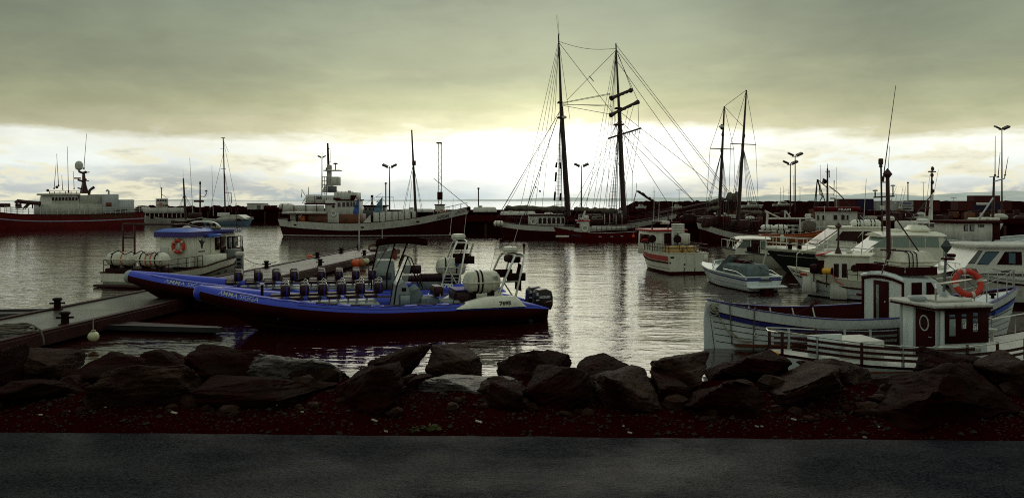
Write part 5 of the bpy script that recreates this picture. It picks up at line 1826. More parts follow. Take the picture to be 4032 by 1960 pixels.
wh = tb(200, 314, 768, 806, -3.0, yl - .6, 'wheelhouse', GREYWHITE, tx=.3)
tb(196, 318, 762, 769, -3.3, yl - .3, 'wheelhouse_roof', TANKMAT, .1)
windows(wh, fr, [(204 + k * 13.2, 213 + k * 13.2, 776, 789) for k in range(8)], yl - .56, 1, GREYWHITE, GLASSDARK)
tb(314, 410, 768, 812, -2.6, yl - .8, 'funnel_casing', DIRTY)
tb(408, 468, 765, 840, -3.4, yl - .1, 'tall_aft_house', material('blue_grey_panel', (.50, .53, .54), .5, var=.2, vscale=.4, streak=.4))
ah = tb(468.5, 529, 786, 838, -3.4, yl - .1, 'low_aft_house', MATS['blue_grey_panel'])
MB().prism([(fr.u(452, yl), fr.z(825)), (fr.u(502, yl), fr.z(821)), (fr.u(502, yl), fr.z(828)), (fr.u(452, yl), fr.z(832))], yl - .098, yl - .06, 'xz').build('lettering_band', LETTERDARK, ah)
tb(418, 440, 797, 812, yl - .1, yl + .05, 'liferaft_recess', RUSTBROWN, .05)
gr = MB()
for px in (195, 214, 236, 258, 280, 302):
    gr.tube([fr.p(px, 768, yl - .5), fr.p(px, 753, yl - .5)], .05, 5)
gr.tube([fr.p(193, 753, yl - .5), fr.p(312, 753, yl - .5)], .05, 5)
gr.tube([fr.p(193, 760, yl - .5), fr.p(312, 760, yl - .5)], .04, 5)
gr.build('monkey_deck_rail', DARKSTEEL, root)
m_ = MB()
m_.loft([[fr.p(318, 762, 0) + V(0, -.6, 0), fr.p(345, 762, 0) + V(0, -.6, 0), fr.p(345, 762, 0) + V(0, .6, 0), fr.p(318, 762, 0) + V(0, .6, 0)],
         [fr.p(325, 725, 0) + V(0, -.4, 0), fr.p(336, 725, 0) + V(0, -.4, 0), fr.p(336, 725, 0) + V(0, .4, 0), fr.p(325, 725, 0) + V(0, .4, 0)],
         [fr.p(326, 676, 0) + V(0, -.25, 0), fr.p(332, 676, 0) + V(0, -.25, 0), fr.p(332, 676, 0) + V(0, .25, 0), fr.p(326, 676, 0) + V(0, .25, 0)]])
m_.build('mast', DARKSTEEL, root)
arm = MB()
for a, b, r in (((328, 682), (311, 676), .18), ((311, 677), (311, 662), .14), ((326, 714), (306, 708), .16), ((292, 702), (318, 702), .12), ((330, 680), (352, 678), .08), ((326, 745), (306, 740), .12), ((330, 711), (350, 712), .07)):
    arm.tube([fr.p(*a), fr.p(*b)], r, 6)
arm.build('mast_arms', DARKSTEEL, root)
c = fr.p(311, 648)
MB().lathe([(.2, -.95), (.55, -.7), (.62, -.2), (.60, .1), (.45, .42), (.2, .58), (.02, .62)], 16, c).build('satellite_dome', TANKMAT, root)
fu = MB().tube([fr.p(350, 768, -.5), fr.p(353, 750, -.5), fr.p(361, 743, -.5), fr.p(371, 737, -.5)], .22, 8)
fu.build('exhaust_pipe', DARKSTEEL, root)
fu = MB().tube([fr.p(428, 768, .5), fr.p(428, 752, .5), fr.p(424, 748, .5), fr.p(418, 753, .5)], .16, 8)
fu.build('vent_pipe', GREY, root)
for a, b in (((270, 760), (265, 577)), ((231, 735), (223, 606)), ((213, 745), (221, 645)), ((330, 668), (341, 527)), ((247, 748), (243, 690)), ((292, 745), (289, 675))):
    whip(root, fr.p(*a), fr.p(*b), .055, DARKSTEEL)
for px, py in ((224, 737), (188, 750), (336, 708), (337, 678)):
    MB().sphere(fr.p(px, py), .24, 8, 6).build('searchlight', DARKSTEEL, root)
cr = MB()
cr.tube([fr.p(74, 822, 1), fr.p(72, 802, 1)], .45, 8)
cr.tube([fr.p(62, 800, 1), fr.p(70, 792, 1), fr.p(110, 797, 1), fr.p(160, 801, 1)], .32, 6)
cr.tube([fr.p(90, 822, 1), fr.p(112, 801, 1)], .14, 6)
cr.tube([fr.p(98, 822, 1), fr.p(118, 801, 1)], .14, 6)
cr.tube([fr.p(128, 822, 1), fr.p(128, 802, 1)], .1, 6)
cr.tube([fr.p(160, 800, 1), fr.p(156, 812, 1), fr.p(153, 813, 1)], .12, 6)
cr.build('deck_crane', DARKSTEEL, root)
tb(-30, 42, 801, 816, -2, 2.5, 'winch_house', DARKWOOD)
h.letters('SIGHVATUR', .8, LETTERGREEN, root, .26, ('s', .75), 1, .03, wide=7.0)

# ------------------------------------------------------------------ small white passenger boat by the quay
fr = Frame(762, 150.0, 556, 146.0, 'passenger_boat', 'small white passenger boat with high wheelhouse at the far quay', 'boat')
root, L = fr.root, fr.L
h = Hull(L, 4.0, [(0, 1.5), (.5, 1.4), (1, 2.0)], keel=-.7, tw=.8, rake=1.0, q0=.2)
h.band(0, 1.0, 'hull', GREYWHITE, root)
h.solid_strip(('s', .1), ('s', -.02), 'rubbing_strake', MAROON, root)
h.deck(.1, 'deck', MAROON, root)
y1 = 1.3
def pb(px0, px1, py0, py1, y0, yb, nm, mt, c=.04, **k):
    mb = MB()
    fr.box(mb, px0, px1, py0, py1, y0, yb, c, face=yb, **k)
    return mb.build(nm, mt, root)
lo = pb(590, 716, 838, 859, -y1, y1, 'saloon', MAROON)
pm = MB()
for k in range(9):
    fr.box(pm, 571 + k * 17.5, 574 + k * 17.5, 838, 860, y1, y1 + .12, 0, face=y1 + .12)
pm.build('saloon_posts', GREYWHITE, root)
pb(564, 724, 819, 839, -y1 - .3, y1 + .3, 'upper_deck_screen', GREYWHITE)
w_ = pb(615, 661, 782, 819, -y1 + .2, y1 - .1, 'wheelhouse', GREYWHITE, tx=-.06)
windows(w_, fr, [(619 + k * 10, 626 + k * 10, 785, 792) for k in range(4)], y1 - .08, 1, GREYWHITE, GLASSDARK)
letter('1438', .42, LETTERDARK, w_, fr.p(641, 812, y1) , (-1, 0, 0), (0, 0, 1), bold=.02, wide=.9)
lifebuoy(fr.root.matrix_basis @ (fr.p(632, 806, y1) + V(0, .03, 0)), Matrix.Rotation(fr.h, 3, 'Z') @ Matrix.Rotation(PI / 2, 3, 'X'), .27, .07, 'tiny red lifebuoy on the far white passenger boat wheelhouse', n=14)
ma = MB()
ma.tube([fr.p(636, 782), fr.p(636, 738)], .08, 6)
ma.tube([fr.p(630, 742), fr.p(643, 742)], .05, 5)
ma.tube([fr.p(636, 765), fr.p(652, 775)], .05, 5)
ma.build('mast', DARKSTEEL, root)
whip(root, fr.p(631, 741), fr.p(630, 715), .03)
raft_canister(root, fr.p(574, 822, .6), 1.5, .35, 'x', n=10)

# ------------------------------------------------------------------ old ketch with dark mast, yacht, far motor boat, bent lamp pole
fr = Frame(680, 142.0, 800, 139.0, 'wooden_ketch', 'small dark wooden sailing boat with one short mast by the far quay', 'boat')
root, L = fr.root, fr.L
h = Hull(L, 2.4, [(0, 1.3), (.5, 1.1), (1, 1.7)], keel=-.6, tw=.4, rake=.8)
h.band(0, 1.0, 'hull', DARKWOOD, root)
h.solid_strip(('s', .2), ('s', .02), 'white_strake', GREYWHITE, root)
h.deck(.1, 'deck', DARKWOOD, root)
mp, mt = fr.p(731, 862), fr.p(722, 703)
spar(root, mp, mt, .22, .12)
whip(root, mt, fr.p(720, 650), .03)
line_set(root, [(lerp(mp, mt, .62), fr.p(x, 852, y)) for x, y in ((690, .8), (697, -.8), (704, .9), (762, .8), (772, -.8), (780, .6), (750, .9))], 'shrouds', .025)
line_set(root, [(fr.p(712, 742), fr.p(737, 742))], 'crosstree', .06)
cb = MB(); fr.box(cb, 738, 772, 838, 860, -.7, .7, .05, face=-.7); cb.build('cabin', DARKWOOD, root)

fr = Frame(806, 150.0, 1000, 146.0, 'motor_yacht', 'low pale blue motor yacht with a raked cabin by the far quay', 'boat')
root, L = fr.root, fr.L
h = Hull(L, 3.2, [(0, 1.0), (.5, 1.1), (1, 1.5)], keel=-.5, tw=.9, rake=1.4, q0=.2)
h.band(0, ('s', .35), 'hull', material('pale_blue_hull', (.20, .30, .42), .4, var=.2), root)
h.band(('s', .35), 1.0, 'topside', GREYWHITE, root)
h.deck(.02, 'deck', GREYWHITE, root)
cab = MB(); cab.loft([[V(x, y, z) for x, z in ((fr.u(862), 1.05), (fr.u(905), 1.9), (fr.u(952), 1.95), (fr.u(985), 1.15))] for y in (-1.1, 1.1)]); cab = cab.build('cabin', GREYWHITE, root)
for a in (898, 915, 932):
    p0, p1 = fr.p(a, 869, -1.1), fr.p(a + 14, 861, -1.1)
    MB().prism([(p0.x, p0.z), (p1.x, p0.z), (p1.x + .05, p1.z), (p0.x + .1, p1.z)], -1.13, -1.1, 'xz').build('window', GLASSDARK, cab)

fr = Frame(935, 153.0, 840, 150.0, 'sailing_yacht', 'white sailing yacht with the tall slim mast by the far quay', 'boat')
root, L = fr.root, fr.L
h = Hull(L * 1.5, 2.8, [(0, 1.0), (.5, .95), (1, 1.3)], keel=-.5, tw=.6, rake=1.2)
h.band(0, 1.0, 'hull', GREYWHITE, root)
h.deck(.02, 'deck', GREYWHITE, root)
mp, mt = fr.p(887, 850), fr.p(879, 545)
spar(root, mp, mt, .16, .10, 'mast', DARKSTEEL)
line_set(root, [(lerp(mp, mt, .82), fr.p(822, 848)), (lerp(mp, mt, .98), fr.p(940, 848)), (lerp(mp, mt, .6), fr.p(915, 848, 1)), (lerp(mp, mt, .6), fr.p(905, 848, -1)), (lerp(mp, mt, .98), fr.p(900, 600, 0))], 'stays', .03)
line_set(root, [(fr.p(867, 585), fr.p(885, 585)), (fr.p(869, 665), fr.p(890, 665))], 'spreaders', .04)
line_set(root, [(fr.p(886, 758), fr.p(910, 758)), (fr.p(910, 758), fr.p(912, 800))], 'boom', .07)
MB().box(mt.x - .35, mt.x + .35, -.05, .05, mt.z, mt.z + .15).build('wind_vane', DARKSTEEL, root)
ch = MB(); fr.box(ch, 866, 905, 838, 852, -.8, .8, .05, face=.8); ch.build('coachroof', GREYWHITE, root)

fr = Frame(790, 158.0, 730, 156.0, 'yacht', 'half-hidden yacht of which two thin white masts show', 'boat')
root = fr.root
h = Hull(fr.L * 2, 2.4, [(0, .9), (1, 1.2)], keel=-.5, tw=.6)
h.band(0, 1.0, 'hull', GREYWHITE, root); h.deck(.02, 'deck', GREYWHITE, root)
spar(root, fr.p(760, 850), fr.p(747, 622), .06, .04, 'mast', GALV)
spar(root, fr.p(840, 850), fr.p(834, 650), .05, .03, 'mast', GALV)

a = at(787, 728, 146); b = at(788, 858, 146)
root = empty('bent_lamp_pole', b); H = a.z - b.z; k = 146 / FPX
tag(root, 'dark pole with a crossbar and one gooseneck lamp by the far quay', 'lamp pole')
MB().tube([(0, 0, -1), (0, 0, H)], [.22, .12], 8).build('pole', DARKSTEEL, root)
MB().tube([(0, 0, H - 45 * k), (18 * k, 0, H - 46 * k), (24 * k, 0, H - 36 * k), (24 * k, 0, H - 28 * k)], .08, 6).build('gooseneck', DARKSTEEL, root)
MB().lathe([(.28, H - 27 * k), (.25, H - 24 * k), (.06, H - 20 * k)], 10, (24 * k, 0, 0)).build('lamp', DARKSTEEL, root)
MB().box(-24 * k, 14 * k, -.25, .25, H - 68 * k, H - 60 * k, .06).build('crossbar', DARKSTEEL, root)
MB().lathe([(.12, H), (.2, H + .2), (.14, H + .6), (.05, H + .7)], 8).build('finial', DARKSTEEL, root)
MB().box(-.5, .5, -.5, .5, -1.2, -.9, .05).build('base', DARKSTEEL, root)

# ------------------------------------------------------------------ whale-watching ship
fr = Frame(1107, 101.0, 1850, 100.0, 'whale_watching_ship', 'white and black wooden whale-watching ship with a stepped tower and foremast', 'ship')
root, L = fr.root, fr.L
h = Hull(L, 5.6, [(0, 2.25), (.15, 1.95), (.42, 1.72), (.7, 2.3), (.88, 3.15), (1, 3.82)], keel=-1.4, tw=.45, tm=.42, pw=2.4, ps=2.4, rake=1.6, q0=.16, q1=.55, srake=1.0)
h.band(0, ('z', .12), 'hull_bottom', MAROON, root)
h.band(('z', .12), ('z', .22), 'waterline_stripe', GREYWHITE, root, nv=1)
h.band(('z', .22), ('s', .92), 'black_topside', MAROON, root)
h.band(('s', .92), 1.0, 'white_bulwark', GREYWHITE, root, off=.0)
h.cap(.16, .06, 'cap_rail', MAROON, root)
h.deck(.75, 'deck', DARKWOOD, root)
h.inner(.75, .12, 'bulwark_lining', GREYWHITE, root)
h.solid_strip(('s', .98), ('s', .90), 'rubbing_strake', BLACKRED, root, d=.05)
for k in range(3):
    h.solid_strip(('s', .24 + .16 * k), ('s', .18 + .16 * k), 'bow_stripe', MAROON, root, .94 - .005 * k, .992, 8, .012)
h.letters('GARDAR', .62, LETTERDARK, root, .838, ('s', .78), -1, .016, wide=48 * 100 / FPX)
p = h.Pz(.935, ('s', .52), -1, .02)
MB().torus(p, .2, .05, Matrix.Rotation(PI / 2, 3, 'X'), 14, 5).build('bow_emblem', GREY, root)
for t in (.10, .46, .74):
    p = h.Pz(t, ('s', .5), -1, .0)
    MB().box(p.x - .24, p.x + .24, p.y - .03, p.y + .12, p.z - .12, p.z + .10, .06).build('hawse_port', MAROON, root)
yn = -2.1
def gb(px0, px1, py0, py1, y0, y1, nm, mt, c=.05, par=None, **k):
    mb = MB()
    fr.box(mb, px0, px1, py0, py1, y0, y1, c, face=y0, **k)
    return mb.build(nm, mt, par or root)
LT = GREYWHITE
gb(1205, 1416, 843, 884, -1.85, 1.8, 'main_deck_house', RUSTBROWN)
gb(1290, 1334, 838, 878, -1.95, -1.86, 'side_door_panel', LT, .03)
for px in (1134, 1166, 1202):
    gb(px, px + 6, 842, 872, -2.15, -1.9, 'deck_post', MAROON, .02)
gb(1182, 1202, 848, 876, -1.6, -1.0, 'orange_locker', ORANGE, .05)
gb(1140, 1163, 845, 873, -1.5, 1.2, 'aft_house', LT)
gb(1108, 1282, 834, 842, -2.35, 2.35, 'boat_deck', LT, .06)
for a, b in ((1112, 1156), (1159, 1203), (1206, 1246), (1249, 1276)):
    gb(a, b, 808, 832, -2.36, -2.26, 'rail_screen', LT, .02)
for px in (1110, 1157, 1204, 1247):
    gb(px - 1.2, px + 1.2, 804, 834, -2.42, -2.37, 'rail_post', MAROON, .01)
raft_canister(root, fr.p(1126, 813, -1.7), 1.85, .38, 'x', n=12)
wh = gb(1279, 1404, 788, 858, -1.75, 1.75, 'wheelhouse', LT, .08)
gb(1320, 1406, 785, 790, -1.95, 1.95, 'wheelhouse_visor', MAROON, .04)
gb(1198, 1318, 800, 806, -2.0, 2.0, 'upper_deck_edge', MAROON, .04)
windows(wh, fr, [(1330, 1341, 798, 814), (1348, 1359, 797, 814), (1364, 1376, 796, 813), (1380, 1388, 795, 812), (1391, 1398, 795, 811)], -1.76, -1, LT, GLASSDARK)
fr_u = fr.u(1313, -1.76)
MB().lathe([(.16, -.02), (.16, .03)], 14, (fr_u, -1.80, fr.z(813)), 'y').build('porthole', MAROON, wh)
gb(1204, 1314, 770, 800, -1.6, 1.6, 'upper_house', LT)
letter('260', .52, LETTERDARK, root, fr.p(1244, 784, -1.66), (1, 0, 0), (0, 0, 1), bold=.02, wide=.75)
gb(1238, 1240, 773, 800, -1.64, -1.605, 'house_seam', MAROON, 0)
gb(1315, 1400, 758, 787, -1.5, 1.5, 'flying_bridge', LT)
gb(1311, 1339, 779, 787, -1.6, -1.52, 'name_board', MAROON, .02)
gb(1369, 1379, 751, 786, -.8, -.4, 'funnel', DARKSTEEL, .05)
gb(1380, 1403, 769, 786, -1.62, -1.51, 'flag_locker', MAROON, .03)
for a, b, z in ((1206, 1268, 768), (1330, 1390, 755)):
    rl = MB()
    rl.tube([fr.p(a, z, -1.5), fr.p(b, z, -1.5)], .04, 5)
    for k in range(5):
        px = lerp(a, b, k / 4)
        rl.tube([fr.p(px, z, -1.5), fr.p(px, z + 6, -1.5)], .035, 5)
    rl.build('upper_rail', GREYWHITE, root)
# tower
tw = MB()
A = [fr.p(1272, 758, 0), fr.p(1326, 758, 0)]
B_ = [fr.p(1284, 731, 0), fr.p(1308, 731, 0)]
tw.loft([[V(A[0].x, -1.0, A[0].z), V(A[1].x, -1.0, A[0].z), V(A[1].x, 1.0, A[0].z), V(A[0].x, 1.0, A[0].z)], [V(B_[0].x, -.6, B_[0].z), V(B_[1].x, -.6, B_[0].z), V(B_[1].x, .6, B_[0].z), V(B_[0].x, .6, B_[0].z)]])
tw.build('tower_base', LT, root)
gb(1286, 1301, 670, 731, -.35, .35, 'tower_trunk', TANKMAT, .06)
gb(1272, 1336, 669, 673, -.7, .7, 'tower_platform', TANKMAT, .03)
gb(1286, 1301, 649, 668, -.4, .4, 'lookout_barrel', TANKMAT, .08)
gb(1282, 1286, 660, 669, -.3, .3, 'tower_box', DARKSTEEL, .03)
gb(1301.5, 1332, 696, 730, -.62, .62, 'screen_panel', TANKMAT, .04)
gb(1290, 1325, 733, 757, -1.06, -.9, 'tower_door_panel', DKGREY, .03)
cg = MB()
for px in (1268, 1278, 1286):
    cg.tube([fr.p(px, 696, -.5), fr.p(px, 731, -.5)], .04, 5)
for py in (696, 713, 728):
    cg.tube([fr.p(1267, py, -.5), fr.p(1287, py, -.5)], .04, 5)
cg.tube([fr.p(1267, 720, .3), fr.p(1268, 768, .3)], .05, 5)
cg.build('ladder_cage', DARKSTEEL, root)
ld = MB()
for px in (1276, 1286):
    ld.tube([fr.p(px, 730, -1.3), fr.p(px, 800, -1.7)], .035, 5)
for k in range(9):
    ld.tube([fr.p(1276, 733 + k * 7.5, -1.3 - .04 * k), fr.p(1286, 733 + k * 7.5, -1.3 - .04 * k)], .03, 4)
ld.build('ladder', DARKSTEEL, root)
spar(root, fr.p(1293, 649), fr.p(1290, 564), .16, .12, 'topmast', DARKSTEEL)
MB().box(fr.u(1291), fr.u(1296), -.2, .2, fr.z(588), fr.z(583), .03).build('mast_light', DARKSTEEL, root)
spar(root, fr.p(1321, 670), fr.p(1321, 648), .06, .06, 'radar_post', DARKSTEEL)
MB().lathe([(.1, 0), (.28, .05), (.30, .14), (.22, .2), (.02, .22)], 12, fr.p(1321, 648)).build('radar_dome', DARKSTEEL, root)
whip(root, fr.p(1300, 640), fr.p(1302, 585), .03)
whip(root, fr.p(1270, 740), fr.p(1270, 600), .025)
# stern flagstaff
spar(root, fr.p(1203, 772), fr.p(1187, 745), .04, .03, 'flagstaff', DARKSTEEL)
MB().grid(lambda i, j: fr.p(lerp(1188, 1186 + 4 * i, j), lerp(747, 775, j) + 3 * i, .05 * math.sin(j * 6)), 3, 6).build('ensign', MAROON, root)
spar(root, fr.p(1214, 768), fr.p(1215, 736), .05, .03, 'light_mast', DARKSTEEL)
ss = MB()
for px in (1190, 1200):
    ss.tube([fr.p(px, 800, -1.6), fr.p(px + 14, 776, -1.6)], .04, 5)
for k in range(5):
    ss.tube([fr.p(1191 + 2.8 * k, 798 - 5 * k, -1.6), fr.p(1201 + 2.8 * k, 798 - 5 * k, -1.6)], .03, 4)
ss.build('stair', GREYWHITE, root)
# foredeck
for k in range(6):
    a = lerp(1470, 1618, k / 6)
    gb(a, a + 23, 834 - .6 * k, 873 - 1.6 * k, -2.0, -1.9, 'canvas_screen', LT, .02)
    gb(a + 23.3, a + 24.6, 832 - .6 * k, 874 - 1.6 * k, -2.04, -1.96, 'screen_post', MAROON, .01)
gb(1622, 1636, 831, 862, -1.8, -1.7, 'screen_gate', LT, .02)
ps = MB()
ps.prism([(fr.u(1443), fr.z(874)), (fr.u(1468), fr.z(846)), (fr.u(1472), fr.z(846)), (fr.u(1472), fr.z(874))], -1.9, -1.8, 'xz')
ps.build('companionway', LT, root)
mp, mt = fr.p(1638, 860), fr.p(1621, 512)
spar(root, mp, mt, .20, .09, 'foremast')
MB().box(fr.u(1623), fr.u(1637), -.2, .2, fr.z(652), fr.z(634), .05).build('mast_fitting', DARKSTEEL, root)
line_set(root, [(lerp(mp, mt, .62), fr.p(1583, 842, -2.2)), (lerp(mp, mt, .62), fr.p(1610, 846, -2.4)), (lerp(mp, mt, .62), fr.p(1666, 840, -2.2)), (lerp(mp, mt, .62), fr.p(1590, 842, 2.2)), (lerp(mp, mt, .62), fr.p(1660, 840, 2.2)), (lerp(mp, mt, .62), fr.p(1660, 660, 0))], 'shrouds', .022)
line_set(root, [(fr.p(1708, 703, 0), fr.p(1845, 814, 0))], 'forestay', .035)
gb(1729, 1752, 824, 842, -.6, .6, 'windlass_cover', LT, .12)
h.rail(.82, .985, 5, (.55,), 'bow_rail', GREYWHITE, root, .03, .1, .06)
lifebuoy(fr.root.matrix_basis @ fr.p(1740, 836, -.75), Matrix.Rotation(PI / 2, 3, 'X'), .30, .08, 'orange lifebuoy on the foredeck of the whale-watching ship', n=16)
lifebuoy(fr.root.matrix_basis @ fr.p(1313, 841, -2.06), Matrix.Rotation(PI / 2, 3, 'X'), .30, .08, 'white lifebuoy on the side of the whale-watching ship', mat=WHITE, n=16)
bw = MB(); fr.box(bw, 1838, 1852, 815, 828, -.25, .25, .05, face=-.25); bw.build('stem_head', MAROON, root)

# boat hidden behind the ship
fr = Frame(1400, 116.0, 1560, 116.0, 'small_ferry', 'dark-windowed boat half hidden behind the whale-watching ship', 'boat')
root = fr.root
h = Hull(fr.L, 3.6, [(0, 1.5), (1, 2.1)], keel=-.6, tw=.8); h.band(0, 1.0, 'hull', MAROON, root); h.deck(.05, 'deck', MAROON, root)
c = MB(); fr.box(c, 1430, 1514, 813, 850, -1.4, 1.4, .08, face=-1.4); c = c.build('cabin', DKGREY, root)
windows(c, fr, [(1436 + k * 15, 1446 + k * 15, 818, 828) for k in range(5)], -1.4, -1, GREYWHITE, GLASSDARK)
c = MB(); fr.box(c, 1424, 1520, 808, 813, -1.7, 1.7, .05, face=-1.7); c.build('roof', MAROON, root)
ms = MB(); ms.tube([fr.p(1465, 808), fr.p(1465, 770)], .1, 6); ms.tube([fr.p(1457, 781), fr.p(1473, 781)], .05, 5)
ms.tube([fr.p(1460, 808), fr.p(1465, 785)], .05, 5); ms.tube([fr.p(1470, 808), fr.p(1465, 785)], .05, 5); ms.sphere(fr.p(1465, 773), .22, 8, 6); ms.build('mast', DARKSTEEL, root)
cx = MB(); cx.tube([fr.p(1481, 777), fr.p(1550, 777)], .05, 5); cx.tube([fr.p(1504, 810), fr.p(1504, 776)], .07, 5); cx.build('signal_yard', DARKSTEEL, root)
line_set(root, [(fr.p(1504, 778), fr.p(1535, 826, 1)), (fr.p(1504, 760), fr.p(1420, 815)), (fr.p(1548, 777), fr.p(1556, 826))], 'stays', .02)

# feather flags on poles at the pontoon end
def flagpole(px, py_top, py_base, Y, x0, x1, y0, y1, mat, label, zb):
    a, b = at(px, py_top, Y), at(px, py_base, Y)
    root = empty('flagpole', (b.x, Y, zb)); tag(root, label, 'flag', 'blue feather flags')
    k = Y / FPX
    H = a.z - zb
    MB().tube([(0, 0, 0), (0, 0, H)], [.05, .03], 6).build('pole', GALV, root)
    fw, ft, fb = (x0 - px) * k, a.z - zb - (y0 - py_top) * k, a.z - zb - (y1 - py_top) * k
    f = MB()
    def fn(i, j):
        w = fw * (.12 + .88 * min(1, j * 1.5) ** .8) 
        return V(w * i, .10 * math.sin(i * 5 + j * 3) * i, lerp(ft, fb, j) - abs(w) * .35 * i * (1 - j))
    f.grid(fn, 8, 16)
    o = f.build('flag', mat, root, angle=180)
    letter('Gentle', .30, LETTERDARK, o, (fw * .95, -.13, fb + .55), (1, 0, .05), (0, 0, 1), bold=.006, wide=abs(fw) * .85)
    MB().prism([(fw * .75, fb + 1.1), (fw * .35, fb + 1.5), (fw * .5, fb + 1.25), (fw * .2, fb + 1.15)], -.14, -.12, 'xz').build('emblem', LETTERWHITE, o)
flagpole(1414, 775, 985, 63.5, 1390, 1414, 785, 843, FLAGBLUE, 'bright blue feather flag on a pole at the pontoon end', PZ)
flagpole(1505, 772, 925, 88.0, 1472, 1500, 780, 836, FLAGPALE, 'paler blue feather flag in front of the ship bulwark', -.5)

# ------------------------------------------------------------------ two-masted schooner
fr = Frame(1962, 96.0, 2668, 97.5, 'schooner', 'tall two-masted schooner with square yards on its foremast', 'ship')
root, L = fr.root, fr.L
h = Hull(L, 5.8, [(0, 2.0), (.15, 1.62), (.45, 1.45), (.75, 1.9), (1, 3.0)], keel=-1.6, tw=.5, tm=.45, pw=2.4, rake=2.2, q0=.16, q1=.6, srake=1.2)
h.band(0, ('s', .60), 'black_hull', MAROON, root)
h.band(('s', .60), 1.0, 'white_bulwark', GREYWHITE, root, nv=3)
h.cap(.18, .07, 'cap_rail', DARKWOOD, root)
h.deck(.5, 'deck', DARKWOOD, root)
h.inner(.5, .12, 'bulwark_lining', DARKWOOD, root)
def sb(px0, px1, py0, py1, y0, y1, nm, mt, c=.05, par=None, **k):
    mb = MB()
    fr.box(mb, px0, px1, py0, py1, y0, y1, c, face=y0, **k)
    return mb.build(nm, mt, par or root)
dh = sb(2088, 2222, 850, 895, -1.6, 1.6, 'deckhouse', GREYWHITE)
sb(2082, 2228, 844, 850, -1.8, 1.8, 'deckhouse_roof', DARKWOOD)
windows(dh, fr, [(2120 + k * 18, 2133 + k * 18, 857, 880) for k in range(6)], -1.6, -1, LETTERWHITE, GLASSDARK)
sb(2290, 2380, 845, 890, -1.4, 1.4, 'fore_deckhouse', DARKWOOD)
windows(root, fr, [(2332, 2342, 854, 861), (2347, 2372, 853, 862)], -1.42, -1, GREYWHITE, GLASSDARK)
sb(2425, 2470, 830, 880, -1.0, 1.0, 'pin_rail_housing', DARKWOOD)
letter('2651', .40, LETTERWHITE, root, fr.p(2432, 838, -1.05), (1, 0, 0), (0, 0, 1), bold=.01, wide=.55)
for px in (2380, 2400, 2425, 2448):
    sb(px, px + 2.5, 842, 882, -2.0, -1.9, 'stanchion', GREYWHITE, .01)
raft_canister(root, fr.p(1963, 880, -2.0), 1.2, .36, 'x', n=12)
raft_canister(root, fr.p(2160, 845, -.6), 1.2, .3, 'x', n=12)
lifebuoy(fr.root.matrix_basis @ fr.p(2101, 874, -1.75), Matrix.Rotation(PI / 2, 3, 'X'), .30, .08, 'white lifebuoy on the schooner deckhouse', mat=WHITE, n=16)
# masts
mm0, mm1, mm2 = fr.p(2237, 850), fr.p(2208, 400), fr.p(2199, 138)
fm0, fm1, fm2 = fr.p(2456, 850), fr.p(2437, 425), fr.p(2425, 172)
spar(root, mm0, fr.p(2210, 420), .34, .24, 'mainmast', n=10)
spar(root, fr.p(2211, 462), mm2, .20, .08, 'main_topmast')
spar(root, fm0, fr.p(2438, 425), .34, .24, 'foremast', n=10)
spar(root, fr.p(2440, 490), fm2, .20, .08, 'fore_topmast')
for px, py, w in ((2211, 462, 14), (2207, 402, 9), (2439, 490, 18), (2437, 425, 12)):
    sb(px - w, px + w, py - 3, py + 3, -.55, .55, 'masthead_platform', DARKSTEEL, .04)
MB().lathe([(.1, -.2), (.32, -.1), (.32, .1), (.1, .2)], 10, fr.p(2221, 462, -.4)).build('masthead_radar', GREYWHITE, root)
whip(root, mm2, fr.p(2190, 57), .03); whip(root, mm2 + V(.1, .1, 0), fr.p(2196, 62), .03)
# yards with furled sails
for (a, b), sail in ((((2405, 385), (2490, 350)), True), (((2401, 452), (2515, 397)), True), (((2394, 546), (2524, 505)), False)):
    pa, pb_ = fr.p(*a, -1.2), fr.p(*b, 1.0)
    spar(root, pa, pb_, .11, .11, 'yard')
    if sail:
        mb = MB()
        pts = [lerp(pa, pb_, .02 + .96 * k / 14) + V(0, 0, -.12) for k in range(15)]
        mb.tube(pts, [.10 + .13 * abs(math.sin(k * 1.9 + a[0])) + (.12 if k in (0, 1, 13, 14) else 0) for k in range(15)], 7)
        mb.build('furled_squaresail', MASTWOOD, root)
bunt = []
for k in range(7):
    f0, f1 = .42 + k * .08, .42 + (k + 1) * .08
    pa, pb_ = fr.p(2394, 546, -1.2), fr.p(2524, 505, 1.0)
    bunt.append((lerp(pa, pb_, f0) + V(0, 0, -.1), lerp(pa, pb_, f1) + V(0, 0, -.1)))
line_set(root, bunt, 'buntlines', .02, sag=.55)
# standing rigging
segs = []
for px, y in ((2010, -2.4), (2022, -2.4), (2060, -2.5), (2070, -2.5), (2008, 2.4), (2062, 2.4)):
    segs.append((fr.p(2203, 440), fr.p(px - 50 if px < 2030 else px, 855, y)))
for px, y in ((2180, -2.7), (2190, -2.7), (2200, -2.7), (2212, -2.7), (2225, -2.7), (2195, 2.7), (2215, 2.7), (2240, 2.6)):
    segs.append((fr.p(2206, 470), fr.p(px, 858, y)))
    if px % 20 == 0:
        segs.append((fr.p(2200, 160), fr.p(px + 4, 470, y * .3)))
for px, y in ((2260, -2.5), (2282, -2.5), (2230, 2.4), (2330, -2.6), (2370, -2.6)):
    segs.append((fr.p(2432, 480), fr.p(px, 858, y)))
for px, y in ((2390, -2.7), (2402, -2.7), (2414, -2.7), (2426, -2.7), (2440, -2.7), (2405, 2.6), (2420, 2.6), (2470, -2.5), (2476, 2.5)):
    segs.append((fr.p(2436, 500), fr.p(px, 852, y)))
for px in (2404, 2412, 2420):
    segs.append((fr.p(2424, 200), fr.p(px, 495, -.6)))
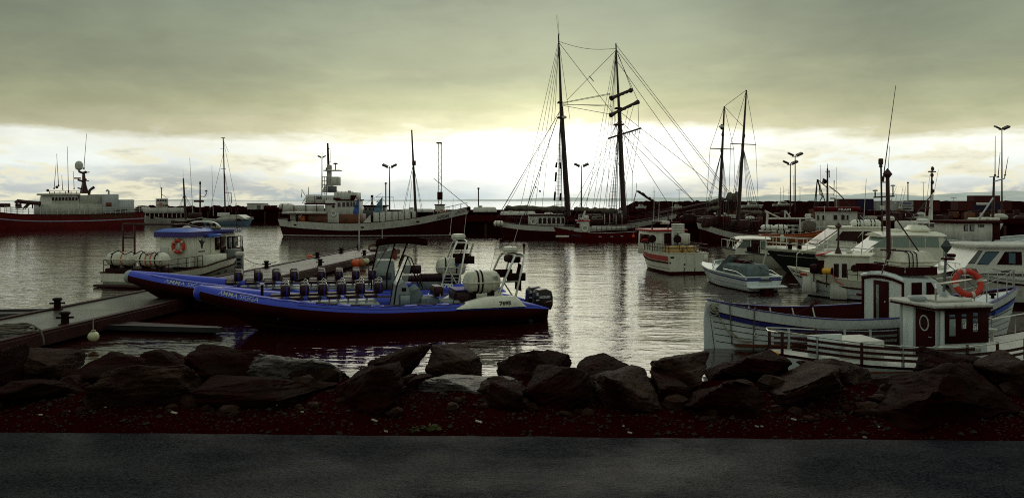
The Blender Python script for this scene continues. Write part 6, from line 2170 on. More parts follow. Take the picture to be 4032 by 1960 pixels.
for k in range(7):
    segs.append((fr.p(2208 + k, 415 + 8 * k, -.3), fr.p(2196 + 9 * k, 845, -1.2 + .3 * k)))
    segs.append((fr.p(2437 + k, 440 + 9 * k, -.3), fr.p(2408 + 10 * k, 845, -1.2 + .35 * k)))
for k in range(4):
    segs.append((fr.p(2426, 190 + 12 * k), fr.p(2300 + 28 * k, 856, 2.4 if k % 2 else -2.5)))
    segs.append((fr.p(2200, 160 + 14 * k), fr.p(2040 + 30 * k, 856, 2.4 if k % 2 else -2.5)))
for f in (.15, .35, .65, .85):
    segs.append((lerp(fr.p(2401, 452, -1.2), fr.p(2515, 397, 1.0), f), fr.p(2440, 560 + 60 * f)))
    segs.append((lerp(fr.p(2394, 546, -1.2), fr.p(2524, 505, 1.0), f), fr.p(2450, 700 + 100 * f)))
line_set(root, segs, 'shrouds', .024)
for a, b, top in ((2390, 2426, (2436, 500)), (2180, 2212, (2206, 470))):
    ratlines(root, fr.p(a, 852, -2.7), fr.p(b, 852, -2.7), fr.p(*top, -.2), 26)
st = []
bs = fr.p(2905, 772)
for a in ((2426, 195), (2428, 240), (2440, 440), (2440, 470), (2442, 520)):
    st.append((fr.p(*a), fr.p((2868 if a[1] < 200 else 2800) if a[1] < 300 else (2850 if a[1] < 450 else 2740), 762 if a[1] < 450 else 800)))
st.append((fr.p(2426, 178), fr.p(2905, 800)))
st.append((fr.p(2440, 500), fr.p(2650, 832)))
st += [(fr.p(2212, 405), fr.p(2405, 368)), (fr.p(2212, 408), fr.p(2404, 372)), (fr.p(2212, 412), fr.p(2406, 415)), (fr.p(2214, 416), fr.p(2402, 450)), (fr.p(2211, 410), fr.p(2410, 420)),
       (fr.p(2202, 170), fr.p(2424, 460)), (fr.p(2424, 200), fr.p(2232, 395)), (fr.p(2486, 352), fr.p(2429, 200)), (fr.p(2512, 398), fr.p(2515, 505)), (fr.p(2512, 398), fr.p(2432, 215)), (fr.p(2520, 508), fr.p(2490, 680)), (fr.p(2450, 510), fr.p(2490, 680)), (fr.p(2490, 680), fr.p(2488, 830))]
line_set(root, st, 'stays', .030)
line_set(root, [(fr.p(2202, 165), fr.p(2424, 192))], 'triatic_stay', .026, sag=.45)
line_set(root, [(fr.p(2320, 300), fr.p(2338, 322))], 'burgee', .05)
for px0, py0, px1, py1 in ((2192, 640, 2189, 660), (2190, 678, 2187, 715), (2186, 755, 2183, 790), (2206, 640, 2207, 665), (2208, 760, 2206, 790), (2110, 735, 2108, 740), (2127, 750, 2125, 756)):
    spar(root, fr.p(px0, py0, -1), fr.p(px1, py1, -1), .12, .12, 'rigging_block', BLACKRED, 6)
# booms, furled sails, bowsprit
def furled(root, a, b, r, name, mat=SAILCLOTH, n=18, seed=0):
    rr = random.Random(seed)
    mb = MB()
    mb.tube([lerp(Vector(a), Vector(b), k / n) + V(0, 0, rr.uniform(-.06, .06)) for k in range(n + 1)], [r * rr.uniform(.65, 1.15) * (1 if 0 < k < n else .5) for k in range(n + 1)], 9)
    return mb.build(name, mat, root)
spar(root, fr.p(1985, 823), fr.p(2236, 829), .14, .16, 'main_boom')
furled(root, fr.p(1990, 817), fr.p(2230, 824), .34, 'furled_mainsail', seed=2)
spar(root, fr.p(2255, 829), fr.p(2450, 836), .12, .14, 'fore_boom')
furled(root, fr.p(2260, 824), fr.p(2446, 831), .32, 'furled_foresail', seed=5)
spar(root, fr.p(2600, 842), fr.p(2912, 772), .26, .12, 'bowsprit', DARKWOOD)
furled(root, fr.p(2790, 800), fr.p(2850, 782), .30, 'furled_jib', seed=8)
furled(root, fr.p(2862, 776), fr.p(2912, 774), .62, 'furled_headsail', seed=9, n=10)
spar(root, fr.p(2508, 752), fr.p(2590, 806), .10, .13, 'gaff', DARKWOOD)
furled(root, fr.p(2512, 752), fr.p(2585, 800), .15, 'furled_staysail', MASTWOOD, seed=10)
line_set(root, [(fr.p(2508, 745), fr.p(2488, 815)), (fr.p(2508, 745), fr.p(2492, 818)), (fr.p(2508, 748), fr.p(2505, 720))], 'gaff_lines', .03)
line_set(root, [(fr.p(2640, 852), fr.p(2900, 782)), (fr.p(2648, 868), fr.p(2860, 790)), (fr.p(2630, 850, -1), fr.p(2800, 806))], 'bowsprit_rigging', .03)
h.rail(.80, .98, 5, (.8, .45), 'bow_rail', DARKSTEEL, root, .03, .1, .06)
h.rail(.05, .75, 16, (.7,), 'side_rail', DARKSTEEL, root, .025, .1, .06)

# ------------------------------------------------------------------ red boat alongside the schooner
fr = Frame(2506, 90.0, 2180, 91.0, 'fishing_boat', 'red fishing boat lying alongside the schooner', 'boat')
root, L = fr.root, fr.L
h = Hull(L, 3.2, [(0, 1.0), (.4, .85), (.75, 1.0), (1, 1.45)], keel=-.7, tw=.85, rake=1.0, q0=.2, q1=.6)
h.band(0, 1.0, 'hull', material('dark_red_boat_paint', (.105, .004, .004), .5, var=.3, spec=.1), root)
h.deck(.05, 'deck', GREYWHITE, root)
h.cap(.1, .05, 'cap_rail', MAROON, root)
h.letters('VM73', .36, material('blue_grey_lettering', (.10, .10, .16), .5), root, .80, ('s', .55), 1, .008, wide=1.2)
for t in (.30, .18, .44):
    p = h.Pz(t, ('s', .38), 1, .02)
    MB().box(p.x - .15, p.x + .15, p.y - .02, p.y + .03, p.z - .04, p.z + .04, .01).build('scupper', GREYWHITE, root)
yp = 1.1
wmb = MB(); wmb.loft([[V(x, y, z) for x, z in ((fr.u(2257, yp), .95), (fr.u(2272, yp), 2.15), (fr.u(2320, yp), 2.2), (fr.u(2322, yp), .85))] for y in (-1.0, yp)]); cab = wmb.build('wheelhouse', GREYWHITE, root)
MB().box(fr.u(2324, yp), fr.u(2264, yp), -1.1, yp + .1, 2.21, 2.32, .03).build('roof', REDPAINT, root)
MB().prism([(fr.u(2262, yp), 1.45), (fr.u(2266, yp), 2.0), (fr.u(2282, yp), 2.0), (fr.u(2282, yp), 1.45)], yp, yp + .03, 'xz').build('window', GLASSDARK, cab)
lifebuoy(fr.root.matrix_basis @ V(fr.u(2303, yp), yp + .1, 1.35), Matrix.Rotation(fr.h, 3, 'Z') @ Matrix.Rotation(PI / 2, 3, 'X'), .30, .08, 'white lifebuoy on the red boat wheelhouse alongside the schooner', mat=WHITE, n=16)
letter('1750', .32, LETTERWHITE, root, V(fr.u(2276, .9), 1.12, 2.4), (-1, 0, 0), (0, 0, 1), bold=.02, wide=.65)
bd = MB(); fr.box(bd, 2274, 2300, 857, 869, .9, 1.1, .02, face=1.1); bd.build('number_board', MAROON, root)
spar(root, fr.p(2292, 868, 0), fr.p(2304, 830, 0), .14, .10, 'mast', GREYWHITE)
MB().lathe([(.3, 0), (.3, .3), (.2, .4)], 12, fr.p(2308, 862, .3)).build('roof_raft', GREYWHITE, root)
h.rail(.0, .48, 8, (.75, .4), 'stern_rail', DARKSTEEL, root, .028, .05, .05)
sw = MB(); fr.box(sw, 2330, 2470, 890, 905, yp - .3, yp, .03, face=yp); sw.build('bulwark_screen', GREYWHITE, root)
pr = fr.root.matrix_basis @ fr.p(2494, 930, 1.65)
buoy(2494, 930, 88.4, .17, BUOYORANGE, 'tiny red buoy at the stern of the red boat by the schooner', .6)
p = h.Pz(.93, ('z', .35), 1, .3)
fr.box(fb := MB(), 2188, 2240, 928, 935, 1.6, 2.4, .05, face=2.4); fb.build('white_float', GREYWHITE, root)

# ------------------------------------------------------------------ second, smaller two-master
fr = Frame(3070, 87.0, 2742, 84.0, 'ketch', 'smaller two-masted sailing ship with a white bulwark among the right-hand boats', 'ship')
root, L = fr.root, fr.L
h = Hull(L, 4.2, [(0, 1.6), (.35, 1.05), (.7, 1.35), (1, 2.35)], keel=-1.0, tw=.5, rake=1.0, q0=.2, q1=.55, srake=.6)
h.band(0, ('s', .75), 'black_hull', MAROON, root)
h.band(('s', .75), ('s', .12), 'white_bulwark', GREYWHITE, root, nv=3)
h.band(('s', .12), 1.0, 'top_strake', DARKWOOD, root, nv=1)
h.deck(.4, 'deck', DARKWOOD, root)
h.inner(.4, .1, 'bulwark_lining', DARKWOOD, root)
h.cap(.14, .05, 'cap_rail', DARKWOOD, root)
h.letters('HAUKUR', .34, LETTERDARK, root, .22, ('s', .55), 1, .01, wide=1.1)
a0, a1 = fr.p(2830, 880), fr.p(2852, 420)
b0, b1 = fr.p(2905, 880), fr.p(2939, 355)
spar(root, a0, a1, .22, .08, 'mainmast'); spar(root, b0, b1, .24, .08, 'foremast')
line_set(root, [(fr.p(2797, 585), fr.p(2890, 588)), (fr.p(2876, 566), fr.p(2976, 570))], 'spreaders', .05)
segs = [(a1, b1), (a1, fr.p(2925, 498))]
for px in (2760, 2768, 2776, 2850, 2860, 2868, 2876):
    segs.append((fr.p(2843, 590), fr.p(px, 890, 1.6 if px % 16 else -1.6)))
for px in (2796, 2889):
    segs += [(a1, fr.p(px, 586)), (fr.p(px, 586), fr.p(px - 20 if px < 2800 else px + 10, 880))]
for px in (2860, 2872, 2880, 2950, 2962, 2975, 2990, 3004):
    segs.append((fr.p(2925, 575), fr.p(px, 890, 1.6 if px % 4 else -1.6)))
for px in (2877, 2975):
    segs += [(b1, fr.p(px, 568)), (fr.p(px, 568), fr.p(px - 10 if px < 2900 else px + 14, 880))]
line_set(root, segs, 'rigging', .026)
for px, py in ((2841, 500), (2846, 530), (2842, 592), (2924, 573), (2929, 535)):
    MB().sphere(fr.p(px, py), .2, 8, 6, (.8, .8, 1.6)).build('mast_fitting', DARKSTEEL, root)
MB().lathe([(.1, -.1), (.28, -.05), (.28, .1), (.1, .16)], 10, fr.p(2840, 500, .2)).build('radar_dome', GREYWHITE, root)
spar(root, fr.p(2700, 835), fr.p(2838, 812), .1, .12, 'boom', DARKWOOD)
furled(root, fr.p(2780, 826), fr.p(2835, 816), .22, 'furled_sail', seed=15)
furled(root, fr.p(2915, 832), fr.p(3000, 838), .22, 'furled_foresail', SAILCLOTH, seed=16)
for k, (px, py, w, hh, mt) in enumerate(((2790, 870, 18, 12, DARKWOOD), (2860, 868, 20, 16, MAROON), (2930, 880, 26, 14, DARKWOOD), (2990, 885, 16, 14, MAROON))):
    mb = MB(); fr.box(mb, px - w, px + w, py - hh, py + 26, -.8, .8, .08, face=.8); mb.build('deckhouse', mt, root)
MB().sphere(fr.p(2815, 841, .5), .14, 8, 6).build('mast_lamp', material('pale_green_lamp', (.45, .62, .52), .3), root)
MB().sphere(fr.p(2854, 843, .5), .18, 8, 6).build('small_buoy', GREYWHITE, root)
h.rail(.1, .95, 14, (.6, .3), 'side_rail', DARKSTEEL, root, .02, .06, .05)

# boats standing ashore on the breakwater
def shore_boat(px0, px1, py0, py1, Y, label):
    a, b = at(px0, py1, Y), at(px1, py0, Y)
    L_, H_ = b.x - a.x, b.z - a.z
    root = empty('laid_up_boat', (a.x, Y, a.z)); tag(root, label, 'boat', 'white boats laid up on the breakwater')
    h = Hull(L_, L_ * .3, [(0, H_ * .5), (.5, H_ * .45), (1, H_ * .62)], keel=0, tw=.85, rake=L_ * .1, q0=.3)
    h.band(0, 1.0, 'hull', TANKMAT, root, nt=16, nv=4); h.deck(.02, 'deck', GREYWHITE, root, nt=10)
    c = MB().loft([[V(x * L_, y, z * H_) for x, z in ((.25, .45), (.3, 1.0), (.6, 1.0), (.75, .5))] for y in (-L_ * .1, L_ * .1)]).build('cabin', GREYWHITE, root)
    MB().prism([(.34 * L_, .68 * H_), (.34 * L_, .9 * H_), (.58 * L_, .9 * H_), (.64 * L_, .68 * H_)], -L_ * .1 - .03, -L_ * .1, 'xz').build('window', GLASSDARK, c)
    MB().box(L_ * .2, L_ * .8, -.3, .3, -.8, .15).build('cradle', MAROON, root)
shore_boat(2504, 2546, 804, 823, 170, 'small white boat laid up behind the schooner gaff')
shore_boat(2646, 2686, 804, 823, 170, 'small white boat laid up under the schooner bowsprit')
shore_boat(2921, 3007, 796, 820, 172, 'larger white boat laid up right of the ketch masts')
shore_boat(3043, 3125, 794, 813, 172, 'white boat laid up by the floodlight pair')

# yacht masts over the breakwater
for px, py, lab in ((3073, 738, 'leftmost thin yacht mast beyond the breakwater'), (3086, 733, 'thin yacht mast beyond the breakwater left of the floodlight pair'), (3106, 740, 'thin yacht mast just left of the shorter floodlight pole'), (3125, 690, 'taller thin yacht mast between the floodlight pair'), (2575, 735, 'thin yacht mast beyond the breakwater under the schooner stays'), (2400, 760, 'thin yacht mast left of the schooner foremast')):
    b = at(px, 806, 230); a = at(px, py, 230)
    root = empty('yacht_mast', b); tag(root, lab, 'mast', 'yacht masts beyond the breakwater')
    H = a.z - b.z
    MB().tube([(0, 0, -1), (0, 0, H)], [.07, .05], 5).build('spar', GALV, root)
    MB().tube([(-.5, 0, H * .7), (.5, 0, H * .7)], .03, 4).build('spreader', GALV, root)

# ------------------------------------------------------------------ boats crowded on the right
def radar_reflector(root, c, r, mat=None):
    """octahedral corner reflector seen as a diamond"""
    c = Vector(c)
    vs_ = [c + V(r, 0, 0), c + V(-r, 0, 0), c + V(0, r, 0), c + V(0, -r, 0), c + V(0, 0, r * 1.08), c + V(0, 0, -r * 1.08)]
    return MB().add(vs_, [(0, 2, 4), (2, 1, 4), (1, 3, 4), (3, 0, 4), (2, 0, 5), (1, 2, 5), (3, 1, 5), (0, 3, 5)]).build('radar_reflector', mat or DARKSTEEL, root, angle=5)
def pane(parent, pts, n, mat, name='window', rim=None, d=.02, grow=1.12):
    """a glazed opening: a dark rim standing proud with the pane on it; pts in the parent's space, n outward normal"""
    n = Vector(n).normalized()
    pts = [Vector(p) for p in pts]
    c = sum(pts, V(0, 0, 0)) / len(pts)
    big = [c + (p - c) * grow for p in pts]
    f = MB().loft([big, [p + n * d for p in big]]).build(name, rim or BLACKRED, parent)
    MB().loft([[p + n * (d + .001) for p in pts], [p + n * (d + .01) for p in pts]]).build('pane', mat, f)
    return f

# ---- white fishing boat with red stripe, seen from astern
fr = Frame(2710, 48.7, 2545, 55.4, 'fishing_boat', 'white fishing boat with red stripe and red roof showing its square stern', 'boat')
root, L = fr.root, fr.L
h = Hull(L, 2.85, [(0, 1.28), (.5, 1.30), (1, 1.62)], keel=-.5, tw=.97, tm=.35, pw=2.5, rake=.6, q0=.10, q1=.45)
h.band(0, ('z', .16), 'hull_bottom', MAROON, root)
h.band(('z', .16), 1.0, 'hull', CREAM, root)
h.solid_strip(('s', .62), ('s', .52), 'rubbing_strake', MAROON, root, .0, .98, 30, .05)
h.solid_strip(('s', .48), ('s', .16), 'red_stripe', REDPAINT, root, .0, .84, 30, .012)
h.solid_strip(('s', .95), ('s', .92), 'seam_strip', DKGREY, root, .0, .95, 30, .012)
h.deck(.35, 'deck', GREY, root)
h.inner(.35, .06, 'bulwark_lining', CREAM, root)
h.cap(.10, .04, 'cap_rail', CREAM, root)
for y, z, w, hh in ((1.08, 1.05, .13, .05), (1.22, .72, .05, .05), (.25, .60, .05, .05)):
    MB().box(-.03, -.002, y - w, y + w, z - hh, z + hh, .02).build('transom_fitting', BLACKRED, root)
MB().box(-.05, -.004, -1.3, -1.02, .72, 1.18, .03).build('transom_hatch', CREAM, root)
for y in (.25, -.45):
    MB().tube([(-.02, y, .42), (-.05, y + .02, .28), (-.03, y + .06, .17)], .02, 5).build('drain_hose', BLACKRED, root)
h.rail(.0, .55, 9, (.52, .28), 'side_rail', DARKSTEEL, root, .02, .06, .04)
MB().tube([(.05, -1.3, 1.84), (.05, 1.3, 1.84)], .02, 5).tube([(.05, -1.3, 1.84), (.05, -1.3, 1.6), (.05, 1.3, 1.6), (.05, 1.3, 1.84)], .018, 5).build('stern_rail', DARKSTEEL, root)
cab = MB().box(3.0, 5.5, -1.2, 1.2, .95, 2.56, .06, .06, .04, .0).build('wheelhouse', CREAM, root)
MB().box(2.85, 5.7, -1.32, 1.32, 2.565, 2.68, .04).build('roof', REDPAINT, root)
pane(cab, [(2.99, .28, 1.0), (2.99, -.28, 1.0), (2.99, -.28, 2.35), (2.99, .28, 2.35)], (-1, 0, 0), GLASSDARK, 'door', BLACKRED)
pane(cab, [(2.99, -.55, 1.75), (2.99, -.95, 1.75), (2.99, -.95, 2.3), (2.99, -.55, 2.3)], (-1, 0, 0), GLASSGREY)
pane(cab, [(3.5, 1.2, 1.75), (4.1, 1.2, 1.75), (4.1, 1.18, 2.3), (3.5, 1.18, 2.3)], (0, 1, 0), GLASSDARK)
pane(cab, [(4.4, 1.2, 1.75), (5.0, 1.2, 1.75), (5.0, 1.18, 2.3), (4.4, 1.18, 2.3)], (0, 1, 0), GLASSDARK)
fm = MB().tube([(3.4, 1.0, 2.68), (3.4, 1.0, 3.15), (3.4, -.9, 3.15), (3.4, -1.0, 3.1), (3.4, -1.0, 2.68)], .06, 6)
fm.build('roof_arch', DARKSTEEL, root)
MB().box(3.2, 3.7, -.2, .35, 3.02, 3.24, .05).build('radar_scanner', GREYWHITE, root)
for y in (.85, .5, -.45):
    whip(root, (3.5, y, 3.15), (3.45, y - .03, 4.6 if y < .8 else 5.3), .018, GALV)
MB().tube([(3.3, -.1, 2.7), (3.3, -.1, 3.8)], .05, 6).build('mast', DARKSTEEL, root)
for k, (x, y) in enumerate(((3.4, 1.55), (2.3, 1.45), (1.4, .1))):
    j = MB().lathe([(.05, -.12), (.24, -.10), (.26, 0), (.24, .10), (.05, .12)], 14, (x, y, 2.12), 'x').build('jigging_reel', BLACKRED if k else MAROON, root)
    MB().box(x - .12, x + .12, y - .2, y + .2, 1.9, 2.1, .03).build('reel_motor', REDPAINT if k == 0 else BLACKRED, j)
    MB().tube([(x, y, 1.3), (x, y, 1.95)], .03, 5).build('reel_post', DARKSTEEL, j)
for k, y in enumerate((.55, -.45)):
    t_ = MB().box(.7, 1.5, y - .44, y + .42, 1.12, 1.62, .08, -.03, -.03).build('fish_tub', TUBYELLOW, root)
    MB().box(.66, 1.54, y - .48, y + .46, 1.60, 1.68, .03).build('tub_rim', TUBYELLOW, t_)
MB().box(1.9, 2.3, -.12, .12, 1.0, 2.55, .03).build('cooling_panel', GREYWHITE, root)
for k in range(7):
    MB().box(1.88, 1.898, -.09, .09, 1.15 + k * .19, 1.27 + k * .19, .01).build('panel_slot', DKGREY, root)
MB().box(1.8, 2.4, -1.0, -.2, 1.75, 2.45, .05).build('equipment_box', GREYWHITE, root)
MB().tube([(2.1, -.9, 1.0), (2.1, -.9, 1.8)], .06, 6).build('box_leg', GREYWHITE, root)
for k in range(4):
    MB().box(1.85, 2.35, -.62, .1, 2.48 + k * .155, 2.48 + k * .155 + .145, .03).build('stacked_crate', GREYWHITE, root)
hp = MB()
for k in range(3):
    hp.torus((.5, .1 - .5 * k, 1.62), .28, .022, Matrix.Rotation(PI / 2, 3, 'Y'), 14, 5, 0, PI)
hp.build('rail_hoops', DARKSTEEL, root)
h.letters('EF 12', .17, LETTERDARK, root, .93, ('s', .36), 1, .004, wide=.45)

# ---- small open speedboat
fr = Frame(3008, 39.0, 2762, 45.4, 'speedboat', 'small white speedboat with navy stripe and dark folded canopy', 'boat')
root, L = fr.root, fr.L
h = Hull(L, 2.25, [(0, .74), (.5, .84), (1, 1.02)], keel=-.4, tw=.94, tm=.35, pw=2.4, rake=1.2, q0=.32, q1=.75)
h.band(0, ('z', .06), 'hull_bottom', MAROON, root)
h.band(('z', .06), ('s', .18), 'hull', COOLWHITE, root)
h.band(('s', .18), ('s', .10), 'navy_stripe', NAVY, root, nv=1)
h.band(('s', .10), 1.0, 'top_strake', COOLWHITE, root, nv=1)
for v_ in (.45, .62):
    h.solid_strip(v_, v_ + .02, 'lap_strake', GREY, root, .0, .95, 24, .02)
h.solid_strip(('s', .03), ('s', -.02), 'gunwale_strip', DKGREY, root, .0, 1.0, 30, .03)
h.deck(.0, 'deck', COOLWHITE, root, t0=.5)
h.deck(.45, 'cockpit_sole', DKGREY, root, t0=0, t1=.6)
h.inner(.45, .18, 'cockpit_lining', COOLWHITE, root, t1=.55)
h.cap(.18, .03, 'side_deck', COOLWHITE, root, t1=.55)
MB().box(-.55, -.02, -1.0, 1.0, .24, .33, .03).build('swim_platform', COOLWHITE, root)
MB().box(-.5, -.04, -.28, .28, -.4, .235, .04).build('outdrive', MAROON, root)
MB().box(-.035, -.003, -.42, .28, .52, .60, .01).build('maker_strip', DKGREY, root)
MB().box(-.03, -.002, -.95, .95, .66, .73, .01).build('transom_stripe', NAVY, root)
pl_ = MB().box(-.045, -.031, -.25, .20, .65, .74, .01).build('name_plate', GREYWHITE, root)
letter('Húsavík', .07, LETTERDARK, pl_, (-.047, .17, .675), (0, -1, 0), (0, 0, 1), wide=.38)
ws = MB()
pts = [(3.4, 1.0, .86), (4.3, .55, .95), (4.45, 0, .97), (4.3, -.55, .95), (3.4, -1.0, .86)]
for a, b in zip(pts, pts[1:]):
    a, b = Vector(a), Vector(b)
    ta, tb_ = a + V(-.22, 0, .36), b + V(-.22, 0, .36)
    g_ = MB().add([a, b, tb_, ta], [(0, 1, 2, 3)]).build('windscreen_pane', PERSPEX, root)
    ws.tube([a, ta, tb_, b], .022, 5)
ws.build('windscreen_frame', COOLWHITE, root)
cn = MB()
rr = random.Random(12)
cn.box(.7, 3.2, -.85, .75, .5, 1.35, .2)
cn.v = [tuple(Vector(p) + V(0, 0, .16 * noise.noise(Vector(p) * 2.2))) for p in cn.v]
cn.build('folded_canopy', CANVAS, root)
MB().box(1.4, 2.2, -.25, .45, 1.1, 1.5, .06).build('engine_box', MAROON, root)
MB().box(2.6, 3.0, .2, .75, .9, 1.45, .06).build('seat', DKGREY, root)
ca = MB()
ca.tube([(3.2, .95, .86), (2.3, .6, 1.75), (1.9, -.6, 1.75), (2.6, -.95, .86)], .025, 5)
ca.tube([(2.3, .95, .86), (1.2, .2, 1.5), (.3, -.6, .95)], .025, 5)
ca.build('canopy_hoops', DKGREY, root)
MB().grid(lambda i, j: V(lerp(3.1, 2.35, i) - .3 * j, lerp(.95, .6, i) - .5 * j, lerp(.88, 1.72, i) - .1 * math.sin(PI * j)), 4, 4).build('canopy_flap', CANVAS, root)
for s_ in (1, -1):
    h_ = MB().tube([(.1, s_ * .98, .78), (.9, s_ * 1.02, .98), (2.2, s_ * 1.04, 1.02)], .02, 5).build('grab_rail', STEEL, root)

# ---- cream cabin boat
fr = Frame(3190, 53.0, 2838, 54.0, 'cabin_boat', 'cream cabin boat with a rounded roof behind the speedboat', 'boat')
root, L = fr.root, fr.L
h = Hull(L, 2.5, [(0, 1.0), (.5, 1.0), (1, 1.4)], keel=-.4, tw=.9, rake=1.0, q0=.25, q1=.7)
h.band(0, 1.0, 'hull', CREAM, root); h.deck(.06, 'deck', CREAM, root)
h.solid_strip(('s', .1), ('s', 0), 'rubbing_strake', DKGREY, root, d=.04)
xa, xb = fr.u(3026, 1.0), fr.u(2900, 1.0)
zr = fr.z(934, fr.u(2960))
cab = MB().loft([[V(x, y, z) for x, z in ((xa, .9), (xa + .1, zr - .1), (xb - .55, zr - .1), (xb, 1.35), (xb + .1, .9))] for y in (-.95, .95)]).build('cabin', CREAM, root)
rf = MB()
rf.loft([[V(x, y, z + dz) for y, dz in ((-1.1, -.06), (-.8, .05), (0, .10), (.8, .05), (1.1, -.06), (.8, -.08), (0, -.06), (-.8, -.08))] for x, z in ((xa - .15, zr - .04), (lerp(xa, xb, .5), zr), (xb - .25, zr - .02), (xb + .05, zr - .06))])
rf.build('roof', CREAM, root)
w = xb - xa
pane(cab, [(xb - .12, .951, 1.42), (xb - .85, .951, 1.42), (xb - .85, .951, zr - .2), (xb - .52, .951, zr - .2)], (0, 1, 0), GLASSGREY)
pane(cab, [(xa + w * .28, .951, .95), (xa + w * .52, .951, .95), (xa + w * .52, .951, zr - .2), (xa + w * .28, .951, zr - .2)], (0, 1, 0), GLASSDARK, 'doorway')
pane(cab, [(xa + w * .08, .951, 1.35), (xa + w * .22, .951, 1.35), (xa + w * .22, .951, zr - .25), (xa + w * .08, .951, zr - .25)], (0, 1, 0), GLASSGREY)
h.rail(.72, .99, 4, (.55,), 'bow_rail', GREYWHITE, root, .025, .06)
MB().tube([(L - .9, .5, 1.3), (L - 1.1, .5, 2.0), (L - .7, -.3, 2.0), (L - .5, -.3, 1.3)], .025, 5).build('pulpit', GREYWHITE, root)
MB().sphere((L - 1.8, .9, 1.3), .2, 10, 8).build('fender', BLACKRED, root)
h.rail(.05, .6, 6, (.45,), 'side_rail', STEEL, root, .018, .06)

# ---- orange boat with white gantry and raft canisters
fr = Frame(2992, 61.5, 3330, 60.0, 'work_boat', 'orange wooden work boat under a white gantry with raft canisters', 'boat')
root, L = fr.root, fr.L
h = Hull(L, 2.8, [(0, 1.85), (.5, 1.9), (1, 2.5)], keel=-.4, tw=.7, rake=.8, q0=.2)
h.band(0, ('z', .5), 'hull_bottom', MAROON, root); h.band(('z', .5), 1.0, 'hull', material('orange_hull_paint', (.32, .085, .012), .5, var=.35, vscale=1.5, streak=.5), root); h.deck(.1, 'deck', DARKWOOD, root); h.cap(.1, .06, 'cap_rail', ORANGE, root)
for v_ in (.6, .72, .84):
    h.solid_strip(v_, v_ + .02, 'lap_strake', RUSTBROWN, root, .0, .96, 24, .03)
raft_canister(root, fr.p(3022, 896, -1.2), 1.0, .24, 'x', n=12, mat=WHITE)
raft_canister(root, fr.p(3074, 896, -1.2), 1.05, .25, 'x', n=12, mat=WHITE)
sh = MB(); fr.box(sh, 2990, 3110, 908, 913, -1.4, -.6, .02, face=-1.4); sh.build('raft_shelf', GREYWHITE, root)
gt = MB()
for a, b, r in (((3018, 918), (3022, 838), .09), ((3022, 860), (3200, 860), .07), ((3012, 830), (3070, 858), .06), ((3012, 828), (3026, 852), .06), ((3092, 830), (3112, 856), .06), ((3092, 828), (3090, 858), .06), ((3150, 860), (3152, 912), .08)):
    gt.tube([fr.p(*a, -1), fr.p(*b, -1)], r, 6)
gt.build('gantry', GREYWHITE, root)
sm = MB(); fr.box(sm, 3174, 3194, 842, 872, -.6, -.1, .06, face=-.6); sm.build('funnel', GREYWHITE, root)
cr = MB(); fr.box(cr, 3165, 3215, 872, 912, -1.0, .8, .15, face=-1); cr.build('net_pile', DARKROPE, root)
MB().lathe([(.05, -.3), (.16, -.2), (.18, .1), (.1, .35)], 10, fr.p(3080, 940, -1.75)).build('fender', CREAM, root)

# ---- white boat lettered FRAM
fr = Frame(3060, 69.0, 3440, 66.0, 'fishing_boat', 'white fishing boat with a dark red wheelhouse roof lettered FRAM', 'boat')
root, L = fr.root, fr.L
h = Hull(L, 3.6, [(0, 1.6), (.5, 1.5), (1, 2.2)], keel=-.6, tw=.7, rake=.9, q0=.2)
h.band(0, 1.0, 'hull', GREYWHITE, root); h.deck(.1, 'deck', MAROON, root); h.cap(.12, .06, 'cap_rail', MAROON, root)
y0 = -1.3
c = MB(); fr.box(c, 3210, 3376, 831, 910, y0, 1.3, .06, face=y0); cab = c.build('wheelhouse', GREYWHITE, root)
c = MB(); fr.box(c, 3203, 3390, 816, 832, y0 - .25, 1.55, .06, face=y0 - .25); c.build('roof', MATS['dark_red_boat_paint'], root)
windows(cab, fr, [(3218, 3224, 847, 866), (3238, 3248, 847, 866), (3282, 3297, 846, 865), (3313, 3326, 846, 865), (3334, 3341, 847, 865)], y0, -1, GREYWHITE, GLASSDARK)
letter('FRAM', .27, LETTERWHITE, root, fr.p(3301, 829, y0 - .27), (1, 0, 0), (0, 0, 1), bold=.003, wide=.94)
h.rail(.1, .95, 12, (.8, .45), 'deck_rail', GREYWHITE, root, .03, .08, .06)
spar(root, fr.p(3258, 880), fr.p(3258, 664), .11, .06, 'mast', DARKSTEEL)
spar(root, fr.p(3258, 672), fr.p(3259, 645), .03, .02, 'mast_top', DARKSTEEL)
ar = MB()
for a, b, r in (((3264, 670), (3265, 700), .05), ((3250, 676), (3268, 676), .03), ((3226, 765), (3284, 765), .035), ((3284, 765), (3284, 710), .03), ((3226, 765), (3226, 730), .03), ((3256, 715), (3240, 705), .1), ((3264, 733), (3300, 760), .05), ((3300, 760), (3356, 820), .05)):
    ar.tube([fr.p(*a), fr.p(*b)], r, 5)
ar.build('mast_arms', DARKSTEEL, root)
line_set(root, [(fr.p(3218, 706), fr.p(3205, 820)), (fr.p(3218, 706), fr.p(3212, 820)), (fr.p(3218, 706), fr.p(3238, 780)), (fr.p(3220, 708), fr.p(3256, 815)), (fr.p(3240, 770), fr.p(3214, 820)), (fr.p(3218, 706), fr.p(3258, 740))], 'derrick', .04)
MB().box(fr.u(3268), fr.u(3290), -.3, .3, fr.z(784), fr.z(778), .03).build('radar_scanner', GREYWHITE, root)
MB().sphere(fr.p(3246, 716), .2, 8, 6).build('searchlight', BLACKRED, root)
for a, b in (((3231, 770), (3231, 650)), ((3240, 720), (3240, 693)), ((3283, 770), (3286, 710)), ((3292, 862), (3294, 658))):
    whip(root, fr.p(*a, -.8), fr.p(*b, -.8), .025, GALV)

